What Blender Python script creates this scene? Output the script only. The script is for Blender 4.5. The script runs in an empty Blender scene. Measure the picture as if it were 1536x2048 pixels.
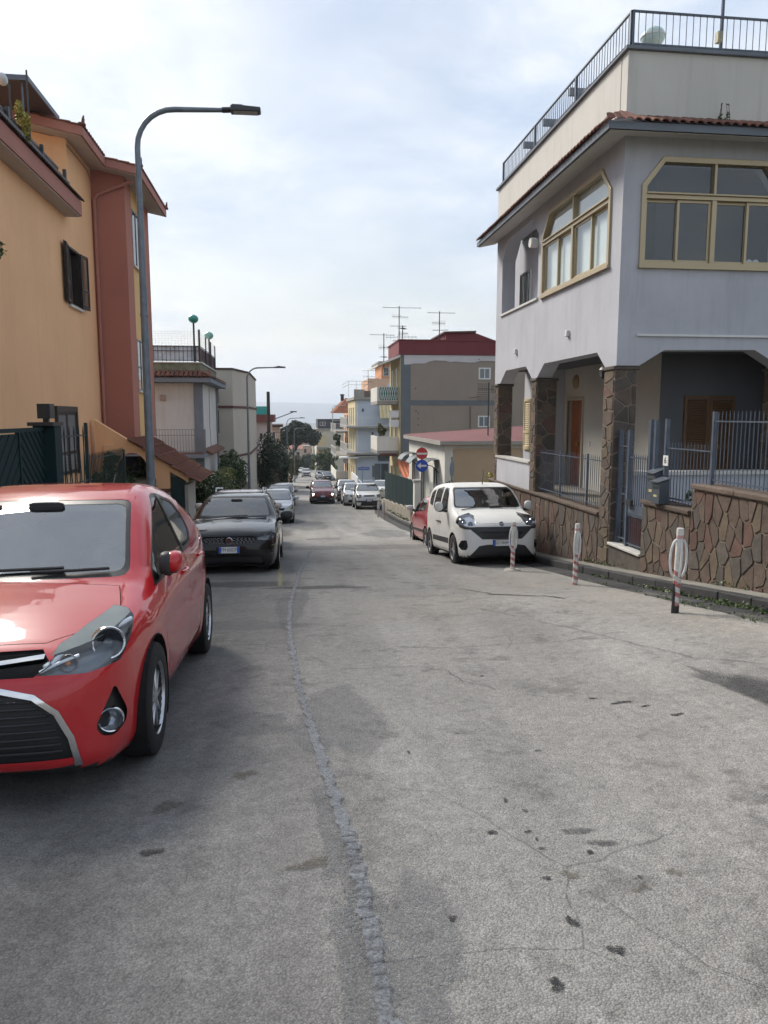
import bpy, bmesh, math, random
import numpy as np
from mathutils import Vector, Matrix
from mathutils.geometry import tessellate_polygon

random.seed(7); np.random.seed(7)
R = math.radians
scene = bpy.context.scene
COL = scene.collection

# ------------------------------------------------------------------ camera
cam = bpy.data.cameras.new('camera')
cam.sensor_fit = 'VERTICAL'; cam.sensor_height = 36.0; cam.lens = 26.0
cam.clip_start = 0.05; cam.clip_end = 40000
camo = bpy.data.objects.new('camera', cam); COL.objects.link(camo)
camo.location = (0, 0, 1.6)
camo.rotation_euler = (R(90 - 7.392), 0, R(-7.18))
scene.camera = camo

# ------------------------------------------------------------------ sky, sun, exposure
SUN_DIR = Vector((-0.44, 0.64, 0.64)).normalized()
sun_el = math.asin(SUN_DIR.z); sun_az = math.atan2(SUN_DIR.x, SUN_DIR.y)
world = bpy.data.worlds.new('World'); scene.world = world; world.use_nodes = True
wn = world.node_tree; wn.nodes.clear()
def WN(t, **kw):
    n = wn.nodes.new(t)
    for k, v in kw.items(): setattr(n, k, v)
    return n
wout = WN('ShaderNodeOutputWorld'); wbg = WN('ShaderNodeBackground')
wbg.inputs['Strength'].default_value = 0.073
sky = WN('ShaderNodeTexSky', sky_type='NISHITA', sun_disc=False)
sky.sun_elevation = sun_el; sky.sun_rotation = sun_az
sky.air_density = 1.3; sky.dust_density = 3.0; sky.ozone_density = 1.5
tc = WN('ShaderNodeTexCoord'); sep = WN('ShaderNodeSeparateXYZ')
wn.links.new(tc.outputs['Generated'], sep.inputs[0])
def WM(op, a, b=None, clamp=False):
    n = WN('ShaderNodeMath', operation=op, use_clamp=clamp)
    for i, q in enumerate((a, b)):
        if q is None: continue
        if isinstance(q, (int, float)): n.inputs[i].default_value = q
        else: wn.links.new(q, n.inputs[i])
    return n.outputs[0]
# cloud layer: directions flattened onto a plane overhead
zc = WM('ADD', WM('MAXIMUM', sep.outputs['Z'], 0.0), 0.16)
cx = WM('DIVIDE', sep.outputs['X'], zc); cy = WM('DIVIDE', sep.outputs['Y'], zc)
comb = WN('ShaderNodeCombineXYZ'); wn.links.new(cx, comb.inputs[0]); wn.links.new(cy, comb.inputs[1])
def wnoise(scale, detail, rough, dist, off):
    m = WN('ShaderNodeMapping'); m.inputs['Location'].default_value = off
    wn.links.new(comb.outputs[0], m.inputs[0])
    n = WN('ShaderNodeTexNoise'); n.inputs['Scale'].default_value = scale; n.inputs['Detail'].default_value = detail
    n.inputs['Roughness'].default_value = rough; n.inputs['Distortion'].default_value = dist
    wn.links.new(m.outputs[0], n.inputs['Vector']); return n.outputs['Fac']
n1 = wnoise(0.75, 7, 0.55, 0.25, (3.1, 1.7, 0)); n2 = wnoise(2.1, 6, 0.6, 0.3, (8.4, 2.2, 5.0))
def WR(fac, stops):
    n = WN('ShaderNodeValToRGB'); wn.links.new(fac, n.inputs[0]); e = n.color_ramp.elements
    e[0].position, e[0].color = stops[0][0], (*stops[0][1], 1); e[1].position, e[1].color = stops[-1][0], (*stops[-1][1], 1)
    for p, c in stops[1:-1]: q = e.new(p); q.color = (*c, 1)
    return n.outputs['Color']
cover = WR(n1, [(0.36, (0.45,)*3), (0.52, (0.86,)*3), (0.62, (1.0,)*3)])
shade = WR(n2, [(0.36, (4.8, 5.75, 7.3)), (0.50, (6.2, 6.95, 8.1)), (0.63, (8.0, 8.35, 8.75))])
# thin cloud warms and clears toward the horizon
hz = WR(sep.outputs['Z'], [(0.0, (8.3, 8.15, 7.75)), (0.10, (7.7, 7.95, 8.0)), (0.30, (6.8, 7.4, 8.2))])
hf = WR(sep.outputs['Z'], [(0.0, (0.92,)*3), (0.12, (0.6,)*3), (0.30, (0.06,)*3)])
mixA = WN('ShaderNodeMixRGB'); wn.links.new(hf, mixA.inputs[0]); wn.links.new(shade, mixA.inputs[1]); wn.links.new(hz, mixA.inputs[2])
mixB = WN('ShaderNodeMixRGB'); wn.links.new(cover, mixB.inputs[0]); wn.links.new(sky.outputs[0], mixB.inputs[1]); wn.links.new(mixA.outputs[0], mixB.inputs[2])
wn.links.new(mixB.outputs[0], wbg.inputs[0]); wn.links.new(wbg.outputs[0], wout.inputs[0])

sl = bpy.data.lights.new('sun', 'SUN'); sl.energy = 3.1; sl.angle = R(20); sl.color = (1.0, 0.94, 0.85)
so = bpy.data.objects.new('sun', sl); COL.objects.link(so); so.location = (0, 0, 60)
so.rotation_euler = (-SUN_DIR).to_track_quat('-Z', 'Y').to_euler()

scene.view_settings.view_transform = 'Standard'; scene.view_settings.look = 'None'
scene.view_settings.gamma = 1.0; scene.view_settings.use_curve_mapping = False
scene.view_settings.exposure = 0.80
scene.render.engine = 'CYCLES'
scene.cycles.max_bounces = 8; scene.cycles.transparent_max_bounces = 16
scene.cycles.volume_bounces = 0; scene.cycles.caustics_reflective = False; scene.cycles.caustics_refractive = False
scene.cycles.sample_clamp_indirect = 6.0
scene.cycles.use_adaptive_sampling = True; scene.cycles.adaptive_threshold = 0.025

# ------------------------------------------------------------------ materials
MATS = {}
def nodes_of(name):
    m = bpy.data.materials.new(name); m.use_nodes = True
    nt = m.node_tree; b = nt.nodes['Principled BSDF']
    return m, nt, b
def N(nt, t, ins=None, **kw):
    n = nt.nodes.new(t)
    for k, v in kw.items(): setattr(n, k, v)
    for k, v in (ins or {}).items():
        if hasattr(v, 'is_output') or isinstance(v, bpy.types.NodeSocket): nt.links.new(v, n.inputs[k])
        else: n.inputs[k].default_value = v
    return n
def ramp(nt, fac, stops):
    n = nt.nodes.new('ShaderNodeValToRGB'); nt.links.new(fac, n.inputs[0]); e = n.color_ramp.elements
    e[0].position, e[0].color = stops[0][0], (*stops[0][1], 1); e[1].position, e[1].color = stops[-1][0], (*stops[-1][1], 1)
    for p, c in stops[1:-1]: q = e.new(p); q.color = (*c, 1)
    return n.outputs['Color']
def g(v): return (v, v, v)
def mul(c, k): return tuple(min(1, max(0, x * k)) for x in c[:3])
def pmat(name, col, rough=0.8, var=0.12, scale=1.2, fine=30, bump=0.15, bscale=60, metal=0.0, spec=0.4, coat=0.0,
         streak=0.0, dirt=None, rnd=0.0, space='pos'):
    """painted / mineral surface: large blotches, fine grain, optional rain streaks and per-object tint"""
    if name in MATS: return MATS[name]
    m, nt, b = nodes_of(name)
    if space == 'pos': P = N(nt, 'ShaderNodeNewGeometry').outputs['Position']
    else: P = N(nt, 'ShaderNodeTexCoord').outputs['Object']
    n1 = N(nt, 'ShaderNodeTexNoise', {'Vector': P, 'Scale': scale, 'Detail': 6.0, 'Roughness': 0.62}).outputs['Fac']
    n2 = N(nt, 'ShaderNodeTexNoise', {'Vector': P, 'Scale': fine, 'Detail': 3.0, 'Roughness': 0.6}).outputs['Fac']
    c1 = ramp(nt, n1, [(0.28, mul(col, 1 - var)), (0.5, col), (0.72, mul(col, 1 + var))])
    c2 = ramp(nt, n2, [(0.25, g(1 - var * 0.6)), (0.75, g(1.0))])
    cur = N(nt, 'ShaderNodeMixRGB', {0: 1.0, 1: c1, 2: c2}, blend_type='MULTIPLY').outputs[0]
    if streak:
        mp = N(nt, 'ShaderNodeMapping', {'Vector': P, 'Scale': (3.2, 3.2, 0.28)}).outputs[0]
        s = N(nt, 'ShaderNodeTexNoise', {'Vector': mp, 'Scale': 1.6, 'Detail': 7.0, 'Roughness': 0.7}).outputs['Fac']
        f = ramp(nt, s, [(0.5, g(0)), (0.74, g(streak))])
        cur = N(nt, 'ShaderNodeMixRGB', {0: f, 1: cur, 2: (*(dirt or mul(col, 0.45)), 1)}).outputs[0]
    if rnd:
        oi = N(nt, 'ShaderNodeObjectInfo').outputs['Random']
        c3 = ramp(nt, oi, [(0.0, g(1 - rnd)), (1.0, g(1 + rnd))]) if rnd < 0 else ramp(nt, oi, [(0.0, g(1 - rnd)), (1.0, g(1.0))])
        cur = N(nt, 'ShaderNodeMixRGB', {0: 1.0, 1: cur, 2: c3}, blend_type='MULTIPLY').outputs[0]
    nt.links.new(cur, b.inputs['Base Color'])
    rr = N(nt, 'ShaderNodeMapRange', {'Value': n1, 'To Min': max(0, rough - 0.08), 'To Max': min(1, rough + 0.08)}).outputs[0]
    nt.links.new(rr, b.inputs['Roughness'])
    b.inputs['Metallic'].default_value = metal; b.inputs['Specular IOR Level'].default_value = spec
    b.inputs['Coat Weight'].default_value = coat; b.inputs['Coat Roughness'].default_value = 0.05
    if bump:
        n3 = N(nt, 'ShaderNodeTexNoise', {'Vector': P, 'Scale': bscale, 'Detail': 5.0, 'Roughness': 0.65}).outputs['Fac']
        bp = N(nt, 'ShaderNodeBump', {'Height': n3, 'Strength': bump, 'Distance': 0.02}).outputs[0]
        nt.links.new(bp, b.inputs['Normal'])
    MATS[name] = m; return m
def smat(name, col, rough=0.4, metal=0.0, spec=0.5, coat=0.0, emit=None, estr=0.0, var=0.08):
    if name in MATS: return MATS[name]
    m, nt, b = nodes_of(name)
    P = N(nt, 'ShaderNodeTexCoord').outputs['Object']
    n1 = N(nt, 'ShaderNodeTexNoise', {'Vector': P, 'Scale': 6.0, 'Detail': 5.0, 'Roughness': 0.6}).outputs['Fac']
    c = ramp(nt, n1, [(0.3, mul(col, 1 - var)), (0.7, mul(col, 1 + var))]); nt.links.new(c, b.inputs['Base Color'])
    rr = N(nt, 'ShaderNodeMapRange', {'Value': n1, 'To Min': max(0, rough * 0.85), 'To Max': min(1, rough * 1.2)}).outputs[0]
    nt.links.new(rr, b.inputs['Roughness'])
    b.inputs['Metallic'].default_value = metal; b.inputs['Specular IOR Level'].default_value = spec
    b.inputs['Coat Weight'].default_value = coat; b.inputs['Coat Roughness'].default_value = 0.03
    if emit: b.inputs['Emission Color'].default_value = (*emit, 1); b.inputs['Emission Strength'].default_value = estr
    MATS[name] = m; return m
def glassmat(name, tint, trans, ior=1.5, rough=0.02, faces=1.75):
    """thin pane: Fresnel gloss over a tinted see-through sheet"""
    if name in MATS: return MATS[name]
    m = bpy.data.materials.new(name); m.use_nodes = True; nt = m.node_tree; nt.nodes.clear()
    out = nt.nodes.new('ShaderNodeOutputMaterial')
    tr = N(nt, 'ShaderNodeBsdfTransparent', {'Color': (*mul(tint, trans), 1)})
    gl = N(nt, 'ShaderNodeBsdfGlossy', {'Color': (1, 1, 1, 1), 'Roughness': rough})
    f0 = ((ior - 1) / (ior + 1)) ** 2; lw = N(nt, 'ShaderNodeLayerWeight', {'Blend': 0.5}).outputs['Facing']
    p5 = N(nt, 'ShaderNodeMath', {0: lw, 1: 5.0}, operation='POWER').outputs[0]
    f2 = N(nt, 'ShaderNodeMath', {0: p5, 1: 1 - f0, 2: min(0.9, f0 * faces)}, operation='MULTIPLY_ADD', use_clamp=True)   # faces: a thin pane reflects at both
    mx = N(nt, 'ShaderNodeMixShader', {0: f2.outputs[0], 1: tr.outputs[0], 2: gl.outputs[0]})
    nt.links.new(mx.outputs[0], out.inputs[0]); MATS[name] = m; return m

# ------------------------------------------------------------------ mesh building
def thing(name, label, cat, loc=(0, 0, 0), rot=(0, 0, 0), group=None, scale=1.0):
    o = bpy.data.objects.new(name, None); COL.objects.link(o)
    o.empty_display_size = 0.2
    o.location = loc; o.rotation_euler = rot; o.scale = (scale,) * 3
    o['label'] = label; o['category'] = cat
    if group: o['group'] = group
    return o
def tag(o, label=None, cat=None, group=None, kind=None):
    if label: o['label'] = label
    if cat: o['category'] = cat
    if group: o['group'] = group
    if kind: o['kind'] = kind
    return o
def link(name, me, parent=None):
    o = bpy.data.objects.new(name, me); COL.objects.link(o)
    if parent: o.parent = parent
    return o
def wloc(o):
    v = Vector((0, 0, 0))
    while o: v += Vector(o.location); o = o.parent
    return v
def copy_tree(o, parent=None):
    c = o.copy(); COL.objects.link(c)
    if parent: c.parent = parent
    for ch in [k for k in bpy.data.objects if k.parent == o]: copy_tree(ch, c)
    return c
class Fr:
    """wall frame: origin, u along the wall, n outward; (u, v, w) -> world"""
    def __init__(s, o, u, n): s.o = Vector(o); s.u = Vector(u).normalized(); s.n = Vector(n).normalized()
    def __call__(s, u, v, w=0.0): return s.o + s.u * u + Vector((0, 0, v)) + s.n * w
class MB:
    def __init__(s): s.v = []; s.f = []
    def add(s, vs, fs):
        k = len(s.v); s.v += [tuple(p) for p in vs]; s.f += [tuple(i + k for i in q) for q in fs]; return s
    def hexa(s, p): return s.add(p, [(0, 3, 2, 1), (4, 5, 6, 7), (0, 1, 5, 4), (1, 2, 6, 5), (2, 3, 7, 6), (3, 0, 4, 7)])
    def box(s, x0, x1, y0, y1, z0, z1):
        return s.hexa([(x0, y0, z0), (x1, y0, z0), (x1, y1, z0), (x0, y1, z0), (x0, y0, z1), (x1, y0, z1), (x1, y1, z1), (x0, y1, z1)])
    def fbox(s, F, u0, u1, v0, v1, w0, w1):
        return s.hexa([F(u0, v0, w0), F(u1, v0, w0), F(u1, v0, w1), F(u0, v0, w1), F(u0, v1, w0), F(u1, v1, w0), F(u1, v1, w1), F(u0, v1, w1)])
    def prism(s, F, poly, w0, w1, shrink=0.0):
        n = len(poly); c = (sum(p[0] for p in poly) / n, sum(p[1] for p in poly) / n); k = 1 - shrink
        a = [F(u, v, w0) for u, v in poly]; b = [F(c[0] + (u - c[0]) * k, c[1] + (v - c[1]) * k, w1) for u, v in poly]
        return s.add(a + b, [tuple(range(n))[::-1], tuple(range(n, 2 * n))] + [(i, (i + 1) % n, n + (i + 1) % n, n + i) for i in range(n)])
    def panel(s, F, outer, holes, w0, w1):
        """flat wall of thickness |w1-w0| with openings cut through it"""
        loops = [outer] + list(holes); flat = [p for l in loops for p in l]; n = len(flat)
        tris = tessellate_polygon([[Vector((u, v, 0)) for u, v in l] for l in loops])
        vs = [F(u, v, w0) for u, v in flat] + [F(u, v, w1) for u, v in flat]
        fs = [tuple(t) for t in tris] + [tuple(n + i for i in t[::-1]) for t in tris]; k = 0
        for l in loops:
            m = len(l); fs += [(k + i, k + (i + 1) % m, n + k + (i + 1) % m, n + k + i) for i in range(m)]; k += m
        return s.add(vs, fs)
    def bar(s, a, b, r=0.01, n=6):
        return s.tube([a, b], r, n)
    def tube(s, pts, r, n=8, cap=True):
        pts = [Vector(p) for p in pts]; rs = r if isinstance(r, (list, tuple)) else [r] * len(pts)
        up = None; ring = []
        for i, p in enumerate(pts):
            d = (pts[min(i + 1, len(pts) - 1)] - pts[max(i - 1, 0)])
            d = d.normalized() if d.length > 1e-9 else Vector((0, 0, 1))
            if up is None: up = d.orthogonal().normalized()
            up = (up - d * up.dot(d)); up = up.normalized() if up.length > 1e-6 else d.orthogonal().normalized()
            sd = d.cross(up)
            ring.append([p + (up * math.cos(t) + sd * math.sin(t)) * rs[i] for t in [2 * math.pi * j / n for j in range(n)]])
        vs = [q for l in ring for q in l]; fs = []
        for i in range(len(pts) - 1):
            for j in range(n): fs.append((i * n + j, i * n + (j + 1) % n, (i + 1) * n + (j + 1) % n, (i + 1) * n + j))
        if cap: fs += [tuple(range(n))[::-1], tuple(range((len(pts) - 1) * n, len(pts) * n))]
        return s.add(vs, fs)
    def lathe(s, prof, n=24, c=(0, 0, 0), axis='z'):
        vs = []
        for r, h in prof:
            for j in range(n):
                t = 2 * math.pi * j / n; a, b = r * math.cos(t), r * math.sin(t)
                p = (a, b, h) if axis == 'z' else ((h, a, b) if axis == 'x' else (a, h, b))
                vs.append((p[0] + c[0], p[1] + c[1], p[2] + c[2]))
        fs = [(i * n + j, i * n + (j + 1) % n, (i + 1) * n + (j + 1) % n, (i + 1) * n + j) for i in range(len(prof) - 1) for j in range(n)]
        return s.add(vs, fs)
    def ball(s, c, r, n=12, m=8, e=1.0):
        """(super)ellipsoid"""
        r = r if isinstance(r, (tuple, list)) else (r, r, r); vs = []; f = lambda t: math.copysign(abs(t) ** e, t)
        for i in range(m + 1):
            a = -math.pi / 2 + math.pi * i / m
            for j in range(n):
                b = 2 * math.pi * j / n
                vs.append((c[0] + r[0] * f(math.cos(a)) * f(math.cos(b)), c[1] + r[1] * f(math.cos(a)) * f(math.sin(b)), c[2] + r[2] * f(math.sin(a))))
        return s.add(vs, [(i * n + j, i * n + (j + 1) % n, (i + 1) * n + (j + 1) % n, (i + 1) * n + j) for i in range(m) for j in range(n)])
    def mesh(s, name, mat, off=(0, 0, 0), smooth=False, angle=35):
        me = bpy.data.meshes.new(name)
        ox, oy, oz = off
        me.from_pydata([(x - ox, y - oy, z - oz) for x, y, z in s.v], [], s.f)
        bm = bmesh.new(); bm.from_mesh(me); bmesh.ops.remove_doubles(bm, verts=bm.verts, dist=1e-5)
        bmesh.ops.dissolve_degenerate(bm, edges=bm.edges, dist=1e-6)
        bmesh.ops.recalc_face_normals(bm, faces=bm.faces); bm.to_mesh(me); bm.free()
        me.materials.append(mat)
        if smooth:
            me.polygons.foreach_set('use_smooth', [True] * len(me.polygons)); me.set_sharp_from_angle(angle=R(angle))
        return me
    def build(s, name, mat, parent=None, world=True, smooth=False, bevel=0.0, angle=35):
        off = wloc(parent) if (parent and world) else (0, 0, 0)
        o = link(name, s.mesh(name, mat, off, smooth, angle), parent)
        if bevel:
            md = o.modifiers.new('edge', 'BEVEL'); md.width = bevel; md.segments = 2; md.limit_method = 'ANGLE'; md.angle_limit = R(40)
        return o
def struct(name, mb, mat, smooth=False, bevel=0):
    o = mb.build(name, mat, None, smooth=smooth, bevel=bevel); o['kind'] = 'structure'; return o
def text_mesh(txt, size, mat, depth=0.002, align='CENTER'):
    cu = bpy.data.curves.new('txt', 'FONT'); cu.body = txt; cu.size = size; cu.extrude = depth; cu.align_x = align; cu.align_y = 'CENTER'
    cu.resolution_u = 3
    o = bpy.data.objects.new('txt', cu); COL.objects.link(o)
    bpy.context.view_layer.update()
    me = bpy.data.meshes.new_from_object(o.evaluated_get(bpy.context.evaluated_depsgraph_get()))
    bpy.data.objects.remove(o); bpy.data.curves.remove(cu); me.materials.clear(); me.materials.append(mat); return me
def np_mesh(name, V, Fq, mat, smooth=False):
    me = bpy.data.meshes.new(name); k = Fq.shape[1]
    me.vertices.add(len(V)); me.vertices.foreach_set('co', np.ascontiguousarray(V, np.float32).ravel())
    me.loops.add(Fq.size); me.loops.foreach_set('vertex_index', np.ascontiguousarray(Fq, np.int32).ravel())
    me.polygons.add(len(Fq)); me.polygons.foreach_set('loop_start', np.arange(len(Fq), dtype=np.int32) * k)
    me.polygons.foreach_set('loop_total', np.full(len(Fq), k, np.int32)); me.update(calc_edges=True)
    if smooth: me.polygons.foreach_set('use_smooth', np.ones(len(Fq), bool))
    me.materials.append(mat); return me
def leaves(P, size, seed=0, squash=1.0, droop=0.0):
    """one small two-triangle leaf blade at every point of P"""
    r = np.random.RandomState(seed); n = len(P)
    a = r.normal(size=(n, 3)); a[:, 2] = a[:, 2] * squash - droop; a /= np.linalg.norm(a, axis=1)[:, None]
    b = r.normal(size=(n, 3)); b -= a * (a * b).sum(1)[:, None]; b /= np.linalg.norm(b, axis=1)[:, None]
    s = size * r.uniform(0.6, 1.35, (n, 1)); nn = np.cross(a, b)
    v = np.stack([P - a * s * 0.5, P + b * s * 0.32 + nn * s * 0.07, P + a * s * 0.5, P - b * s * 0.32 + nn * s * 0.07], 1)
    return v.reshape(-1, 3), np.arange(n * 4).reshape(n, 4)
def blob_pts(blobs, n, seed=0, shell=0.45):
    """points in the outer part of ellipsoids ((cx,cy,cz),(rx,ry,rz))"""
    r = np.random.RandomState(seed); w = np.array([b[1][0] * b[1][1] + b[1][0] * b[1][2] + b[1][1] * b[1][2] for b in blobs]); w = w / w.sum()
    k = r.choice(len(blobs), n, p=w); d = r.normal(size=(n, 3)); d /= np.linalg.norm(d, axis=1)[:, None]
    q = (1 - shell * r.rand(n, 1) ** 1.6)
    return np.array([b[0] for b in blobs])[k] + d * q * np.array([b[1] for b in blobs])[k]
def clumpy(c, r, n, seed, sub=0.33):
    q = random.Random(seed); out = []
    for i in range(n):
        while True:
            d = Vector((q.uniform(-1, 1), q.uniform(-1, 1), q.uniform(-1, 1)))
            if d.length < 1: break
        d = d.normalized() * (0.35 + 0.55 * q.random()); s = sub * q.uniform(0.65, 1.3)
        out.append(((c[0] + d.x * r[0], c[1] + d.y * r[1], c[2] + d.z * r[2]), (r[0] * s, r[1] * s, r[2] * s)))
    return out
def leafmat(name, c1, c2, c3=None, scale=1.4):
    if name in MATS: return MATS[name]
    m, nt, b = nodes_of(name)
    P = N(nt, 'ShaderNodeNewGeometry').outputs['Position']
    n1 = N(nt, 'ShaderNodeTexNoise', {'Vector': P, 'Scale': scale, 'Detail': 4.0, 'Roughness': 0.7}).outputs['Fac']
    n2 = N(nt, 'ShaderNodeTexWhiteNoise', {'Vector': N(nt, 'ShaderNodeVectorMath', {0: P, 1: (9, 9, 9)}, operation='MULTIPLY').outputs[0]}).outputs['Value']
    mixf = N(nt, 'ShaderNodeMath', {0: N(nt, 'ShaderNodeMath', {0: n2, 1: 0.35}, operation='MULTIPLY').outputs[0], 1: N(nt, 'ShaderNodeMath', {0: n1, 1: 0.75}, operation='MULTIPLY').outputs[0]}, operation='ADD').outputs[0]
    c = ramp(nt, mixf, [(0.32, c1), (0.58, c2), (0.8, c3 or mul(c2, 1.5))]); nt.links.new(c, b.inputs['Base Color'])
    b.inputs['Roughness'].default_value = 0.55; b.inputs['Specular IOR Level'].default_value = 0.35
    b.inputs['Transmission Weight'].default_value = 0.0; b.inputs['Subsurface Weight'].default_value = 0.0
    MATS[name] = m; return m
def foliage(name, P, size, mat, parent=None, seed=0, squash=1.0, droop=0.0):
    P = np.asarray(P, float)
    if parent: P = P - np.array(wloc(parent))
    V, Fq = leaves(P, size, seed, squash, droop)
    return link(name, np_mesh(name, V, Fq, mat), parent)

# ------------------------------------------------------------------ terrain heights
_by = np.array([-60, -20, 0, 4.3, 7, 14, 20, 34, 52, 85, 118, 148, 180, 300, 420, 700, 1200, 40000], float)
_bz = np.array([5.0, 1.7, 0, -0.36, -0.61, -1.33, -1.95, -3.25, -4.55, -6.65, -8.65, -10.45, -12.35, -19.0, -25, -38, -45, -45], float)
_ry = np.array([-60, -20, 0, 4, 7.1, 10.2, 14.2, 20, 30, 60], float)
_rz = np.array([5.9, 2.4, 0.32, -0.09, -0.46, -0.87, -1.36, -1.98, -2.88, -5.1], float)
def base(y): return (np.interp(y - 1.5, _by, _bz) + np.interp(y, _by, _bz) + np.interp(y + 1.5, _by, _bz)) / 3
def zg(x, y):
    y = np.asarray(y, float); x = np.asarray(x, float); b = base(y)
    s = np.clip((x - 1.5) / 3.4, 0, 1); s = s * s * (3 - 2 * s)
    c = np.where(y < 30, np.interp(y, _ry, _rz) - b, 0.0)
    return b + s * np.clip(c, -0.3, 0.9) * np.where(x > 14, 0.0, 1.0)
def z1(x, y): return float(zg(x, y))
_ky = np.array([-60, 20, 31, 45, 60, 85, 110, 135, 180, 300], float)
def kerbR(y): return np.interp(y, [-60, 15, 20, 27.5, 40, 45, 60, 85, 110, 135, 180, 300], [4.95, 4.95, 4.78, 4.52, 4.95, 5.5, 6.2, 6.9, 7.6, 8.3, 9.5, 13])
def kerbL(y): return np.interp(y, _ky, [-2.75, -2.75, -2.75, -2.7, -2.0, -0.7, 0.2, 0.9, 2.0, 6.0])
def sheet(name, xs, ys, dz, mat, fx=None, kind='structure', wob=0.0):
    """terrain-following sheet; fx maps (u in xs, y) to x"""
    ys = np.asarray(ys, float); xs = np.asarray(xs, float)
    U, Y = np.meshgrid(xs, ys); X = fx(U, Y) if fx else U
    Z = zg(X, Y) + dz
    if wob: Z = Z + wob * (np.sin(X * 3.1 + Y * 1.3) * np.sin(Y * 2.3 - X) + 0.5 * np.sin(X * 7.3 + 2 * Y))
    V = np.stack([X, Y, Z], -1).reshape(-1, 3); nx = len(xs); ny = len(ys)
    i = np.arange(ny - 1)[:, None] * nx + np.arange(nx - 1)[None]
    Fq = np.stack([i, i + 1, i + nx + 1, i + nx], -1).reshape(-1, 4)
    o = link(name, np_mesh(name, V, Fq, mat, True))
    if kind: o['kind'] = kind
    return o

def road_material():
    m, nt, b = nodes_of('worn asphalt')
    P = N(nt, 'ShaderNodeNewGeometry').outputs['Position']
    def noise(s, d=5.0, r=0.6, dist=0.0, vec=P, off=None):
        v = vec
        if off: v = N(nt, 'ShaderNodeVectorMath', {0: vec, 1: off}, operation='ADD').outputs[0]
        return N(nt, 'ShaderNodeTexNoise', {'Vector': v, 'Scale': s, 'Detail': d, 'Roughness': r, 'Distortion': dist}).outputs['Fac']
    mixc = lambda f, a, c, bt='MIX': N(nt, 'ShaderNodeMixRGB', {0: f, 1: a, 2: c}, blend_type=bt).outputs[0]
    big = noise(0.35, 7.0, 0.62); mid = noise(1.7, 6.0, 0.65, off=(4, 7, 0)); sm = noise(14, 5.0, 0.7)
    lightc = ramp(nt, big, [(0.3, (0.262, 0.252, 0.238)), (0.5, (0.315, 0.304, 0.288)), (0.7, (0.36, 0.35, 0.332))])
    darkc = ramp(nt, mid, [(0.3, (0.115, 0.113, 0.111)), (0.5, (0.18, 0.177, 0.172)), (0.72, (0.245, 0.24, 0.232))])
    # left half darker: older surfacing plus shade painted into the colour; border wanders
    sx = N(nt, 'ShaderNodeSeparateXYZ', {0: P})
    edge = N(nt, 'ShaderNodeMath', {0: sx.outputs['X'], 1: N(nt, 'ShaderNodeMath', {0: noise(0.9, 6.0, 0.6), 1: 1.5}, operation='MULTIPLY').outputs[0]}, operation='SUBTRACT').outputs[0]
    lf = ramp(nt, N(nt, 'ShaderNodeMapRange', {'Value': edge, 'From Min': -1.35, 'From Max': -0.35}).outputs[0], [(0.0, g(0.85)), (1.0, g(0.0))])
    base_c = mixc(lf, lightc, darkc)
    # ravelled darker patches where the fines have gone
    rv = ramp(nt, N(nt, 'ShaderNodeMath', {0: mid, 1: noise(5.5, 6.0, 0.75, off=(1, 5, 2))}, operation='MULTIPLY').outputs[0], [(0.27, g(0)), (0.36, g(0.55))])
    base_c = mixc(rv, base_c, (0.115, 0.112, 0.108, 1))
    # pale sandy dust washed against the right edge
    sf = ramp(nt, N(nt, 'ShaderNodeMath', {0: N(nt, 'ShaderNodeMapRange', {'Value': sx.outputs['X'], 'From Min': 2.4, 'From Max': 4.5}).outputs[0], 1: noise(0.8, 6.0, 0.65, off=(9, 2, 0))}, operation='MULTIPLY').outputs[0], [(0.34, g(0)), (0.58, g(0.38))])
    base_c = mixc(sf, base_c, (0.40, 0.372, 0.325, 1))
    # aggregate: pale chips in dark binder
    v1 = N(nt, 'ShaderNodeTexVoronoi', {'Vector': P, 'Scale': 125.0, 'Randomness': 1.0}); chips = N(nt, 'ShaderNodeSeparateColor', {0: v1.outputs['Color']}).outputs[0]
    v1d = ramp(nt, v1.outputs['Distance'], [(0.2, g(1.0)), (0.75, g(0.68))])
    chipc = ramp(nt, chips, [(0.0, g(0.74)), (0.3, g(0.95)), (0.65, g(1.03)), (0.95, g(1.22))])
    base_c = mixc(1.0, base_c, mixc(1.0, chipc, v1d, 'MULTIPLY'), 'MULTIPLY')
    base_c = mixc(1.0, base_c, ramp(nt, sm, [(0.3, g(0.82)), (0.7, g(1.22))]), 'MULTIPLY')
    # wheel tracks: long faint streaks down the street
    tk = noise(1.0, 5.0, 0.6, vec=N(nt, 'ShaderNodeMapping', {'Vector': P, 'Scale': (1.9, 0.10, 1.0)}).outputs[0])
    base_c = mixc(1.0, base_c, ramp(nt, tk, [(0.3, g(0.84)), (0.7, g(1.14))]), 'MULTIPLY')
    # hairline cracks
    wv = N(nt, 'ShaderNodeMixRGB', {0: 0.12, 1: P, 2: N(nt, 'ShaderNodeTexNoise', {'Vector': P, 'Scale': 2.5, 'Detail': 6.0}).outputs['Color']}).outputs[0]
    vc = N(nt, 'ShaderNodeTexVoronoi', {'Vector': wv, 'Scale': 0.85}, feature='DISTANCE_TO_EDGE').outputs['Distance']
    ck = ramp(nt, vc, [(0.0012, g(0.8)), (0.004, g(0))])
    cm = ramp(nt, noise(0.55, 4.0, 0.5, off=(2, 3, 1)), [(0.56, g(0)), (0.62, g(0.75))])
    ckf = mixc(1.0, ck, cm, 'MULTIPLY')
    base_c = mixc(ckf, base_c, (0.05, 0.05, 0.05, 1))
    base_c = mixc(1.0, base_c, (0.89, 0.885, 0.875, 1), 'MULTIPLY')
    nt.links.new(base_c, b.inputs['Base Color'])
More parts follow.
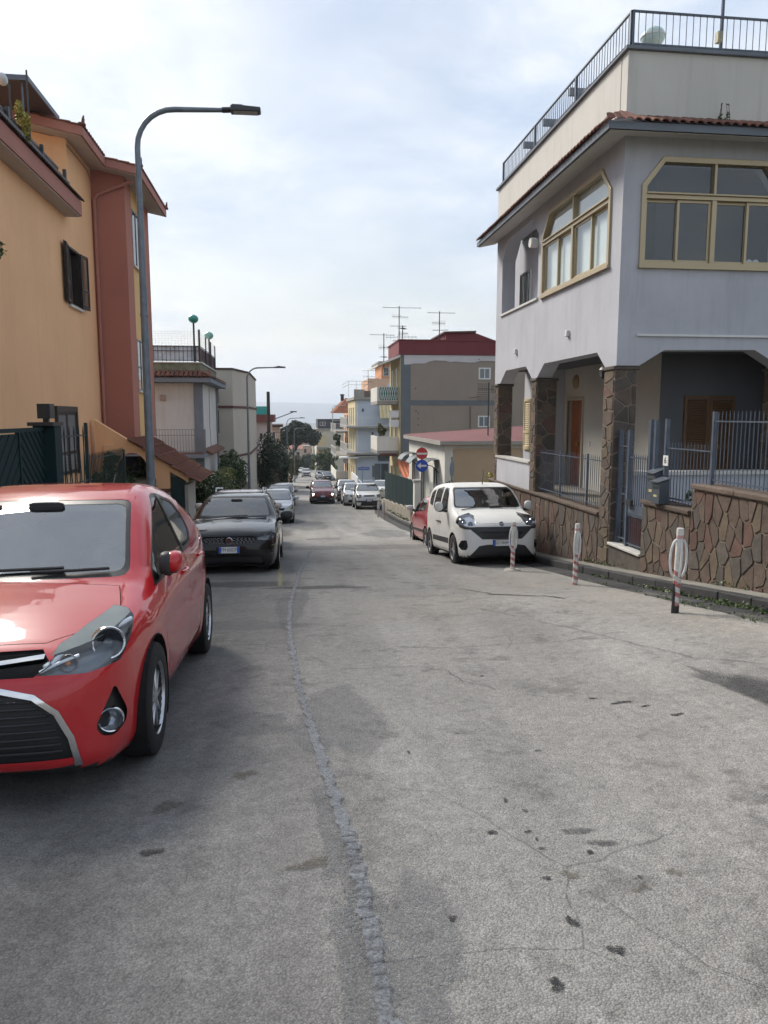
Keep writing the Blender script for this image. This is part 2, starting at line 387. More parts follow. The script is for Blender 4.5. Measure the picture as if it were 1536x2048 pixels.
    b.inputs['Roughness'].default_value = 0.85; b.inputs['Specular IOR Level'].default_value = 0.35
    h = N(nt, 'ShaderNodeMath', {0: N(nt, 'ShaderNodeMath', {0: v1.outputs['Distance'], 1: -0.8}, operation='MULTIPLY').outputs[0], 1: noise(34, 4.0, 0.6)}, operation='ADD').outputs[0]
    bp = N(nt, 'ShaderNodeBump', {'Height': h, 'Strength': 0.55, 'Distance': 0.012}).outputs[0]
    nt.links.new(bp, b.inputs['Normal'])
    return m
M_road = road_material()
M_earth = pmat('earth and weeds', (0.12, 0.115, 0.07), 0.95, var=0.4, scale=0.6, fine=12, bump=0.5, bscale=9)
M_pave = pmat('worn concrete pavement', (0.20, 0.19, 0.165), 0.9, var=0.35, scale=1.6, fine=26, bump=0.4, bscale=40)
M_basalt = pmat('dark basalt', (0.045, 0.045, 0.047), 0.8, var=0.35, scale=3, fine=35, bump=0.5, bscale=45, rnd=0.35)

ysg = np.concatenate([np.arange(-60, 0, 4), np.arange(0, 60, 1.0), np.arange(60, 320, 6), [340, 380, 420, 500, 620, 800, 1200, 2500, 6000, 12000, 25000]])
sheet('ground', [-25000, -6000, -1500, -400, -120, -60, -30, -12, -6, -3, 0, 1.5, 2.5, 3.5, 4.5, 5.5, 9, 14.001, 30, 60, 120, 400, 1500, 6000, 25000], ysg, -0.03, M_earth)
ysr = np.concatenate([np.arange(-25, 0, 1.0), np.arange(0, 16, 0.14), np.arange(16, 60, 0.5), np.arange(60, 300, 3)])
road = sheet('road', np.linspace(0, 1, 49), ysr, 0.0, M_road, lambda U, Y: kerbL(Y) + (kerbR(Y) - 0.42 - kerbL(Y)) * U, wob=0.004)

# basalt gutter slabs and kerb stones along the right side, pavement behind
pav = sheet('pavement', [0, 0.3, 0.7, 1], np.concatenate([np.arange(-25, 31.3, 0.5)]), 0.115, M_pave, lambda U, Y: kerbR(Y) + 0.15 + (5.62 - kerbR(Y) - 0.15) * U)
pav2 = sheet('pavement', [0, 1], np.arange(31.2, 200, 2.0), 0.11, M_pave, lambda U, Y: kerbR(Y) + 0.15 + 0.9 * U)
pavl = sheet('pavement', [0, 1], np.arange(-25, 200, 2.0), 0.10, M_pave, lambda U, Y: kerbL(Y) - 1.3 + 1.16 * U)
gut = sheet('gutter', [0, 1], np.arange(-25, 200, 0.5), -0.012, M_basalt, lambda U, Y: kerbR(Y) - 0.44 + 0.46 * U)
def strip_stone(y0, y1, xa, xb, dz0, dz1, jit, seed):
    q = random.Random(seed); mb = MB(); p = []
    for dz in (dz0, dz1):
        for (x, y) in ((xa, y0), (xb, y0), (xb, y1), (xa, y1)):
            off = float(kerbR(y)) if jit >= 0 else float(kerbL(y))
            p.append((off + x + q.uniform(-1, 1) * abs(jit), y, z1(off + x, y) + dz + (q.uniform(-1, 1) * abs(jit) * 0.8 if dz == dz1 else 0)))
    return mb.hexa(p)
y = 1.0; i = 0
while y < 60:
    L = 0.62 + 0.5 * random.random() if y < 32 else 1.8
    o = strip_stone(y + 0.006, y + L - 0.006, 0.0, 0.155, -0.2, 0.128, 0.008, i).build('kerb_stone', M_basalt, pav if y < 31 else pav2, bevel=0.012)
    if y < 20:
        strip_stone(y + 0.008, y + L - 0.01, -0.43, -0.012, -0.15, 0.006, 0.006, i + 500).build('gutter_slab', M_basalt, gut, bevel=0.008)
    y += L; i += 1
y = 0.0
while y < 60:
    strip_stone(y + 0.006, y + 1.79, -0.14, 0.0, -0.2, 0.115, -0.005, i).build('kerb_stone', M_basalt, pavl, bevel=0.012); y += 1.8; i += 1

# ---- patches, seams and stains on the asphalt (thin sheets just above it)
def decal_material(name, col, rough=0.85, grain=60.0, hard=0.5, amount=1.0, spec=0.35, chips=0.35):
    if name in MATS: return MATS[name]
    m, nt, b = nodes_of(name)
    P = N(nt, 'ShaderNodeNewGeometry').outputs['Position']
    at = N(nt, 'ShaderNodeAttribute', attribute_name='edge').outputs['Fac']
    n1 = N(nt, 'ShaderNodeTexNoise', {'Vector': P, 'Scale': grain, 'Detail': 5.0, 'Roughness': 0.7}).outputs['Fac']
    n2 = N(nt, 'ShaderNodeTexNoise', {'Vector': P, 'Scale': 7.0, 'Detail': 6.0, 'Roughness': 0.65}).outputs['Fac']
    n3 = N(nt, 'ShaderNodeTexNoise', {'Vector': P, 'Scale': 95.0, 'Detail': 3.0, 'Roughness': 0.7}).outputs['Fac']
    s = N(nt, 'ShaderNodeMath', {0: at, 1: N(nt, 'ShaderNodeMath', {0: N(nt, 'ShaderNodeMath', {0: n1, 1: n2}, operation='ADD').outputs[0], 1: 1.0}, operation='SUBTRACT').outputs[0]}, operation='ADD').outputs[0]
    a = ramp(nt, s, [(0.5 - 0.5 * (1 - hard) * 0.6, g(0)), (0.5 + 0.5 * (1 - hard) * 0.6, g(amount))])
    vo = N(nt, 'ShaderNodeSeparateColor', {0: N(nt, 'ShaderNodeTexVoronoi', {'Vector': P, 'Scale': 125.0}).outputs['Color']}).outputs[0]
    a = N(nt, 'ShaderNodeMixRGB', {0: 1.0, 1: a, 2: ramp(nt, vo, [(0.2, g(chips)), (0.55, g(1))])}, blend_type='MULTIPLY').outputs[0]
    c = ramp(nt, n2, [(0.3, mul(col, 0.75)), (0.7, mul(col, 1.25))])
    c = N(nt, 'ShaderNodeMixRGB', {0: 1.0, 1: c, 2: ramp(nt, n3, [(0.3, g(0.6)), (0.7, g(1.35))])}, blend_type='MULTIPLY').outputs[0]
    nt.links.new(c, b.inputs['Base Color']); b.inputs['Roughness'].default_value = rough; b.inputs['Specular IOR Level'].default_value = spec
    nt.links.new(N(nt, 'ShaderNodeMath', {0: a, 1: 1.0}, operation='MULTIPLY').outputs[0], b.inputs['Alpha'])
    bp = N(nt, 'ShaderNodeBump', {'Height': n3, 'Strength': 0.4, 'Distance': 0.01}).outputs[0]; nt.links.new(bp, b.inputs['Normal'])
    MATS[name] = m; return m
def set_edge(me, vals):
    at = me.attributes.new('edge', 'FLOAT', 'POINT'); at.data.foreach_set('value', vals)
def rz(x, y): return z1(x, y) + 0.004 * (math.sin(x * 3.1 + y * 1.3) * math.sin(y * 2.3 - x) + 0.5 * math.sin(x * 7.3 + 2 * y))
def decal_blob(name, cx, cy, rx, ry, mat, seed=0, rough=0.25, dz=0.005, rot=0.0):
    q = random.Random(seed); n = 28; ph = [q.uniform(0, 6.28) for _ in range(5)]; vs = []; e = []; rings = (0.0, 0.45, 0.75, 1.0, 1.25)
    for k, rr in enumerate(rings):
        for j in range(n if k else 1):
            t = 2 * math.pi * j / n
            w = 1 + rough * (0.5 * math.sin(2 * t + ph[0]) + 0.35 * math.sin(3 * t + ph[1]) + 0.25 * math.sin(5 * t + ph[2]) + 0.15 * math.sin(9 * t + ph[3]))
            a, b_ = rr * w * rx * math.cos(t), rr * w * ry * math.sin(t)
            x = cx + a * math.cos(rot) - b_ * math.sin(rot); yy = cy + a * math.sin(rot) + b_ * math.cos(rot)
            vs.append((x, yy, rz(x, yy) + dz)); e.append((1.0, 0.95, 0.75, 0.42, 0.0)[k])
    fs = [(0, 1 + j, 1 + (j + 1) % n) for j in range(n)]
    for k in range(len(rings) - 2):
        o = 1 + k * n; fs += [(o + j, o + n + j, o + n + (j + 1) % n, o + (j + 1) % n) for j in range(n)]
    me = bpy.data.meshes.new(name); me.from_pydata(vs, [], fs); me.materials.append(mat); set_edge(me, e)
    return link(name, me, road)
def decal_strip(name, pts, width, mat, dz=0.006, jit=0.0, seed=0, step=0.06):
    q = random.Random(seed); P = []; w = []
    for (a, b) in zip(pts[:-1], pts[1:]):
        n = max(2, int(math.hypot(b[0] - a[0], b[1] - a[1]) / step))
        for i in range(n): t = i / n; P.append((a[0] + (b[0] - a[0]) * t, a[1] + (b[1] - a[1]) * t)); w.append(1)
    P.append(pts[-1][:2]); P = [(x + q.uniform(-jit, jit), y + q.uniform(-jit, jit)) for x, y in P]
    vs = []; e = []; prof = ((-1.0, 0.0), (-0.6, 0.62), (0, 1.0), (0.6, 0.62), (1.0, 0.0))
    for i, (x, y) in enumerate(P):
        a = P[max(0, i - 1)]; b = P[min(len(P) - 1, i + 1)]; L = math.hypot(b[0] - a[0], b[1] - a[1]) or 1
        nx, ny = -(b[1] - a[1]) / L, (b[0] - a[0]) / L; ww = width * q.uniform(0.75, 1.2)
        for k, ev in prof:
            px, py = x + nx * k * ww / 2, y + ny * k * ww / 2; vs.append((px, py, rz(px, py) + dz)); e.append(ev)
    fs = [(i * 5 + k, i * 5 + k + 1, i * 5 + k + 6, i * 5 + k + 5) for i in range(len(P) - 1) for k in range(4)]
    me = bpy.data.meshes.new(name); me.from_pydata(vs, [], fs); me.materials.append(mat); set_edge(me, e)
    return link(name, me, road)
D_patch = decal_material('grey mortar patch', (0.165, 0.17, 0.175), grain=38, hard=0.8, amount=0.42, chips=0.1)
D_trench = decal_material('trench mortar', (0.195, 0.205, 0.22), rough=0.75, grain=22, hard=0.45, amount=0.9, chips=0.6)
D_dark = decal_material('dark bitumen patch', (0.085, 0.085, 0.086), grain=70, hard=0.3, amount=0.7)
D_oil = decal_material('oil spot', (0.018, 0.018, 0.018), rough=0.55, grain=90, hard=0.6, amount=0.95)
D_oil2 = decal_material('tar smear', (0.06, 0.06, 0.06), grain=60, hard=0.2, amount=0.6)
D_rung = decal_material('trench rung', (0.15, 0.155, 0.165), grain=60, hard=0.4, amount=0.75)
D_brown = decal_material('brown stain', (0.12, 0.105, 0.08), grain=90, hard=0.2, amount=0.55)
D_crack = decal_material('open crack', (0.035, 0.034, 0.033), rough=0.95, grain=20, hard=0.5, amount=0.9)
D_sand = decal_material('pale mortar wash', (0.44, 0.41, 0.36), grain=18, hard=0.1, amount=0.3)
D_yellow = decal_material('faded yellow paint', (0.42, 0.36, 0.20), grain=50, hard=0.5, amount=0.55)
TR = [(0.30, 1.2), (0.26, 1.95), (0.235, 2.98), (0.14, 4.04), (0.04, 5.49), (-0.02, 6.8), (-0.05, 8.1), (-0.03, 10.0), (0.03, 11.3), (0.16, 14.0), (0.45, 18.5)]
decal_blob('asphalt_patch', 0.30, 4.75, 0.26, 0.9, D_patch, 3, 0.35)
decal_blob('asphalt_patch', 0.37, 2.25, 0.15, 0.62, D_patch, 8, 0.6)
decal_blob('asphalt_patch', 0.16, 3.1, 0.07, 0.55, D_patch, 9, 0.6)
decal_blob('asphalt_patch', 0.2, 1.9, 0.1, 0.5, D_patch, 10, 0.6)
decal_blob('asphalt_patch', -0.25, 4.7, 0.28, 0.22, D_patch, 5, 0.4)
decal_blob('asphalt_patch', 0.38, 11.35, 0.75, 0.22, D_dark, 12, 0.35)
decal_blob('asphalt_patch', -0.02, 9.6, 0.22, 1.5, D_patch, 15, 0.35)
decal_blob('asphalt_patch', -0.6, 8.2, 0.7, 0.35, D_patch, 16, 0.3)
decal_blob('asphalt_patch', -0.9, 12.0, 1.0, 0.4, D_dark, 17, 0.3)
decal_blob('asphalt_patch', 2.0, 19.5, 3.2, 0.9, D_patch, 18, 0.2)
decal_blob('asphalt_patch', 0.6, 31, 1.1, 3.2, D_patch, 19, 0.3)
decal_blob('asphalt_patch', 3.2, 25, 0.9, 2.0, D_patch, 20, 0.3)
decal_blob('asphalt_patch', -0.8, 26, 0.8, 2.2, D_dark, 21, 0.3)
decal_strip('mortar_trench', TR, 0.085, D_trench, 0.010, 0.010, 1)
for k in range(17):      # rungs left where the mortar has worn through
    t = 2.08 + k * 0.062; x = np.interp(t, [p[1] for p in TR], [p[0] for p in TR])
    decal_blob('trench_gap', x + random.uniform(-.006, .006), t, 0.033, 0.012, D_rung, 50 + k, 0.35, 0.013)
decal_blob('tar_stain', 3.10, 4.62, 0.10, 0.62, D_dark, 31, 0.5, rot=0.12)
decal_blob('tar_stain', 3.28, 4.35, 0.12, 0.5, D_dark, 33, 0.5, rot=0.1)
decal_blob('tar_stain', 3.2, 4.35, 0.2, 0.6, D_oil2, 32, 0.5, rot=0.05)
for k, (x, y, a, b_) in enumerate([(1.02, 3.32, .02, .03), (0.87, 3.02, .035, .03), (1.03, 3.0, .03, .018), (1.04, 2.85, .022, .016), (1.23, 2.79, .03, .018), (0.97, 2.33, .03, .045), (1.06, 2.16, .045, .035), (0.80, 2.02, .04, .035), (1.35, 2.58, .02, .012), (1.4, 3.95, .03, .015),
        (2.24, 4.66, .1, .03), (2.1, 4.82, .05, .02), (2.35, 4.53, .05, .02), (0.98, 2.62, .03, .015), (0.65, 4.03, .02, .02), (1.0, 4.3, .02, .015), (0.55, 2.4, .03, .02), (-0.62, 3.05, .07, .04), (1.08, 3.2, .018, .02), (1.045, 2.93, .012, .02), (2.45, 4.3, .06, .025), (1.5, 5.6, .03, .02)]):
    decal_blob('oil_spot', x, y, a * 0.6, b_ * 0.75, D_oil, 70 + k, 0.5)
for k, (x, y, a, b_) in enumerate([(1.08, 2.63, .05, .035), (1.32, 2.50, .055, .035), (1.5, 2.6, .05, .03), (-0.28, 3.85, .10, .07), (1.9, 2.4, .06, .04), (-0.62, 3.5, .12, .07), (1.7, 1.95, .06, .04), (0.05, 2.86, .12, .06), (1.9, 2.15, .05, .03)]):
    decal_blob('brown_spot', x, y, a * 0.62, b_ * 0.8, D_brown, 120 + k, 0.6)
decal_blob('grey_smear', 1.25, 2.98, .09, .022, D_dark, 140, 0.4); decal_blob('grey_smear', 1.32, 2.86, .07, .024, D_dark, 141, 0.4)
CR = [[(0.95, 6.8), (1.5, 6.62), (2.05, 6.66), (2.6, 6.55), (3.2, 6.7)], [(0.4, 6.0), (1.0, 6.02), (1.25, 5.8), (1.32, 5.45), (1.5, 5.2)],
      [(2.3, 8.7), (2.7, 7.6), (2.95, 6.7), (3.1, 6.0), (3.25, 5.5), (3.6, 5.1)], [(2.45, 10.6), (2.8, 9.8), (3.1, 9.55), (3.4, 9.3), (3.5, 9.0)],
      [(1.1, 2.5), (1.2, 2.25), (1.32, 2.05), (1.45, 1.9)], [(3.4, 7.6), (3.8, 7.5), (4.2, 7.55)], [(-2.0, 7.15), (-1.2, 7.1), (-0.5, 7.15), (-0.05, 7.12)],
      [(1.3, 10.2), (1.9, 10.0), (2.5, 10.1)], [(0.0, 18.2), (1.2, 18.4), (2.6, 18.3), (4.0, 18.6)], [(1.9, 24), (2.3, 21.5), (2.9, 20.0)], [(-0.05, 14.5), (0.1, 13.0), (0.1, 12.0)], [(2.2, 40), (2.4, 30), (2.6, 24)], [(0.2, 16), (0.6, 15.2), (1.3, 15.4)]]
for k, c in enumerate(CR): decal_strip('crack', c, (0.012, 0.012, 0.013, 0.06, 0.005)[k] if k < 5 else 0.014, D_crack, 0.007, 0.02, 30 + k, 0.09)
decal_blob('tar_stain', 2.95, 9.7, 0.28, 0.07, D_oil, 61, 0.6, rot=-0.5)
decal_strip('paint_line', [(-0.28, 16.0), (-0.22, 13.2), (-0.2, 11.6)], 0.11, D_yellow, 0.009, 0.01, 3)
for k, (x, y, a, b_) in enumerate([(3.9, 8.2, .9, 1.5), (3.6, 11.4, .8, 1.2), (2.9, 10.3, .7, 1.6), (4.1, 6.2, .5, 1.4), (1.6, 9.0, .8, 1.4)]): decal_blob('mortar_wash', x, y, a, b_, D_sand, 150 + k, 0.4, 0.006)
# storm drain grating across the junction
mb = MB(); mb.box(0.45, 1.5, 22.6, 22.95, z1(1, 22.8) - 0.2, z1(1, 22.8) + 0.012)
mb.build('drain_cover', pmat('cast iron', (0.10, 0.10, 0.10), 0.6, metal=0.4), road, bevel=0.005)

# raised gardens behind the walls and the land falling away
M_soil = pmat('garden soil', (0.09, 0.075, 0.05), 0.95, var=0.4, scale=1.5, bump=0.5, bscale=12)
struct('garden', MB().box(-26, -4.12, -8, 29.4, -4.5, -0.32), M_soil)
struct('garden', MB().box(5.72, 24, -8, 19.7, -4.5, -0.16), M_pave)

# ------------------------------------------------------------------ shared building bits
M_stones = [pmat('stone brown', (0.135, 0.098, 0.076), 0.85, var=0.35, scale=5, fine=40, bump=0.6, bscale=28, rnd=0.35),
            pmat('stone red', (0.145, 0.084, 0.065), 0.85, var=0.3, scale=5, fine=40, bump=0.6, bscale=28, rnd=0.35),
            pmat('stone grey', (0.108, 0.092, 0.078), 0.85, var=0.35, scale=5, fine=40, bump=0.6, bscale=28, rnd=0.3),
            pmat('stone tan', (0.155, 0.118, 0.08), 0.85, var=0.3, scale=5, fine=40, bump=0.6, bscale=28, rnd=0.3)]
M_mortar = pmat('mortar', (0.225, 0.185, 0.145), 0.95, var=0.3, scale=4, bump=0.5, bscale=50)
def clip_half(poly, p, n):
    """keep the part of poly where (q-p).n <= 0"""
    out = []; m = len(poly)
    for i in range(m):
        a, b = poly[i], poly[(i + 1) % m]; da = (a[0] - p[0]) * n[0] + (a[1] - p[1]) * n[1]; db = (b[0] - p[0]) * n[0] + (b[1] - p[1]) * n[1]
        if da <= 0: out.append(a)
        if da * db < 0: t = da / (da - db); out.append((a[0] + (b[0] - a[0]) * t, a[1] + (b[1] - a[1]) * t))
    return out
def stone_cells(u0, u1, v0, v1, n, seed, asp=1.0, gap=0.022):
    q = random.Random(seed); S = []; tries = 0; d0 = 0.78 * math.sqrt((u1 - u0) * (v1 - v0) / n)
    while len(S) < n and tries < 6000:
        p = (q.uniform(u0, u1), q.uniform(v0, v1)); tries += 1; d = d0 * q.choice((0.7, 0.9, 1.0, 1.15))
        if all(math.hypot((p[0] - s[0]) * asp, (p[1] - s[1]) / asp) > d for s in S): S.append(p)
    out = []
    for i, s in enumerate(S):
        e = gap * 0.5
        poly = [(u0 + e, v0 + e), (u1 - e, v0 + e), (u1 - e, v1 - e), (u0 + e, v1 - e)]
        for j, t in enumerate(S):
            if i == j: continue
            du, dv = (t[0] - s[0]) * asp * asp, (t[1] - s[1]) / asp / asp; L = math.hypot(du, dv); n_ = (du / L, dv / L)
            mid = ((s[0] + t[0]) / 2, (s[1] + t[1]) / 2); w = gap * (0.5 + 0.5 * ((i * 7 + j * 7) % 5) / 5)
            poly = clip_half(poly, (mid[0] - n_[0] * w / 2, mid[1] - n_[1] * w / 2), n_)
            if len(poly) < 3: break
        if len(poly) >= 3: out.append(poly)
    return out
def cut_corners(poly, q):
    out = []; m = len(poly)
    for i in range(m):
        a, p, b = poly[i - 1], poly[i], poly[(i + 1) % m]; t = q.uniform(0.03, 0.12)
        out += [(p[0] + (a[0] - p[0]) * t, p[1] + (a[1] - p[1]) * t), (p[0] + (b[0] - p[0]) * t, p[1] + (b[1] - p[1]) * t)]
    return out
def lay_stones(parent, F, cells, seed, vmin=None, depth=0.016, w=None):
    q = random.Random(seed); w = w or (5, 2.4, 3, 1.2)
    for c in cells:
        c = [(u, max(v, vmin(u)) if vmin else v) for u, v in c]
        ar = abs(sum(c[i][0] * c[(i + 1) % len(c)][1] - c[(i + 1) % len(c)][0] * c[i][1] for i in range(len(c)))) / 2
        if ar < 0.0015: continue
        MB().prism(F, cut_corners(c, q), -0.01, depth * q.uniform(0.6, 1.4), 0.07).build('stone', q.choices(M_stones, w)[0], parent)
def louvre(root, F, u0, u1, v0, v1, mat, w=0.03, leaves_=2, name='shutter', step=0.055, rails=True):
    mb = MB(); t = 0.055; L = (u1 - u0) / leaves_
    sl = MB()
    for k in range(leaves_):
        a, b = u0 + k * L + 0.004, u0 + (k + 1) * L - 0.004
        for (p, q_, r, s) in ((a, a + t, v0, v1), (b - t, b, v0, v1), (a + t, b - t, v0, v0 + 0.09), (a + t, b - t, v1 - 0.07, v1)) + (((a + t, b - t, v0 + (v1 - v0) * 0.32, v0 + (v1 - v0) * 0.32 + 0.07),) if rails else ()):
            mb.fbox(F, p, q_, r, s, 0.004, w + 0.015)
        v = v0 + 0.1
        while v < v1 - 0.09:
            sl.hexa([F(a + t, v, 0.03 + w * 0.2), F(b - t, v, 0.03 + w * 0.2), F(b - t, v - 0.012, 0.03 + w * 0.2), F(a + t, v - 0.012, 0.03 + w * 0.2),
                     F(a + t, v + step * 0.8, 0.0), F(b - t, v + step * 0.8, 0.0), F(b - t, v + step * 0.8 - 0.012, 0.0), F(a + t, v + step * 0.8 - 0.012, 0.0)]); v += step
    o = mb.build(name, mat, root)
    s_ = sl.build('slats', mat, o); s_['kind'] = 'stuff'
    return o
M_iron = pmat('blue grey painted iron', (0.085, 0.105, 0.14), 0.45, var=0.25, scale=6, fine=40, bump=0.1, metal=0.15, spec=0.5)
M_irondark = pmat('dark green painted iron', (0.012, 0.035, 0.035), 0.45, var=0.25, scale=6, bump=0.1, spec=0.5)
M_white = pmat('white paint', (0.66, 0.66, 0.64), 0.6, var=0.08, bump=0.05)
M_marble = pmat('pale marble', (0.58, 0.57, 0.54), 0.35, var=0.12, scale=5, bump=0.03, streak=0.3, dirt=(0.3, 0.28, 0.25))
M_black = smat('black metal', (0.02, 0.02, 0.022), 0.45)
def fence(root, F, u0, u1, v0, v1, rails, mat, step=0.105, r=0.008, spike=True, posts=(), rr=0.016, pr=0.022, pv=None):
    """rails and posts plus one bar object each, sharing a mesh"""
    for v in rails: MB().fbox(F, u0, u1, v - rr * 0.6, v + rr * 0.6, -rr, rr).build('rail', mat, root)
    for u in posts: MB().fbox(F, u - pr, u + pr, pv[0] if pv else v0, pv[1] if pv else v1, -pr - 0.002, pr + 0.002).build('post', mat, root)
    n = max(1, int(round((u1 - u0) / step))); h = v1 - v0
    mb = MB(); mb.tube([(0, 0, 0), (0, 0, h - 0.05), (0, 0, h)] if spike else [(0, 0, 0), (0, 0, h)], [r, r, r * 0.15] if spike else r, 6)
    me = mb.mesh('bar', mat); off = wloc(root)
    for i in range(1, n):
        u = u0 + (u1 - u0) * i / n
        if any(abs(u - p) < pr for p in posts): continue
        o = link('bar', me, root); o.location = F(u, v0, 0.0) - off
def window(root, F, u0, u1, v0, v1, mframe, mglass, fw=0.05, sill=True, mull=1, w=0.03, msill=None):
    o = MB().fbox(F, u0, u1, v0, v1, -0.03, 0.008).build('window', mframe, root)
    mb = MB()
    for (a, b, c, d) in ((u0 - fw, u0 + 0.01, v0 - fw, v1 + fw), (u1 - 0.01, u1 + fw, v0 - fw, v1 + fw), (u0 + 0.01, u1 - 0.01, v1 - 0.01, v1 + fw), (u0 + 0.01, u1 - 0.01, v0 - fw, v0 + 0.01)): mb.fbox(F, a, b, c, d, -0.02, w + 0.015)
    for k in range(1, mull + 1): c = u0 + (u1 - u0) * k / (mull + 1); mb.fbox(F, c - fw * 0.4, c + fw * 0.4, v0 + 0.01, v1 - 0.01, 0.0, w + 0.005)
    mb.build('frame', mframe, o)
    for k in range(mull + 1):
        L = (u1 - u0) / (mull + 1); MB().fbox(F, u0 + k * L + fw * 0.41, u0 + (k + 1) * L - fw * 0.41, v0 + 0.011, v1 - 0.011, 0.009, 0.016).build('pane', mglass, o)
    if sill: MB().fbox(F, u0 - 0.1, u1 + 0.1, v0 - fw - 0.05, v0 - fw - 0.002, -0.02, 0.10).build('sill', msill or M_marble, o)
    return o
G_dark = smat('dark window glass', (0.03, 0.04, 0.05), 0.06, spec=0.8)
G_clear = glassmat('window glass', (0.96, 0.99, 0.99), 0.98, 1.5, 0.02, 1.1)

# ------------------------------------------------------------------ grey two-storey house on the right
XF, YF = 5.43, 12.0
FS = Fr((XF, 0, 0), (0, 1, 0), (-1, 0, 0)); FF = Fr((0, YF, 0), (1, 0, 0), (0, -1, 0))
M_lilac = pmat('lilac grey stucco', (0.45, 0.46, 0.50), 0.9, var=0.10, scale=0.9, fine=22, bump=0.25, bscale=55, streak=0.5, dirt=(0.30, 0.31, 0.33))
M_cream = pmat('cream grey parapet paint', (0.56, 0.545, 0.505), 0.9, var=0.07, scale=0.7, bump=0.15, streak=0.42, dirt=(0.38, 0.36, 0.33))
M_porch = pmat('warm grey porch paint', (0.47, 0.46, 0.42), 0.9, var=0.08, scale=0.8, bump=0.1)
M_fascia = pmat('slate grey fascia', (0.16, 0.18, 0.21), 0.8, var=0.12, bump=0.1)
M_bronze = pmat('bronze anodised frame', (0.44, 0.36, 0.23), 0.38, var=0.08, bump=0.03, metal=0.35, spec=0.5)
M_tile = pmat('red clay tile', (0.22, 0.095, 0.065), 0.85, var=0.3, scale=4, fine=30, bump=0.4, bscale=30, rnd=0.35)
M_porchdk = pmat('dark slate porch', (0.10, 0.105, 0.115), 0.9, var=0.1)  # darker tone for the porch ceiling and front recess wall
house = thing('grey_house', 'grey stucco two-storey house on the right with stone porch columns and roof terrace', 'house', (9.0, 15.7, -0.16))
wh = [(12.45, 4.15), (15.85, 4.15), (15.85, 5.38), (15.45, 5.80), (12.83, 5.80), (12.45, 5.38)]
lg = [(16.15, 4.18), (18.95, 4.18), (18.95, 5.5), (18.5, 5.93), (16.6, 5.93), (16.15, 5.5)]
side = [(12.34, 2.44), (12.46, 2.44), (12.82, 2.72), (15.6, 2.72), (16.05, 2.44), (16.40, 2.44), (16.85, 2.74), (18.45, 2.74), (18.95, 2.44), (19.45, 2.44), (19.45, 6.12), (12.34, 6.12)]
MB().panel(FS, side, [wh, lg], 0, -0.34).build('side_wall', M_lilac, house)
fw_ = [(5.77, 4.07), (8.25, 4.07), (8.25, 5.33), (7.92, 5.75), (6.10, 5.75), (5.77, 5.33)]
front = [(5.43, 2.44), (5.83, 2.44), (6.26, 2.70), (7.90, 2.72), (8.40, 2.44), (8.85, 2.44), (9.3, 2.72), (12.3, 2.72), (12.8, 2.44), (13.2, 2.44), (13.2, 6.12), (5.43, 6.12)]
MB().panel(FF, front, [fw_], 0, -0.34).build('front_wall', M_lilac, house)
mb = MB(); mb.panel(FS, [(12.25, 6.12), (19.45, 6.12), (19.45, 7.36), (12.25, 7.36)], [], 0.003, -0.22); mb.panel(FF, [(5.427, 6.12), (13.2, 6.12), (13.2, 7.36), (5.427, 7.36)], [], 0.003, -0.22)
mb.build('parapet', M_cream, house)
mb = MB(); mb.box(5.37, 5.70, 12.2, 19.5, 7.362, 7.42); mb.box(5.37, 13.2, 11.94, 12.2, 7.362, 7.42); mb.build('parapet_coping', M_fascia, house, bevel=0.008)
MB().box(5.66, 13.1, 12.23, 19.4, 6.125, 6.30).build('terrace_slab', M_porch, house)
# first floor: loggia at the far end, closed room behind the windows
mb = MB(); mb.box(5.78, 13.1, 12.35, 19.4, 2.76, 2.95); mb.build('porch_ceiling', M_porchdk, house)
mb = MB(); mb.box(6.05, 6.25, 16.0, 20.3, 2.95, 6.10); mb.build('loggia_wall', M_lilac, house)
mb = MB(); mb.box(5.78, 6.05, 15.95, 16.12, 2.95, 6.11); mb.box(6.0, 13.0, 18.95, 19.2, 2.952, 4.17); mb.build('loggia_side_wall', M_lilac, house)
mb = MB(); mb.box(5.77, 13.0, 15.7, 19.4, 2.955, 3.2); mb.build('loggia_floor', M_porch, house)
FL = Fr((6.05, 0, 0), (0, 1, 0), (-1, 0, 0))
o = window(house, FL, 18.5, 19.3, 4.42, 5.2, M_white, G_dark)
for k in range(7): MB().fbox(FL, 18.52 + k * 0.12, 18.535 + k * 0.12, 4.38, 5.24, 0.05, 0.065).build('window_bar', M_black, o)
mb = MB(); mb.fbox(FS, 16.12, 18.99, 4.13, 4.178, -0.38, 0.04); mb.build('loggia_sill', M_marble, house)
mb = MB(); mb.box(5.8, 13.0, 12.40, 12.44, 3.0, 6.1); mb.box(5.80, 5.84, 12.46, 15.9, 3.0, 6.1)
mb.v = mb.v; M_room = pmat('dim room', (0.03, 0.036, 0.045), 0.9)  # near-black colour stands for the unlit rooms behind the glass
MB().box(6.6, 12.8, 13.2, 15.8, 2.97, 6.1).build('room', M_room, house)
M_paneback = pmat('pale pane backing', (0.82, 0.83, 0.81), 0.7, var=0.05, bump=0.03)  # pale sheet added behind the side panes for their bright, sky-lit look
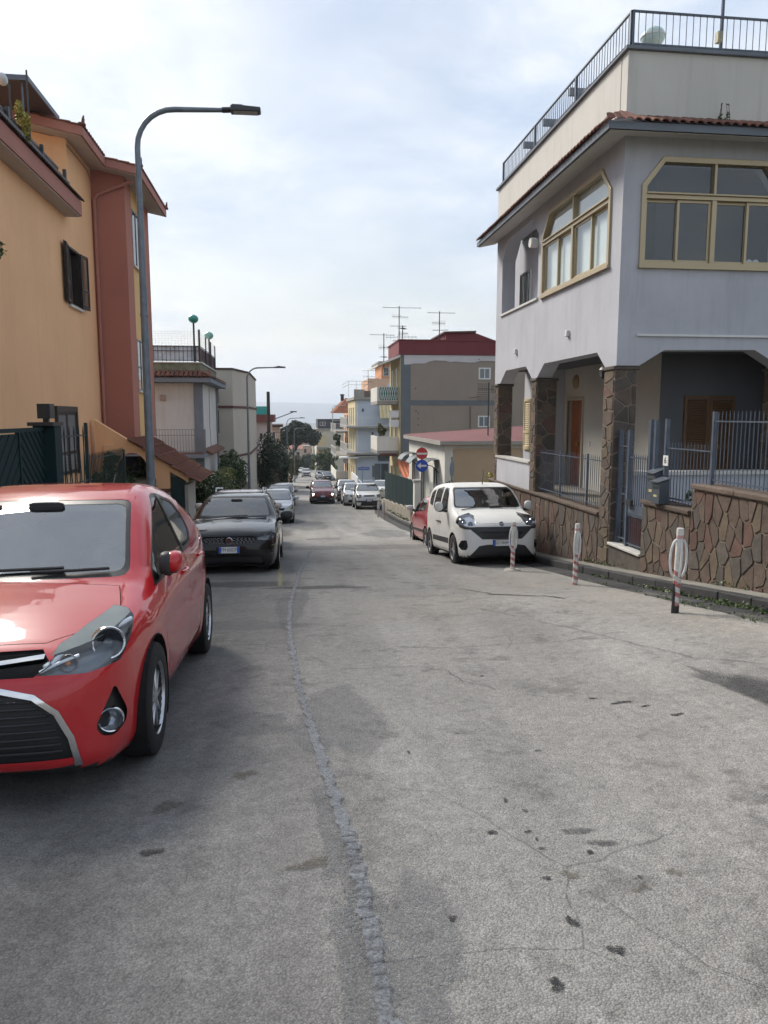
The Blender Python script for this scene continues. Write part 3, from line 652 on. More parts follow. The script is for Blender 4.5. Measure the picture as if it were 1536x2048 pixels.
def bay(F, poly, vt, pane_back, n=4):
    (u0, v0), (u1, _), (_, vs), (uc1, v1), (uc0, _), _ = poly; t = 0.055
    o = MB().fbox(F, u0 - 0.04, u1 + 0.04, v0 - 0.05, v0 - 0.001, -0.3, 0.06).build('window', M_bronze, house)
    fr = MB(); ins = [(u0 + t, v0 + t), (u1 - t, v0 + t), (u1 - t, vs - 0.02), (uc1 - 0.02, v1 - t), (uc0 + 0.02, v1 - t), (u0 + t, vs - 0.02)]
    out = [(u0 - 0.03, v0), (u1 + 0.03, v0), (u1 + 0.03, vs + 0.01), (uc1 + 0.01, v1 + 0.03), (uc0 - 0.01, v1 + 0.03), (u0 - 0.03, vs + 0.01)]
    fr.panel(F, out, [ins], 0.035, -0.10)
    um = (u0 + u1) / 2
    fr.fbox(F, u0 + t, u1 - t, vt - 0.035, vt + 0.03, -0.09, 0.028); fr.fbox(F, u0 + t, u1 - t, vt + 0.032, vt + 0.06, 0.0, 0.06)
    fr.fbox(F, um - 0.04, um + 0.04, v0 + t, vt - 0.036, -0.09, 0.026); fr.fbox(F, um - 0.022, um + 0.022, vt + 0.062, v1 - t, -0.09, 0.024)
    fr.build('frame', M_bronze, o, bevel=0.005)
    for k in range(4):
        a, b = ((u0 + t, um - 0.04), (um + 0.04, u1 - t))[k // 2]; mid = (a + b) / 2
        a, b = ((a, mid + 0.02), (mid - 0.02, b))[k % 2]; w = -0.045 if k % 2 == 0 else -0.012; s = 0.045
        sf = MB(); sf.panel(F, [(a, v0 + t), (b, v0 + t), (b, vt - 0.036), (a, vt - 0.036)], [[(a + s, v0 + t + s), (b - s, v0 + t + s), (b - s, vt - 0.036 - s), (a + s, vt - 0.036 - s)]], w, w - 0.03)
        so_ = sf.build('sash', M_bronze, o, bevel=0.004)
        MB().fbox(F, a + s, b - s, v0 + t + s, vt - 0.036 - s, w - 0.018, w - 0.012).build('pane', G_clear, so_)
    for (a, b) in ((u0 + t, um - 0.022), (um + 0.022, u1 - t)):
        left = a < um - 0.1
        pl = [(a, vt + 0.06), (b, vt + 0.06), (b, v1 - t), (uc0 + 0.02, v1 - t), (a, vs - 0.02)] if left else [(a, vt + 0.06), (b, vt + 0.06), (b, vs - 0.02), (uc1 - 0.02, v1 - t), (a, v1 - t)]
        MB().prism(F, pl, -0.05, -0.044).build('pane', G_clear, o)
    if pane_back: MB().prism(F, [(a_ + (0.01 if a_ < (u0 + u1) / 2 else -0.01), b_ - 0.01 if b_ > v0 + 0.5 else b_ + 0.01) for a_, b_ in poly], -0.13, -0.115).build('pane_back', M_paneback, o)
    return o
bay(FS, wh, 5.22, True); wfront = bay(FF, fw_, 5.16, False)
for (u, v) in ((7.80, 4.19), (7.92, 4.19)): mb = MB(); mb.lathe([(0.02, -0.09), (0.055, -0.09), (0.055, 0), (0.02, 0)], 14, (u, 12.25, v), 'y'); mb.build('paper_roll', M_white, wfront)
MB().fbox(FF, 6.62, 6.9, 4.14, 4.17, -0.25, -0.2).build('ledge_box', M_white, wfront)
# eave all round with clay tiles
def eave_ring(prof):
    mb = MB(); n = len(prof); vs = []
    for (d, z) in prof: vs += [(XF - d, 19.45 + 0.22, z), (XF - d, YF - d, z), (13.6, YF - d, z)]
    fs = [(3 * i + k, 3 * ((i + 1) % n) + k, 3 * ((i + 1) % n) + k + 1, 3 * i + k + 1) for i in range(n) for k in (0, 1)]
    fs += [tuple(3 * i for i in range(n)), tuple(3 * i + 2 for i in range(n))[::-1]]
    return mb.add(vs, fs)
ev = eave_ring([(-0.01, 6.10), (0.50, 5.99), (0.50, 6.10), (-0.01, 6.36)]).build('eave', M_fascia, house)
eave_ring([(-0.008, 6.078), (0.45, 5.98), (0.45, 5.99), (-0.008, 6.094)]).build('eave_soffit', M_cream, ev)
tm = MB()
prof = [(0.068 * math.cos(t), 0.05 * math.sin(t)) for t in [math.pi * k / 6 for k in range(7)]]
vs = []
for yy, zz, sc in ((0.0, 0.0, 1.0), (0.58, 0.272, 0.86)):
    vs += [(a * sc, yy, zz + b * sc) for a, b in prof] + [(a * sc * 0.82, yy, zz + b * sc * 0.75 - 0.004) for a, b in prof]
tm.add(vs, [(i, i + 1, 14 + i + 1, 14 + i) for i in range(6)] + [(7 + i + 1, 7 + i, 21 + i, 21 + i + 1) for i in range(6)] + [(i + 1, i, 7 + i, 7 + i + 1) for i in range(6)] + [(0, 14, 21, 7), (6, 13, 27, 20)])
tile_me = tm.mesh('roof_tile', M_tile, smooth=True, angle=50)
def lay_tiles(parent, xs_or_ys, axis, edge, z, me=tile_me, jit=0.006):
    off = wloc(parent)
    for t in xs_or_ys:
        o = link('roof_tile', me, parent)
        p = Vector((t, edge, z)) if axis == 'x' else Vector((edge, t, z))
        if axis == 'x' and t < XF + 0.06 or axis == 'y' and t < YF + 0.06: k_ = max(0.12, (t - (4.93 if axis == 'x' else 11.5)) / 0.56); o.scale = (1, min(1, k_), min(1, k_ + 0.25))
        o.location = p - off + Vector((random.uniform(-jit, jit), random.uniform(-jit, jit), random.uniform(-jit, jit) * 0.6))
        o.rotation_euler = (0, 0, (0 if axis == 'x' else -math.pi / 2) + random.uniform(-0.02, 0.02))
lay_tiles(ev, [4.95 + 0.145 * k for k in range(48)], 'x', YF - 0.56, 6.105)
lay_tiles(ev, [11.60 + 0.145 * k for k in range(55)], 'y', XF - 0.56, 6.105)
# terrace railing, lamp globe, mast, pergola
rail = thing('terrace_railing', 'dark blue metal railing along the roof terrace of the grey house', 'railing', (5.5, 12.1, 7.42))
FR1 = Fr((5.50, 0, 0), (0, 1, 0), (-1, 0, 0)); FR2 = Fr((0, 12.08, 0), (1, 0, 0), (0, -1, 0))
fence(rail, FR1, 12.08, 19.3, 7.42, 7.995, [7.985, 7.50], M_iron, 0.115, 0.007, False, (12.1, 14.4, 16.8, 19.28), 0.02, 0.02)
fence(rail, FR2, 5.50, 13.0, 7.42, 7.995, [7.983, 7.498], M_iron, 0.115, 0.007, False, (5.52, 8.4, 11.0), 0.02, 0.02)
o = thing('terrace_lamp', 'frosted globe lamp behind the terrace railing of the grey house', 'lamp', (6.31, 13.0, 7.42))
MB().tube([(6.31, 13, 6.3), (6.31, 13, 7.9)], 0.03, 8).build('post', M_black, o)
gl = MB(); gl.ball((6.31, 13, 8.07), (0.2, 0.2, 0.16), 20, 12); gl.build('globe', smat('frosted globe', (0.45, 0.56, 0.54), 0.3), o, smooth=True)
gl = MB(); gl.lathe([(0.19, -0.012), (0.212, -0.01), (0.212, 0.01), (0.19, 0.012)], 24, (6.31, 13, 8.07)); gl.build('band', M_white, o)
o = thing('roof_mast', 'thin blue antenna mast on the terrace above the tiled eave', 'mast', (7.15, 12.3, 6.3))
MB().tube([(7.15, 12.3, 6.3), (7.16, 12.3, 9.4)], 0.028, 8).build('mast', M_iron, o); MB().box(7.04, 7.12, 12.2, 12.3, 7.68, 7.84).build('junction_box', pmat('yellowed plastic', (0.42, 0.37, 0.24), 0.6), o)
o = thing('pergola', 'dark timber pergola beams on the roof terrace', 'pergola', (6.6, 17, 6.3))
for k, yy in enumerate((15.4, 17.0, 18.4)): MB().box(5.75, 9.2, yy, yy + 0.09, 8.08, 8.22).build('beam', M_fascia, o)
MB().box(5.95, 6.05, 14.9, 18.9, 8.0, 8.08).build('beam', M_fascia, o); MB().box(9.0, 9.1, 14.9, 18.9, 8.0, 8.08).build('beam', M_fascia, o)
for xx in (5.95, 9.0):
    for yy in (14.95, 18.7): MB().box(xx, xx + 0.1, yy, yy + 0.1, 6.3, 8.0).build('post', M_fascia, o)
# porch: inner walls, door, shutters
FP = Fr((6.9, 0, 0), (0, 1, 0), (-1, 0, 0)); FQ = Fr((0, 13.3, 0), (1, 0, 0), (0, -1, 0)); FW = Fr((6.25, 0, 0), (0, 1, 0), (-1, 0, 0))
MB().panel(FP, [(13.3, -0.16), (17.0, -0.16), (17.0, 1.98), (17.95, 1.98), (17.95, -0.16), (18.2, -0.16), (18.2, 2.76), (13.3, 2.76)], [], 0, -0.2).build('porch_wall', M_porch, house)
MB().panel(FQ, [(6.901, -0.16), (13.1, -0.16), (13.1, 2.76), (6.901, 2.76)], [], 0.001, -0.2).build('porch_wall', M_porchdk, house)
mb = MB(); mb.box(6.52, 13.0, 19.25, 19.44, -0.3, 2.75); mb.box(6.3, 13.0, 19.22, 19.44, 2.96, 6.1); mb.box(13.0, 13.19, 12.36, 19.44, -0.3, 6.1); mb.box(9.0, 9.2, 12.36, 13.29, -0.2, 2.75); mb.build('back_wall', M_lilac, house)  # includes an unseen cross wall on the right, added to darken the porch
mb = MB(); mb.box(6.25, 6.5, 18.2, 19.45, -0.3, 2.758); mb.box(6.5, 6.9, 18.2, 18.4, -0.3, 2.758); mb.build('porch_wall', M_lilac, house)
MB().box(5.80, 13.1, 12.3, 19.4, -0.4, -0.10).build('porch_floor', M_pave, house)
dr = MB().fbox(FP, 16.99, 17.96, -0.12, 1.99, -0.14, -0.10).build('door', pmat('varnished wood', (0.30, 0.10, 0.035), 0.45, var=0.25, scale=5, coat=0.2), house)
mb = MB()
for (a, b) in ((17.09, 17.44), (17.51, 17.86)):
    for (c, d) in ((0.05, 0.85), (0.98, 1.85)): mb.fbox(FP, a, b, c, d, -0.102, -0.085)
mb.build('door_panel', MATS['varnished wood'], dr, bevel=0.01)
mb = MB(); mb.ball((6.97, 17.47, 0.92), 0.04); mb.build('handle', smat('brass', (0.45, 0.33, 0.14), 0.3, metal=0.9), dr, smooth=True)
mb = MB(); mb.fbox(FP, 16.93, 17.0, -0.12, 2.05, -0.03, 0.03); mb.fbox(FP, 17.95, 18.02, -0.12, 2.05, -0.03, 0.03); mb.fbox(FP, 17.0, 17.95, 1.98, 2.05, -0.03, 0.03); mb.build('door_frame', pmat('door surround', (0.42, 0.38, 0.30), 0.7), house)
M_shutb = pmat('brown louvre paint', (0.12, 0.065, 0.03), 0.55, var=0.15); M_shutc = pmat('cream louvre paint', (0.50, 0.41, 0.24), 0.55, var=0.1)
louvre(house, FQ, 7.38, 8.40, 0.50, 1.98, M_shutb, step=0.045); louvre(house, FW, 18.78, 19.36, 0.72, 2.05, M_shutc, leaves_=1)
mb = MB(); mb.lathe([(0.0, -0.06), (0.12, -0.055), (0.17, -0.02), (0.17, 0.0), (0, 0)], 20, (6.9, 17.45, 2.42), 'x'); mb.build('wall_lamp', pmat('amber lamp glass', (0.28, 0.19, 0.09), 0.4), house, smooth=True)
MB().fbox(FP, 16.5, 16.56, 0.92, 1.02, 0.0, 0.02).build('bell_push', M_white, house)
# parapets between the columns
mb = MB(); mb.box(XF + 0.005, XF + 0.20, 16.42, 19.18, -0.1, 0.52); mb.build('porch_parapet', M_lilac, house)
mb = MB(); mb.box(XF - 0.03, XF + 0.24, 16.41, 19.19, 0.522, 0.57); mb.build('parapet_cap', M_marble, house)
mb = MB(); mb.box(5.84, 8.42, 12.12, 12.30, -0.3, 0.58); mb.build('porch_parapet', M_lilac, house)
mb = MB(); mb.box(5.835, 8.425, 12.08, 12.34, 0.582, 0.65); mb.build('parapet_cap', M_marble, house)
def column(x0, x1, y0, y1, zb, zt, seed, dens=1.0, zs=None):
    c = MB().box(x0, x1, y0, y1, zb, zt).build('column', M_mortar, house)
    MB().box(x0 - 0.035, x1 + 0.035, y0 - 0.035, y1 + 0.035, zt + 0.001, zt + 0.06).build('capital', M_stones[2], c, bevel=0.01)
    zs = zs if zs is not None else zb
    fs_ = Fr((x0, 0, 0), (0, 1, 0), (-1, 0, 0)); ff = Fr((0, y0, 0), (1, 0, 0), (0, -1, 0)); fr_ = Fr((x1, 0, 0), (0, -1, 0), (1, 0, 0)); fb = Fr((0, y1, 0), (-1, 0, 0), (0, 1, 0))
    lay_stones(c, fs_, stone_cells(y0, y1, zs, zt, int(9 * (zt - zs) * dens), seed, 0.85), seed, w=(5, 1.2, 2, 2.5))
    lay_stones(c, ff, stone_cells(x0, x1, zs, zt, int(8 * (zt - zs) * dens), seed + 1, 0.95), seed + 1, w=(4, 1.5, 4, 0.6))
    return c
column(XF, 5.83, 12.05, 12.46, -1.25, 2.375, 11); column(XF + 0.01, 5.90, 16.06, 16.40, -0.1, 2.375, 21); column(XF + 0.01, 5.82, 19.14, 19.46, -0.1, 2.375, 31)
column(8.42, 8.82, 12.05, 12.46, -0.2, 2.375, 41, 0.6)
# odds and ends on the facade
mb = MB(); mb.fbox(FF, 5.76, 10.5, 2.925, 2.96, 0.002, 0.035); mb.build('conduit', M_white, house)
for (u, v) in ((14.23, 3.20), (17.6, 3.14)): MB().fbox(FS, u - 0.05, u + 0.05, v - 0.06, v + 0.06, 0.0, 0.06).build('alarm_box', M_white, house, bevel=0.012)
mb = MB(); mb.lathe([(0.0, -0.16), (0.10, -0.16), (0.11, -0.1), (0.095, -0.09), (0.11, -0.05), (0.095, -0.04), (0.1, 0.0)], 18, (5.43, 16.28, 5.36), 'x'); mb.build('vent_pipe', M_white, house, smooth=True)
def lantern(p, name='lantern'):
    x, y, z = p; m = MB(); m.box(x - .05, x + .05, y - .05, y + .05, z - .13, z); m.lathe([(0.085, 0), (0.06, .04), (0.0, .09)], 8, (x, y, z)); m.lathe([(0.0, -.17), (0.06, -.13), (0.06, -.12)], 8, (x, y, z)); m.tube([(x, y, z + .08), (x, y, z + .25)], 0.008, 6)
    return m.build(name, M_black, house)
lantern((5.6, 12.9, 2.42)); lantern((5.6, 16.62, 2.42))
MB().fbox(FS, 12.47, 12.50, -0.1, 2.44, -0.3, -0.27).build('downpipe', M_fascia, house)
wd = thing('wall_weed', 'small weed tuft growing on the tiled eave of the grey house', 'weed', (7.0, 11.8, 6.26)); mb = MB(); p = []
for k in range(9):
    bx = 7.0 + random.uniform(-.1, .1); h = random.choice((0.08, 0.1, 0.14, 0.3)); tx = bx + random.uniform(-.06, .06); mb.tube([(bx, 11.8, 6.24), ((bx + tx) / 2, 11.79, 6.26 + h * .5), (tx, 11.78, 6.26 + h)], [.006, .005, .003], 5)
    for q_ in range(7): f_ = random.random(); p.append((bx + (tx - bx) * f_ + random.uniform(-.015, .015), 11.79 + random.uniform(-.02, .02), 6.26 + h * f_))
mb.build('stem', pmat('weed stem', (0.05, 0.06, 0.03), 0.8), wd); foliage('foliage', p, 0.045, leafmat('weed leaf', (0.03, 0.05, 0.02), (0.07, 0.11, 0.04)), wd, 3)

# ------------------------------------------------------------------ stone boundary walls, gate, fences
def ground_line(u): return z1(5.2, u) + 0.03
w1 = thing('stone_wall', 'low crazy-paved stone wall under the blue railing beside the white van', 'wall', (XF, 15.9, -1.2))
MB().box(XF, XF + 0.3, 12.462, 19.9, -3.0, -0.152).build('core', M_mortar, w1)
for k in range(7): MB().box(XF - 0.05, XF + 0.33, 12.47 + k * 1.06, 12.47 + (k + 1) * 1.06 - 0.008, -0.15, -0.092).build('coping_slab', M_stones[0], w1, bevel=0.012)
lay_stones(w1, FS, [c for c in stone_cells(12.48, 19.88, -2.1, -0.16, 185, 5, 1.42, 0.015) if max(p[1] - ground_line(p[0]) for p in c) > 0.04], 5, ground_line, w=(5, 2.6, 2.4, 1.2))
w2 = thing('stone_wall', 'stepped brown stone wall right of the blue gate beside the nearest bollard', 'wall', (XF, 7.0, -0.5))
MB().panel(FS, [(1.5, -1.5), (10.85, -1.5), (10.85, 0.25), (9.43, 0.25), (9.43, 0.62), (1.5, 0.62)], [], 0, -0.3).build('core', M_mortar, w2)
lay_stones(w2, FS, [c for c in stone_cells(3.5, 9.42, -0.95, 0.61, 170, 8, 1.25, 0.014) if max(p[1] - ground_line(p[0]) for p in c) > 0.04], 8, ground_line, w=(5, 2.6, 3, 2.0))
lay_stones(w2, FS, [c for c in stone_cells(9.44, 10.84, -0.95, 0.24, 36, 9, 1.2, 0.014) if max(p[1] - ground_line(p[0]) for p in c) > 0.04], 9, ground_line, w=(5, 2.2, 3, 1.0))
for k in range(2): MB().box(XF - 0.05, XF + 0.34, 9.44 + k * 0.71, 9.44 + (k + 1) * 0.71 - 0.006, 0.252, 0.318).build('coping_slab', M_stones[0], w2, bevel=0.014)
for k in range(8): MB().box(XF - 0.05, XF + 0.34, 1.5 + k * 0.99, 1.5 + (k + 1) * 0.99 - 0.006, 0.622, 0.69).build('coping_slab', M_stones[0], w2, bevel=0.014)
lay_stones(w2, Fr((0, 10.85, 0), (-1, 0, 0), (0, 1, 0)), stone_cells(-XF - 0.29, -XF - 0.01, -0.9, 0.24, 8, 17), 17)
mb = MB(); mb.box(XF - 0.03, XF + 0.32, 10.86, 12.04, -0.60, -0.555)
st = thing('gate_step', 'worn white marble step below the blue gate', 'step', (XF, 11.4, -0.9)); mb.build('tread', M_marble, st, bevel=0.008)
MB().box(XF + 0.005, XF + 0.30, 10.86, 12.04, -1.6, -0.602).build('riser', M_stones[2], st)
gate = thing('metal_gate', 'narrow dark blue barred entrance gate between stone column and wall', 'gate', (XF, 11.3, -0.55))
FG = Fr((XF + 0.12, 0, 0), (0, 1, 0), (-1, 0, 0))
for u, t in ((11.98, 1.37), (11.62, 1.37), (10.90, 1.55), (10.74, 1.54)): MB().fbox(FG, u - 0.03, u + 0.03, -0.55 if u > 10.85 else 0.32, t, -0.03, 0.03).build('post', M_iron, gate)
fence(gate, FG, 11.62, 11.98, -0.5, 1.35, [-0.45, 0.3, 1.1], M_iron, 0.12, 0.009)
fence(gate, FG, 10.93, 11.59, -0.52, 1.0, [-0.5, -0.02, 0.93], M_iron, 0.075, 0.008)
MB().fbox(FG, 10.93, 11.59, 0.0, 0.16, -0.01, 0.018).build('lock_plate', M_iron, gate); MB().fbox(FG, 11.38, 11.55, 0.14, 0.24, 0.02, 0.07).build('lock', M_black, gate)
MB().fbox(FG, 10.95, 11.57, -0.50, -0.05, -0.02, -0.012).build('kick_panel', pmat('rust red panel', (0.12, 0.04, 0.035), 0.6), gate)
f1 = thing('metal_fence', 'blue spiked railing on the low stone wall between two porch columns', 'fence', (XF, 14.3, -0.09))
fence(f1, Fr((XF + 0.1, 0, 0), (0, 1, 0), (-1, 0, 0)), 12.5, 16.04, -0.07, 0.90, [0.80, 0.0], M_iron, 0.092, 0.0065, True, (13.3, 14.7), 0.014, 0.016)
f2 = thing('metal_fence', 'short blue spiked railing on the lower wall step behind the letter boxes', 'fence', (XF, 9.8, 0.32))
fence(f2, FG, 9.22, 10.42, 0.34, 1.24, [1.13, 0.40], M_iron, 0.085, 0.0065, True, (10.42,), 0.014, 0.025, (0.33, 1.56))
f3 = thing('metal_fence', 'tall blue spiked railing on the upper stone wall at the right edge', 'fence', (XF, 6.0, 0.69))
fence(f3, FG, 2.0, 9.19, 0.72, 1.67, [1.53, 0.76], M_iron, 0.085, 0.0065, True, (9.19, 6.6, 4.0), 0.014, 0.022, (0.69, 1.66))
def mailbox(x, y, z, w, h, label):
    o = thing('letter_box', label, 'letter box', (x, y, z)); d = 0.16
    m = MB(); F = Fr((x, y, z), (0, 1, 0), (-1, 0, 0)); m.prism(Fr((x, y, z), (-1, 0, 0), (0, 1, 0)), [(0, 0), (d, 0), (d, h * 0.86), (0, h)], -w / 2, w / 2); m.build('body', smat('slate letter box paint', (0.06, 0.075, 0.09), 0.4), o, bevel=0.008)
    MB().fbox(F, -w * 0.36, w * 0.36, h * 0.62, h * 0.72, d - 0.004, d + 0.006).build('slot', M_black, o); MB().fbox(F, -w * 0.2, w * 0.2, h * 0.28, h * 0.36, d - 0.002, d + 0.003).build('name_card', pmat('yellow card', (0.5, 0.42, 0.2), 0.6), o)
    m = MB(); m.prism(Fr((x, y, z), (-1, 0, 0), (0, 1, 0)), [(-0.01, h + 0.012), (d + 0.03, h * 0.85 + 0.008), (d + 0.03, h * 0.85 + 0.02), (-0.01, h + 0.026)], -w / 2 - 0.012, w / 2 + 0.012); m.build('lid', smat('slate letter box paint', (0.06, 0.075, 0.09), 0.4), o)
mailbox(XF + 0.05, 10.26, 0.32, 0.24, 0.36, 'dark grey letter box, the lower one, on the stone wall step')
mailbox(XF + 0.16, 10.62, 0.32, 0.26, 0.48, 'dark grey letter box, the taller one, close to the gate post')
o = thing('number_plate', 'small white house number tile on the blue fence', 'sign', (XF + 0.08, 10.36, 0.92)); MB().fbox(FG, 10.29, 10.43, 0.87, 1.02, 0.03, 0.042).build('tile', M_white, o)
t = link('numeral', text_mesh('6', 0.13, M_black), o); t.location = (-0.0035, 0.0, 0.025); t.rotation_euler = (R(90), 0, R(-90))
P = blob_pts(clumpy((5.75, 9.75, 0.42), (0.16, 0.22, 0.2), 7, 4), 260, 5); tag(foliage('shrub', P, 0.075, leafmat('weed leaf', (0.03, 0.05, 0.02), (0.07, 0.11, 0.04)), None, 6), 'small leafy shrub behind the short blue railing', 'shrub')

# ------------------------------------------------------------------ orange house on the left
M_orange = pmat('orange stucco', (0.84, 0.50, 0.275), 0.9, var=0.07, scale=0.5, fine=14, bump=0.15, bscale=50, streak=0.22, dirt=(0.60, 0.34, 0.17))
M_yellow = pmat('pale yellow stucco', (0.70, 0.46, 0.20), 0.9, var=0.06, scale=0.6, bump=0.12)
M_brown = pmat('red brown stucco', (0.40, 0.165, 0.125), 0.9, var=0.07, scale=0.7, bump=0.12)
M_trim = pmat('dusty brown trim', (0.40, 0.18, 0.145), 0.85, var=0.1, scale=1.0, bump=0.1)
M_soffit = pmat('pale soffit', (0.47, 0.43, 0.41), 0.9, var=0.06, bump=0.08)
M_dkwood = pmat('dark stained louvre', (0.035, 0.025, 0.02), 0.5, var=0.2)
M_greyslat = pmat('grey louvre slat', (0.22, 0.215, 0.21), 0.5, var=0.1)
M_tiledk = pmat('weathered dark tile', (0.085, 0.05, 0.042), 0.9, var=0.35, scale=4, bump=0.4, bscale=30, rnd=0.3)
oh = thing('orange_house', 'orange stucco house with red brown corner tower and tiled roofs on the left', 'house', (-9, 18, -0.32))
FA = Fr((-6, 0, 0), (0, 1, 0), (1, 0, 0)); FB = Fr((0, 24.9, 0), (1, 0, 0), (0, -1, 0)); FC = Fr((-5.08, 0, 0), (0, 1, 0), (1, 0, 0))
wu = [(21.95, 4.72), (23.05, 4.72), (23.05, 6.22), (21.95, 6.22)]
MB().panel(FA, [(6, -0.4), (24.9, -0.4), (24.9, 9.25), (22.4, 9.25), (22.4, 7.3), (6, 7.3)], [wu], 0, -0.3).build('street_wall', M_orange, oh)
mb = MB(); mb.box(-16, -6.302, 6, 6.3, -0.4, 7.3); mb.prism(Fr((0, 22.4, 0), (1, 0, 0), (0, 1, 0)), [(-13.9, 7.0), (-6.302, 7.0), (-6.302, 9.2), (-13.9, 10.7)], 0, 0.3); mb.box(-13, -6.3, 24.6, 24.898, -0.4, 9.2); mb.box(-16, -6.302, 6.3, 22.4, 7.05, 7.25); mb.build('wall', M_orange, oh)
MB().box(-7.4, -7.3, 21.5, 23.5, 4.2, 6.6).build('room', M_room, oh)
# tower: yellow core between brown pilasters
MB().box(-6.2, -5.08, 24.95, 28.75, 0.6, 9.1).build('tower_wall', M_yellow, oh)
mb = MB(); mb.box(-6.002, -5.0, 24.9, 24.948, 0.62, 9.12)
mb.box(-5.078, -5.0, 24.95, 25.85, 0.85, 9.12); mb.box(-5.078, -5.0, 27.75, 28.8, 0.85, 9.12); mb.box(-6.2, -5.0, 28.752, 28.8, 0.85, 9.12)
mb.build('pilaster', M_brown, oh)
for (a, b) in ((6.60, 8.30), (2.50, 4.12)): window(oh, FC, 26.15, 27.35, a, b, M_greyslat, G_dark, mull=1)
# sloping roof edge: rake seen from the street end, gutter fascia along the street
SL = 0.20
def zr(x): return 9.06 + SL * (-5.4 - x)
rf = MB(); th = 0.24
for (xa, xb, ya, yb) in ((-14, -5.4, 21.8, 24.302), (-14, -4.4, 24.3, 29.2)):
    rf.hexa([(xa, ya, zr(xa)), (xb, ya, zr(xb)), (xb, yb, zr(xb)), (xa, yb, zr(xa)), (xa, ya, zr(xa) + th), (xb, ya, zr(xb) + th), (xb, yb, zr(xb) + th), (xa, yb, zr(xa) + th)])
roof = rf.build('roof', M_trim, oh)
sf = MB()
for (xa, xb, ya, yb) in ((-13.9, -5.46, 21.86, 24.36), (-13.9, -4.46, 24.362, 29.1)):
    sf.hexa([(xa, ya, zr(xa) - 0.02), (xb, ya, zr(xb) - 0.02), (xb, yb, zr(xb) - 0.02), (xa, yb, zr(xa) - 0.02), (xa, ya, zr(xa) - 0.002), (xb, ya, zr(xb) - 0.002), (xb, yb, zr(xb) - 0.002), (xa, yb, zr(xa) - 0.002)])
sf.build('soffit', M_soffit, roof)
tr = MB(); L = 0.42
vs = []
for xx, zz, sc in ((0.0, 0.0, 1.0), (-L, SL * L - 0.02, 0.85)): vs += [(xx, a * 1.25 * sc, zz + b * 1.2 * sc) for a, b in prof] + [(xx, a * sc, zz + b * 0.8 * sc - 0.006) for a, b in prof]
tr.add(vs, [(i, i + 1, 14 + i + 1, 14 + i) for i in range(6)] + [(7 + i + 1, 7 + i, 21 + i, 21 + i + 1) for i in range(6)] + [(i + 1, i, 7 + i, 7 + i + 1) for i in range(6)] + [(0, 14, 21, 7), (6, 13, 27, 20)])
rake_me = tr.mesh('roof_tile', M_tile, smooth=True, angle=50)
def put(me, parent, p, rz_=0.0, name='roof_tile'):
    o = link(name, me, parent); o.location = Vector(p) - wloc(parent); o.rotation_euler = (0, random.uniform(-0.02, 0.02), rz_ + random.uniform(-0.02, 0.02)); return o
for k in range(8):
    for r_ in range(2): put(rake_me, roof, (-5.36 - k * 0.34, 21.84 + r_ * 0.2, zr(-5.4 - k * 0.34) + th + 0.004))
for k in range(3):
    for r_ in range(1): put(rake_me, roof, (-4.36 - k * 0.34, 24.34, zr(-4.4 - k * 0.34) + th + 0.004))
for k in range(10): put(rake_me, roof, (-5.36, 22.2 + k * 0.21, zr(-5.4) + th + 0.004))
for k in range(22): put(rake_me, roof, (-4.36, 24.55 + k * 0.21, zr(-4.4) + th + 0.004))
def finial(x, y, z):
    m = MB(); m.box(x - 0.06, x + 0.10, y - 0.08, y + 0.08, z, z + 0.06)
    for i, (dy, h) in enumerate(((-0.055, 0.17), (-0.02, 0.24), (0.02, 0.26), (0.055, 0.19))): m.tube([(x + 0.04, y + dy * 0.6, z + 0.04), (x + 0.05, y + dy, z + h * 0.7), (x + 0.07, y + dy * 1.1, z + h)], [0.035, 0.028, 0.014], 7)
    m.build('ridge_finial', M_tile, roof, smooth=True)
finial(-5.42, 21.82, zr(-5.4) + th + 0.02); finial(-4.42, 24.36, zr(-4.4) + th + 0.02); finial(-4.42, 29.1, zr(-4.4) + th + 0.02)
# projecting ledge with tiles and a dark railing above
lb = MB().box(-6.0, -5.56, 6, 22.0, 7.02, 7.40).build('ledge', M_trim, oh)
MB().box(-6.0, -5.60, 6.05, 21.96, 6.99, 7.018).build('ledge_soffit', M_soffit, lb)
lt = MB(); vs = []
for xx, zz, sc in ((0.0, 0.0, 1.0), (-0.40, 0.16, 0.9)): vs += [(xx, a * 0.9 * sc, zz + b * sc) for a, b in prof] + [(xx, a * 0.75 * sc, zz + b * 0.7 * sc - 0.006) for a, b in prof]
lt.add(vs, [(i, i + 1, 14 + i + 1, 14 + i) for i in range(6)] + [(7 + i + 1, 7 + i, 21 + i, 21 + i + 1) for i in range(6)] + [(i + 1, i, 7 + i, 7 + i + 1) for i in range(6)] + [(0, 14, 21, 7), (6, 13, 27, 20)])
ledge_me = lt.mesh('roof_tile', M_tiledk, smooth=True, angle=50)
for k in range(64): put(ledge_me, lb, (-5.48, 14.0 + k * 0.126, 7.405))
mb = MB(); mb.box(-5.80, -5.66, 10, 21.3, 7.62, 7.70); mb.box(-5.86, -5.78, 10, 20.8, 7.86, 7.92); mb.box(-5.82, -5.70, 10, 21.4, 7.40, 7.52)
for yy in (12.0, 15, 17.2, 19.4, 21.2): mb.box(-5.80, -5.72, yy, yy + 0.08, 7.4, 8.0)
mb.build('balcony_rail', M_black, oh)
mb = MB(); mb.tube([(-5.78, 17.55, 7.4), (-5.8, 17.6, 8.6)], 0.022, 8); mb.tube([(-5.75, 18.6, 7.4), (-5.75, 18.6, 9.3)], 0.02, 8); mb.build('trellis_post', M_black, oh)
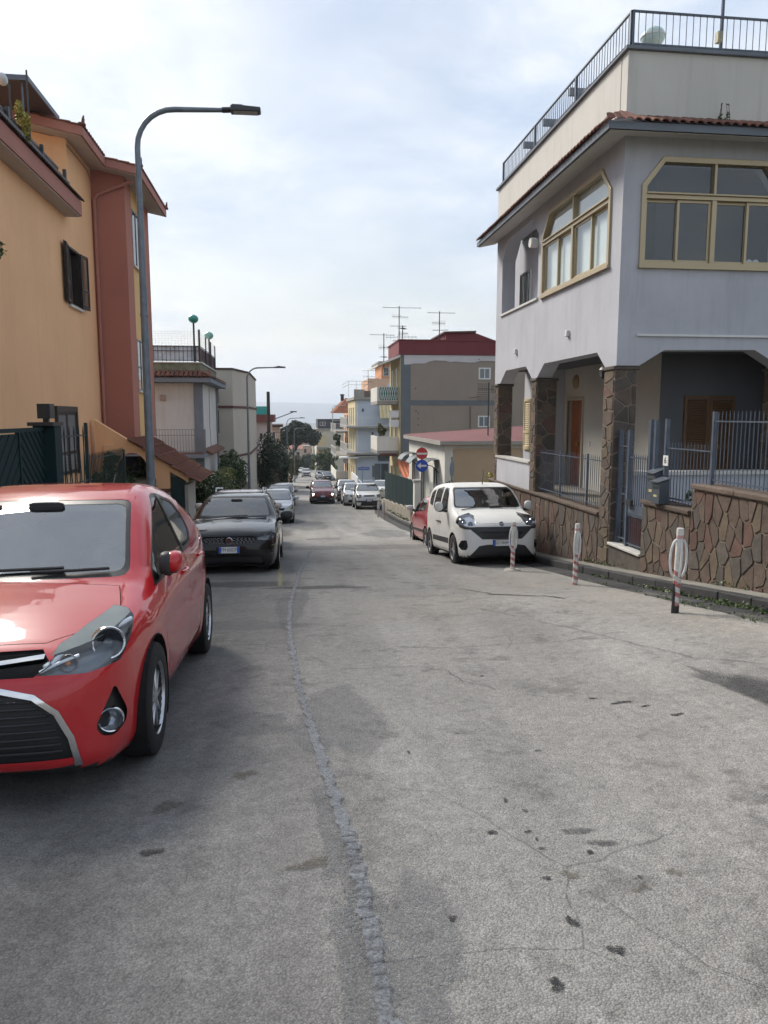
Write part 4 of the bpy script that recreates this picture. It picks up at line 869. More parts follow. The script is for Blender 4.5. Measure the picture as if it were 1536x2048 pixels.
mb = MB(); mb.ball((-5.8, 17.2, 8.52), (0.1, 0.16, 0.12), 12, 8); mb.build('floodlight', smat('grey lamp glass', (0.5, 0.52, 0.52), 0.3), oh, smooth=True)
P = blob_pts(clumpy((-5.72, 18.1, 8.05), (0.18, 0.35, 0.55), 12, 9), 700, 10)
tag(foliage('climbing_plant', P, 0.085, leafmat('yellow green leaf', (0.10, 0.12, 0.02), (0.30, 0.26, 0.04), (0.5, 0.42, 0.1)), None, 3), 'yellow flowering climber on the balcony rail of the orange house', 'plant')
hp = thing('hanging_plant', 'drooping leafy twig against the orange wall at the left frame edge', 'plant', (-5.8, 16.4, 4.2))
foliage('foliage', blob_pts([((-5.78, 16.35, 4.95), (0.14, 0.22, 0.13)), ((-5.78, 16.2, 4.85), (0.1, 0.15, 0.1)), ((-5.8, 16.15, 4.45), (0.04, 0.06, 0.25))], 110, 21, 0.9), 0.09, leafmat('mid green leaf', (0.02, 0.04, 0.014), (0.055, 0.095, 0.03), (0.12, 0.16, 0.06)), hp, 4)
MB().tube([(-5.95, 15.6, 5.1), (-5.85, 16.0, 5.1), (-5.78, 16.25, 4.95), (-5.8, 16.15, 4.55), (-5.8, 16.12, 4.2)], 0.008, 5).build('stem', pmat('bark', (0.09, 0.065, 0.045), 0.9, var=0.3, bump=0.5), hp)
aw = thing('roof_canopy', 'dark flat canopy above the upper terrace of the orange house', 'canopy', (-8, 21, 7.25))
mb = MB(); mb.box(-11, -6.15, 19.9, 22.35, 9.62, 9.69); mb.build('sheet', pmat('dark canopy board', (0.06, 0.045, 0.045), 0.6), aw); mb = MB(); mb.box(-11.02, -6.12, 19.87, 19.9, 9.60, 9.72); mb.box(-6.15, -6.12, 19.9, 22.37, 9.60, 9.72); mb.build('edge', M_iron, aw)
for xx in (-6.3, -9.5): MB().tube([(xx, 20.0, 7.25), (xx, 20.0, 9.62)], 0.025, 8).build('post', M_iron, aw)
# upper window with its shutters swung open, lower louvred door
mb = MB(); mb.panel(FA, [(21.90, 4.67), (23.10, 4.67), (23.10, 6.27), (21.90, 6.27)], [[(21.96, 4.73), (23.04, 4.73), (23.04, 6.21), (21.96, 6.21)]], 0.02, -0.2)
wo = mb.build('window', M_dkwood, oh); MB().fbox(FA, 21.96, 23.04, 4.73, 6.21, -0.22, -0.21).build('pane', G_dark, wo); MB().fbox(FA, 21.85, 23.15, 4.60, 4.665, -0.1, 0.08).build('sill', M_marble, wo)
a = R(9); FL1 = Fr((-5.975, 21.93, 0), (math.sin(a) * 0.9, -math.cos(a), 0), (math.cos(a), math.sin(a) * 0.9, 0))
louvre(wo, FL1, 0.0, 0.54, 4.70, 6.24, M_dkwood, leaves_=1).children[0].data.materials[0] = M_greyslat; mb = MB(); mb.fbox(FL1, -0.02, 0.56, 4.68, 6.26, -0.025, 0.0); mb.build('shutter_back', M_dkwood, wo)
a = R(8); FL2 = Fr((-5.975, 23.07, 0), (math.sin(a), math.cos(a), 0), (math.cos(a), -math.sin(a), 0)); louvre(wo, FL2, 0.0, 0.54, 4.70, 6.24, M_dkwood, leaves_=1)
lo = louvre(oh, FA, 20.15, 21.85, 0.05, 1.70, M_dkwood, name='louvred_door', step=0.06)
bpy.data.objects[lo.children[0].name].data.materials[0] = M_greyslat
mb = MB(); mb.fbox(FA, 20.06, 20.148, 0.0, 1.86, -0.02, 0.075); mb.fbox(FA, 21.852, 21.94, 0.0, 1.86, -0.02, 0.075); mb.fbox(FA, 20.148, 21.852, 1.702, 1.86, -0.02, 0.075); mb.build('door_frame', M_dkwood, lo)
# downpipe with its elbow
mb = MB(); mb.tube([(-4.72, 24.70, 8.78), (-5.2, 24.80, 8.62), (-5.80, 24.84, 8.40), (-5.9, 24.84, 8.25), (-5.9, 24.84, 0.9), (-5.9, 24.8, -0.3)], 0.05, 10); mb.build('downpipe', M_trim, oh, smooth=True)
mb = MB(); mb.tube([(-5.98, 22.4, 9.0), (-5.98, 24.5, 8.98), (-5.95, 24.86, 8.7)], 0.012, 6); mb.build('cable', M_greyslat, oh)
# arched stair wall with its tiled canopy coming down to the street
arch = [(-4.38 - 0.56 + 0.56 * math.cos(t), -0.42 + 0.92 * math.sin(t)) for t in [math.pi * k / 14 for k in range(15)]]
outer = [(-6.0, -1.2), (-6.0, 1.50), (-3.30, -0.24), (-3.30, -0.42), (-3.84, -0.08), (-3.84, -0.62), (-4.375, -0.62)] + arch + [(-5.505, -1.2)]
sw = thing('stair_porch', 'orange arched stair porch with stepped red tile canopy beside the lamp post', 'porch', (-4.5, 25.5, -2.4))
MB().panel(Fr((0, 24.82, 0), (1, 0, 0), (0, -1, 0)), outer, [], 0, -0.25).build('arch_wall', M_orange, sw)
MB().box(-4.38, -3.83, 24.79, 25.1, -0.72, -0.622).build('brick_band', M_tile, sw)
for k in range(5): 
    for j in range(2): MB().box(-4.36 + j * 0.265, -4.36 + (j + 1) * 0.265 - 0.01, 24.81 - 0.003 * j, 25.08, -2.6 + k * 0.375, -2.6 + (k + 1) * 0.375 - 0.01).build('block', pmat('pale tuff block', (0.36, 0.32, 0.25), 0.9, var=0.2, bump=0.3, rnd=0.2), sw, bevel=0.01)
MB().box(-3.40, -3.30, 24.84, 26.6, -2.8, -0.52).build('side_wall', pmat('grey render', (0.36, 0.34, 0.31), 0.9), sw)
MB().box(-3.835, -3.402, 25.0, 25.06, -2.8, -0.25).build('dark_gate', M_irondark, sw)
MB().box(-5.9, -4.25, 26.3, 26.5, -3.0, 0.30).build('back_wall', M_room, sw)  # added dark backing: the shade inside the arch is put into its colour
for k in range(5):
    xa = -5.02 + k * 0.41; za = 0.93 - k * 0.268; m = MB(); xb = xa + 0.47; zb = za - 0.245; ye = 28.5
    m.hexa([(xa, 24.66, za - 0.045), (xb, 24.66, zb - 0.045), (xb, ye, zb - 0.045), (xa, ye, za - 0.045), (xa, 24.66, za), (xb, 24.66, zb), (xb, ye, zb), (xa, ye, za)])
    tr_ = m.build('tile_row', M_tile, sw, bevel=0.012)
    m = MB()
    for j in range(20):
        yj = 24.75 + j * 0.19; m.hexa([(xa, yj, za - 0.01), (xb + 0.002, yj, zb - 0.01), (xb + 0.002, yj + 0.03, zb - 0.01), (xa, yj + 0.03, za - 0.01), (xa, yj, za + 0.016), (xb + 0.002, yj, zb + 0.016), (xb + 0.002, yj + 0.03, zb + 0.016), (xa, yj + 0.03, za + 0.016)])
    m.build('tile_rib', M_tile, tr_)
MB().fbox(FB, -5.72, -5.45, 0.45, 0.75, 0.08, 0.2).build('meter_box', M_orange, sw, bevel=0.01)
sw.location = (-4.37, 24.05, -2.4)
# green gate, fan railing, spiked fence
L_ivy = leafmat('dark ivy leaf', (0.012, 0.026, 0.010), (0.035, 0.065, 0.022), (0.09, 0.12, 0.05)); L_mid = leafmat('mid green leaf', (0.02, 0.04, 0.014), (0.055, 0.095, 0.03), (0.12, 0.16, 0.06)); L_light = leafmat('light hedge leaf', (0.06, 0.08, 0.02), (0.13, 0.15, 0.05), (0.24, 0.24, 0.10)); L_dark = leafmat('dark tree leaf', (0.008, 0.018, 0.010), (0.022, 0.042, 0.02), (0.05, 0.075, 0.03)); L_olive = leafmat('olive leaf', (0.05, 0.055, 0.02), (0.11, 0.11, 0.04), (0.2, 0.18, 0.08))
FN = Fr((-4.0, 0, 0), (0, 1, 0), (1, 0, 0))
M_gatedk = pmat('dark teal gate paint', (0.006, 0.026, 0.030), 0.6, var=0.25, scale=4, bump=0.05, spec=0.2)
gg = thing('slatted_gate', 'dark green gate with diagonal slats behind the red car', 'gate', (-4, 11, -0.95))
def diag(u0, u1, v0, v1, lean, pitch, wid):
    k = u0 - 2.8
    while k < u1 + 2.8:
        poly = [(k, v0), (k + wid, v0), (k + wid + lean * (v1 - v0), v1), (k + lean * (v1 - v0), v1)]
        poly = clip_half(clip_half(poly, (u0, 0), (-1, 0)), (u1, 0), (1, 0)) if True else poly
        if len(poly) >= 3: MB().prism(FN, poly, -0.012, 0.012).build('slat', M_gatedk, gg)
        k += pitch
diag(8.4, 11.55, -0.75, 1.34, 1.15, 0.27, 0.215); diag(11.62, 12.70, -0.85, 1.36, -1.15, 0.20, 0.145)
mb = MB(); mb.fbox(FN, 8.3, 12.74, 1.36, 1.42, -0.03, 0.03); mb.fbox(FN, 11.552, 11.618, -0.9, 1.358, -0.03, 0.03); mb.fbox(FN, 8.3, 12.74, -0.92, -0.86, -0.03, 0.03); mb.build('frame', M_gatedk, gg)
MB().fbox(FN, 12.76, 13.12, -1.2, 1.44, -0.17, 0.17).build('pillar', M_gatedk, gg); MB().fbox(FN, 12.60, 13.16, 1.442, 1.50, -0.2, 0.2).build('pillar_cap', M_black, gg); MB().fbox(FN, 12.80, 13.05, 1.56, 1.80, -0.1, 0.1).build('lamp_box', M_black, gg); MB().fbox(FN, 12.88, 12.97, 1.50, 1.56, -0.04, 0.04).build('lamp_foot', M_black, gg)
ff_ = thing('fan_railing', 'dark railing with fan-shaped crossing bars beside the green gate', 'fence', (-4, 14.2, -1.0))
MB().fbox(FN, 13.14, 15.3, 1.22, 1.245, -0.012, 0.012).build('rail', M_irondark, ff_); MB().fbox(FN, 13.14, 15.3, 0.33, 0.355, -0.012, 0.012).build('rail', M_irondark, ff_); MB().fbox(FN, 15.27, 15.33, -1.2, 1.47, -0.03, 0.03).build('post', M_irondark, ff_)
for k in range(13):
    u = 13.3 + k * 0.155; d = 0.10 * (1 if k % 2 else -1)
    MB().tube([FN(u - d, -1.0), FN(u + d * 0.2, 0.35), FN(u + d, 1.24), FN(u + d * 1.1, 1.42)], [0.011, 0.011, 0.011, 0.003], 6).build('bar', M_irondark, ff_)
f4 = thing('metal_fence', 'low dark green spiked fence beyond the fan railing on the left', 'fence', (-4, 17, -1.3))
fence(f4, FN, 15.36, 18.55, -1.4, 0.86, [0.74, -0.6], M_irondark, 0.115, 0.010, True, (18.55,), 0.014, 0.02, (-1.6, 0.8))
bw = MB(); bw.panel(FN, [(6, -2.6), (24.7, -2.6), (24.7, -0.9), (15.3, -0.9), (15.3, -0.95), (6, -0.85)], [], -0.12, -0.30)
o = thing('garden_wall', 'low rendered garden wall below the green fence on the left', 'wall', (-4, 15, -1.5)); bw.build('wall', pmat('grey render', (0.36, 0.34, 0.31), 0.9), o)
def shrub(name, label, blobs, n, size, mat, seed, cat='shrub', group=None, stem=None):
    c = np.mean([b[0] for b in blobs], axis=0); zb = min(b[0][2] - b[1][2] for b in blobs)
    o = thing(name, label, cat, (float(c[0]), float(c[1]), float(zb)), group=group)
    foliage('foliage', blob_pts(blobs, n, seed), size, mat, o, seed)
    if stem:
        m = MB(); q = random.Random(seed)
        for k in range(4): m.tube([(c[0] + q.uniform(-.1, .1), c[1], zb - 0.5), tuple(np.array(blobs[k % len(blobs)][0]))], [0.03, 0.012], 6)
        m.build('stem', pmat('bark', (0.09, 0.065, 0.045), 0.9, var=0.3, bump=0.5), o)
    return o
shrub('ivy', 'dark ivy filling the arch under the stair porch', clumpy((-4.8, 24.2, -0.7), (0.75, 0.5, 1.2), 22, 41), 3200, 0.10, L_ivy, 42, 'ivy')
shrub('shrub', 'leafy dark shrub behind the low spiked fence', clumpy((-4.75, 20.6, -0.6), (0.5, 2.3, 0.85), 26, 43), 3600, 0.10, L_ivy, 44)
shrub('shrub', 'broad-leaved bright plant at the foot of the orange wall', clumpy((-5.35, 22.9, 0.25), (0.35, 0.45, 0.35), 8, 45), 240, 0.2, L_mid, 46)

# hedges along the left pavement
def hedge(name, label, x0, x1, y0, y1, z0, z1_, n, size, mat, seed):
    r = np.random.RandomState(seed); P = np.stack([r.uniform(x0, x1, n), r.uniform(y0, y1, n), r.uniform(z0, z1_, n)], 1)
    ax = r.choice([0, 1, 2, 2, 0, 1], n)
    for k in range(n):
        a = ax[k]; lo, hi = ((x0, x1), (y0, y1), (z0, z1_))[a]; d = abs(r.normal()) * 0.10
        P[k, a] = (hi - d) if (a == 2 or (a == 0 and r.rand() < 0.75) or (a == 1 and r.rand() < 0.12)) else (lo + d)
    P[:, 2] += 0.10 * np.sin(P[:, 1] * 2.3 + seed) + 0.05 * np.sin(P[:, 0] * 5 + P[:, 1] * 4); P[:, 0] += 0.07 * np.sin(P[:, 1] * 3.1 + P[:, 2] * 4)
    o = thing(name, label, 'hedge', ((x0 + x1) / 2, (y0 + y1) / 2, z0)); foliage('foliage', P, size, mat, o, seed)
    MB().box(x0 + 0.2, x1 - 0.2, y0 + 0.2, y1 - 0.2, z0, z1_ - 0.25).build('branches', pmat('hedge twigs', (0.012, 0.018, 0.008), 0.95), o)
hedge('hedge', 'dark clipped hedge just past the stair porch', -3.75, -2.85, 26.9, 31.5, -3.2, -0.72, 4200, 0.10, L_ivy, 51)
hedge('hedge', 'pale yellow-green hedge beyond the dark clipped hedge', -3.45, -2.72, 32.0, 37.5, -3.7, -0.95, 3600, 0.10, L_light, 52)
shrub('shrub', 'tall loose climbing bush in front of the beige house', clumpy((-3.3, 41.5, -1.6), (0.85, 1.6, 1.75), 26, 53), 4600, 0.13, L_mid, 54, stem=True)

# ------------------------------------------------------------------ white house with balcony and roof terrace
M_wht = pmat('stained white stucco', (0.60, 0.575, 0.55), 0.9, var=0.10, scale=0.6, fine=10, bump=0.2, streak=0.45, dirt=(0.36, 0.31, 0.27))
M_gpost = pmat('blue grey post', (0.19, 0.21, 0.245), 0.85, var=0.12)
wh_ = thing('white_house', 'stained white house with iron balcony and railed roof terrace on the left', 'house', (-7, 40.5, -3.6))
MB().box(-11, -4.26, 37.2, 44.4, -4.4, 3.18).build('wall', M_wht, wh_)
MB().box(-4.62, -4.22, 37.14, 37.5, -4.4, 3.17).build('corner_post', M_gpost, wh_)
MB().box(-11.2, -3.72, 36.5, 45.0, 3.19, 3.42).build('eave', M_gpost, wh_, bevel=0.02)
etr = MB(); etr.hexa([(-11.2, 36.46, 3.43), (-3.68, 36.46, 3.43), (-3.68, 45, 3.43), (-11.2, 45, 3.43), (-11.0, 37.0, 3.70), (-4.2, 37.0, 3.70), (-4.2, 44.6, 3.70), (-11.0, 44.6, 3.70)]); et = etr.build('tile_roof', M_tiledk, wh_)
big = MB(); vs = []
for yy, zz, sc in ((0.0, 0.0, 1.0), (0.6, 0.30, 0.88)): vs += [(a * 1.4 * sc, yy, zz + b * 1.5 * sc) for a, b in prof] + [(a * 1.1 * sc, yy, zz + b * sc - 0.006) for a, b in prof]
big.add(vs, [(i, i + 1, 14 + i + 1, 14 + i) for i in range(6)] + [(7 + i + 1, 7 + i, 21 + i, 21 + i + 1) for i in range(6)] + [(i + 1, i, 7 + i, 7 + i + 1) for i in range(6)] + [(0, 14, 21, 7), (6, 13, 27, 20)])
big_me = big.mesh('roof_tile', M_tile, smooth=True, angle=50)
for k in range(14): put(big_me, et, (-6.6 + k * 0.215, 36.42, 3.45))
for k in range(20): put(big_me, et, (-3.64, 36.6 + k * 0.4, 3.45), R(90))
MB().box(-11, -4.22, 37.0, 44.5, 3.5, 4.12).build('terrace_parapet', pmat('mossy parapet', (0.20, 0.21, 0.15), 0.95, var=0.4, scale=2.2, streak=0.7, dirt=(0.05, 0.06, 0.03), bump=0.4), wh_)
MB().box(-11.05, -4.16, 36.94, 44.56, 4.122, 4.17).build('parapet_coping', M_marble, wh_)
FT = Fr((0, 37.02, 0), (1, 0, 0), (0, -1, 0)); FU = Fr((-4.24, 0, 0), (0, 1, 0), (1, 0, 0))
tr1 = thing('terrace_railing', 'railing with grey sheeting around the roof terrace of the white house', 'railing', (-7, 37, 4.17))
MB().fbox(FT, -11, -4.3, 4.22, 4.95, -0.05, -0.04).build('front_sheet', pmat('grey blue sheeting', (0.60, 0.68, 0.76), 0.7, var=0.2, scale=2, streak=0.3), tr1); MB().fbox(FU, 37.1, 44.3, 4.22, 4.9, -0.05, -0.04).build('side_sheet', pmat('maroon sheeting', (0.13, 0.055, 0.06), 0.7), tr1)
fence(tr1, FT, -6.8, -4.24, 4.18, 4.95, [4.90, 4.70, 4.25], M_black, 0.2, 0.012, False, (-4.26,), 0.02, 0.045, (4.18, 5.7)); fence(tr1, FU, 37.1, 44.3, 4.18, 4.95, [4.92, 4.25], M_black, 0.45, 0.012, False, (39.6, 42.0, 44.3), 0.02, 0.03, (4.18, 5.6))
mw = MB()
for k in range(18): mw.fbox(FT, -6.9 + k * 0.15, -6.894 + k * 0.15, 4.95, 5.62, 0.0, 0.006)
for k in range(6): mw.fbox(FT, -6.9, -4.28, 5.05 + k * 0.11, 5.056 + k * 0.11, 0.002, 0.008)
for k in range(22): mw.fbox(FU, 37.1 + k * 0.33, 37.108 + k * 0.33, 4.95, 5.6, 0.0, 0.006)
o = mw.build('wire_mesh', pmat('galvanised wire', (0.35, 0.36, 0.36), 0.4, metal=0.6), tr1); o['kind'] = 'stuff'
M_teal = smat('green lamp globe', (0.03, 0.26, 0.21), 0.3)
for nm, lab, x, y, zb, zt, mt in (('a', 'dark green globe lamp on the corner of the white house terrace', -4.5, 37.0, 4.17, 6.05, M_teal), ('b', 'pale green globe lamp on the far side of the white house terrace', -4.26, 41.5, 4.17, 5.75, smat('pale green lamp globe', (0.20, 0.38, 0.33), 0.3))):
    o = thing('terrace_lamp', lab, 'lamp', (x, y, zb)); MB().tube([(x, y, zb), (x, y, zt)], 0.045, 8).build('post', M_black, o); m = MB(); m.ball((x, y, zt + 0.14), (0.24, 0.24, 0.2), 16, 10); m.build('globe', mt, o, smooth=True)
MB().box(-11, -4.05, 36.0, 37.2, -0.38, -0.20).build('balcony_slab', M_gpost, wh_); MB().box(-11, -4.1, 36.05, 37.15, -0.198, -0.16).build('balcony_floor', M_tile, wh_)
bal = thing('balcony_railing', 'grey iron balcony railing on the white house', 'railing', (-6, 36.05, -0.16))
fence(bal, Fr((0, 36.06, 0), (1, 0, 0), (0, -1, 0)), -7.2, -4.1, -0.15, 0.98, [0.96, 0.7, -0.05], pmat('grey iron', (0.17, 0.18, 0.19), 0.5, metal=0.3), 0.135, 0.011, False, (-4.1,), 0.018, 0.03); fence(bal, Fr((-4.1, 0, 0), (0, 1, 0), (1, 0, 0)), 36.06, 37.1, -0.15, 0.98, [0.96, -0.05], MATS['grey iron'], 0.14, 0.011, False, (), 0.018)
lg2 = MB(); lg2.hexa([(-4.26, 37.5, -0.2), (-3.85, 37.5, -0.32), (-3.85, 44.4, -0.32), (-4.26, 44.4, -0.2), (-4.26, 37.5, 0.0), (-3.85, 37.5, -0.22), (-3.85, 44.4, -0.22), (-4.26, 44.4, 0.0)]); lg2.build('tile_ledge', M_tile, wh_)
MB().fbox(Fr((0, 37.2, 0), (1, 0, 0), (0, -1, 0)), -6.2, -5.95, 2.35, 2.62, 0.0, 0.12).build('wall_lantern', pmat('pink lantern', (0.36, 0.26, 0.23), 0.7), wh_, bevel=0.01)
mb = MB(); mb.tube([(-4.2, 44.2, 3.2), (-4.2, 44.2, -4)], 0.05, 8); mb.tube([(-4.2, 40.2, 3.1), (-4.22, 40.3, 1.0), (-4.2, 40.5, -0.1)], 0.015, 6); mb.build('downpipe', M_gpost, wh_)
MB().box(-6.4, -5.0, 37.17, 37.21, -4.2, -0.6).build('dark_doorway', M_dkwood, wh_)

# ------------------------------------------------------------------ beige block
M_beige = pmat('beige render', (0.47, 0.43, 0.375), 0.9, var=0.07, scale=0.5, bump=0.12, streak=0.18, dirt=(0.36, 0.33, 0.29))
be = thing('beige_block', 'plain beige three-storey block with dark string courses on the left', 'building', (-5.5, 52, -4.6))
FZ = Fr((0, 0, 0), (1, 0, 0), (0, 0, 1))
def zprism(poly, z0, z1_):
    m = MB(); n = len(poly); return m.add([(x, y, z0) for x, y in poly] + [(x, y, z1_) for x, y in poly], [tuple(range(n))[::-1], tuple(range(n, 2 * n))] + [(i, (i + 1) % n, n + (i + 1) % n, n + i) for i in range(n)])
fp = [(-10, 46.0), (-3.42, 46.0), (-2.66, 50.0), (-2.66, 60), (-10, 60)]
zprism(fp, -6.0, 4.36).build('wall', M_beige, be)
big_fp = [(-10, 45.93), (-3.38, 45.93), (-2.59, 49.97), (-2.59, 60.05), (-10, 60.05)]
zprism(big_fp, 4.362, 4.47).build('roof_edge', M_tiledk, be)
for zz in (2.08, -0.92): zprism(big_fp, zz, zz + 0.14).build('string_course', pmat('maroon band', (0.11, 0.045, 0.04), 0.8), be)
FBe = Fr((0, 46.0, 0), (1, 0, 0), (0, -1, 0))
for (a, b) in ((2.4, 3.6), (0.6, 1.9)): window(be, FBe, -4.62, -4.32, a, b, M_dkwood, G_dark, mull=0, sill=True)
# garden pillars on the left beyond the beige block
M_pil = pmat('old plaster pillar', (0.38, 0.34, 0.28), 0.9, var=0.25, bump=0.3)
for k, (lab, yy) in enumerate((('first plaster gate pillar below the second lamp post', 47.5), ('second plaster gate pillar below the second lamp post', 51.5), ('third plaster gate pillar, farthest of the row on the left', 56))):
    zb = z1(-2.6, yy); o = thing('gate_pillar', lab, 'pillar', (-2.9, yy, zb), group='plaster pillars on the left'); MB().box(-3.1, -2.7, yy, yy + 0.4, zb - 0.3, zb + 1.55).build('shaft', M_pil, o); MB().box(-3.16, -2.64, yy - 0.06, yy + 0.46, zb + 1.551, zb + 1.68).build('cap', M_pil, o, bevel=0.02)
o = thing('garden_wall', 'low old plaster wall linking the pillars on the left', 'wall', (-2.9, 52, -5)); mb = MB()
for ya, yb in ((47.9, 51.5), (51.9, 56), (56.4, 75)):
    za = z1(-2.9, yb) - 0.2; mb.box(-3.0, -2.8, ya, yb, za, z1(-2.9, ya) + 0.8)
mb.build('wall', M_pil, o)

# ------------------------------------------------------------------ right side: low white building, taupe block
M_wcream = pmat('chalky white stucco', (0.66, 0.64, 0.58), 0.9, var=0.1, scale=0.7, bump=0.15, streak=0.4, dirt=(0.42, 0.38, 0.30))
M_tan = pmat('tan render panel', (0.47, 0.355, 0.235), 0.9, var=0.06, scale=0.6, bump=0.12)
M_redroof = pmat('red roof coating', (0.15, 0.05, 0.05), 0.8, var=0.18, scale=1.2, bump=0.2)
M_conc = pmat('raw concrete', (0.33, 0.31, 0.28), 0.9, var=0.18, bump=0.25, streak=0.35, dirt=(0.18, 0.16, 0.14))
lw = thing('low_white_building', 'single-storey white building with flat red roof behind the road signs', 'building', (8.5, 35, -3))
MB().box(6.52, 13, 31.0, 40.6, -4.0, 0.42).build('wall', M_wcream, lw)
MB().box(6.9, 12.6, 30.955, 31.002, -3.2, 0.22).build('tan_panel', M_tan, lw)
mb = MB(); mb.hexa([(6.28, 30.7, 0.43), (13.2, 30.7, 0.43), (13.2, 40.9, 0.47), (6.28, 40.9, 0.47), (6.28, 30.7, 0.52), (13.2, 30.7, 0.52), (13.2, 40.9, 1.05), (6.28, 40.9, 0.60)]); mb.build('roof', M_redroof, lw)
MB().box(6.24, 13.25, 30.66, 30.698, 0.40, 0.55).build('roof_edge', M_conc, lw); MB().box(6.24, 6.278, 30.7, 40.9, 0.38, 0.56).build('roof_edge', M_conc, lw)
FLo = Fr((6.52, 0, 0), (0, 1, 0), (-1, 0, 0))
for u in (32.4, 35.6, 38.4):
    window(lw, FLo, u, u + 0.95, -2.6, -0.75, M_wcream, G_dark, mull=1, sill=False)
    m = MB(); pts = [(0.0, 0.02), (0.35, 0.0), (0.62, -0.14), (0.78, -0.34)]
    m.add([(6.5 - d, yy, -0.35 + z_ + t) for yy in (u - 0.25, u + 1.2) for t in (0, 0.03) for d, z_ in pts], [(i, i + 1, 8 + i + 1, 8 + i) for i in range(3)] + [(4 + i, 4 + i + 1, 12 + i + 1, 12 + i) for i in range(3)] + [(0, 1, 5, 4), (1, 2, 6, 5), (2, 3, 7, 6), (8, 9, 13, 12), (9, 10, 14, 13), (10, 11, 15, 14), (3, 7, 15, 11), (0, 4, 12, 8)])
    m.build('door_canopy', smat('smoky plastic sheet', (0.09, 0.105, 0.11), 0.35), lw, smooth=True)
    mb = MB(); mb.tube([(6.5, u - 0.2, -0.9), (6.2, u - 0.2, -0.6), (5.85, u - 0.2, -0.5)], 0.02, 6); mb.build('canopy_bracket', M_black, lw)
def antenna(name, label, x, y, zb, zt, kind, parts_scale=1.0):
    o = thing(name, label, 'antenna', (x, y, zb)); MB().tube([(x, y, zb), (x, y, zt)], 0.03, 6).build('mast', M_black, o)
    s = parts_scale; m = MB()
    if kind == 'panel':
        for k in range(9): m.box(x - 0.38 * s, x - 0.02, y - 0.06 , y - 0.045, zt - 0.62 * s + k * 0.07 * s, zt - 0.61 * s + k * 0.07 * s)
        for k in range(6): m.box(x - 0.38 * s + k * 0.07 * s, x - 0.37 * s + k * 0.07 * s, y - 0.042, y - 0.03, zt - 0.63 * s, zt - 0.03 * s)
        for k in range(8): m.box(x + 0.1, x + 0.3 * s, y, y + 0.012, zt - 0.1 * s - k * 0.05, zt - 0.088 * s - k * 0.05)
        m.tube([(x - 0.55, y - 0.1, zt - 0.3), (x + 0.35, y, zt - 0.32)], 0.012, 5)
    else:
        for j, (dz, Lh, a) in enumerate(kind):
            z = zt - dz; d = Vector((math.cos(a), math.sin(a), 0.0)); n_ = Vector((-d.y, d.x, 0)); c = Vector((x, y, z))
            m.tube([c - d * Lh * 0.75 + Vector((0, 0, -0.03)), c + d * Lh + Vector((0, 0, 0.04))], 0.014, 5)
            for k in range(9):
                q = c + d * (Lh * (-0.7 + 1.65 * k / 8)); hh = 0.24 - 0.012 * k
                if j % 2: m.tube([q - Vector((0, 0, hh * 0.7)), q + Vector((0, 0, hh * 0.7))], 0.008, 4)
                else: m.tube([q - n_ * hh, q + n_ * hh], 0.008, 4)
    e = m.build('elements', M_black, o)
    return o
antenna('television_antenna', 'panel television antenna on a tall mast above the low red roof', 9.2, 34, 0.7, 3.15, 'panel', 1.4)

M_taupe = pmat('taupe render', (0.275, 0.235, 0.195), 0.9, var=0.07, scale=0.5, bump=0.12, streak=0.30, dirt=(0.19, 0.16, 0.13))
M_slate = pmat('slate grey band', (0.13, 0.15, 0.165), 0.85, var=0.1)
M_redpar = pmat('dark red parapet', (0.16, 0.03, 0.035), 0.8, var=0.12, bump=0.1)
M_ywall = pmat('pale yellow wall', (0.56, 0.47, 0.28), 0.9, var=0.08)
tb = thing('taupe_block', 'three-storey block with blank taupe side wall and dark red parapet', 'building', (10.5, 53, -4.2))
FTb = Fr((0, 47, 0), (1, 0, 0), (0, -1, 0)); FTs = Fr((7.03, 0, 0), (0, 1, 0), (-1, 0, 0))
MB().box(7.03, 16, 47, 52, -5.5, 5.45).build('wall', M_taupe, tb)
MB().box(6.96, 7.028, 47.05, 52, -5.5, 5.44).build('street_wall', M_ywall, tb)
mb = MB(); mb.fbox(FTb, 7.0, 7.62, -5.0, 5.44, 0.0, 0.02); mb.fbox(FTb, 7.62, 13.6, 2.28, 2.60, 0.0, 0.02); mb.build('slate_band', M_slate, tb)
q = random.Random(4); up = [(7.2 + k * 0.33, 4.95 + q.uniform(-0.06, 0.09) + (0.08 if k > 4 else -0.1 * (1 - k / 4))) for k in range(27)]
MB().prism(FTb, up + [(16, 5.43), (7.2, 5.43)], 0.021, 0.03).build('plaster_repair', pmat('pale fresh plaster', (0.52, 0.51, 0.52), 0.9, var=0.06), tb)
MB().box(6.85, 16.1, 46.9, 52, 5.452, 6.30).build('parapet', M_redpar, tb); MB().box(6.80, 16.1, 46.85, 52, 6.302, 6.38).build('parapet_coping', M_redpar, tb)
mb = MB(); mb.add([(10.0, 47.6, 6.38), (15.5, 47.6, 6.38), (15.5, 52, 6.38), (10.0, 52, 6.38), (10.0, 47.6, 6.85), (11.9, 47.6, 6.92), (13.4, 47.6, 6.4), (10.0, 52, 6.85), (11.9, 52, 6.92), (13.4, 52, 6.4)], [(0, 1, 6, 5, 4), (3, 7, 8, 9, 2), (4, 5, 8, 7), (5, 6, 9, 8), (6, 1, 2, 9), (0, 4, 7, 3), (0, 3, 2, 1)]); mb.build('stair_head', M_redpar, tb); 
mb = MB(); mb.hexa([(9.85, 47.45, 6.86), (11.95, 47.45, 6.93), (11.95, 52.1, 6.93), (9.85, 52.1, 6.86), (9.85, 47.45, 6.96), (11.95, 47.45, 7.03), (11.95, 52.1, 7.03), (9.85, 52.1, 6.96)]); mb.build('stair_head_roof', pmat('maroon band', (0.11, 0.045, 0.04), 0.8), tb)
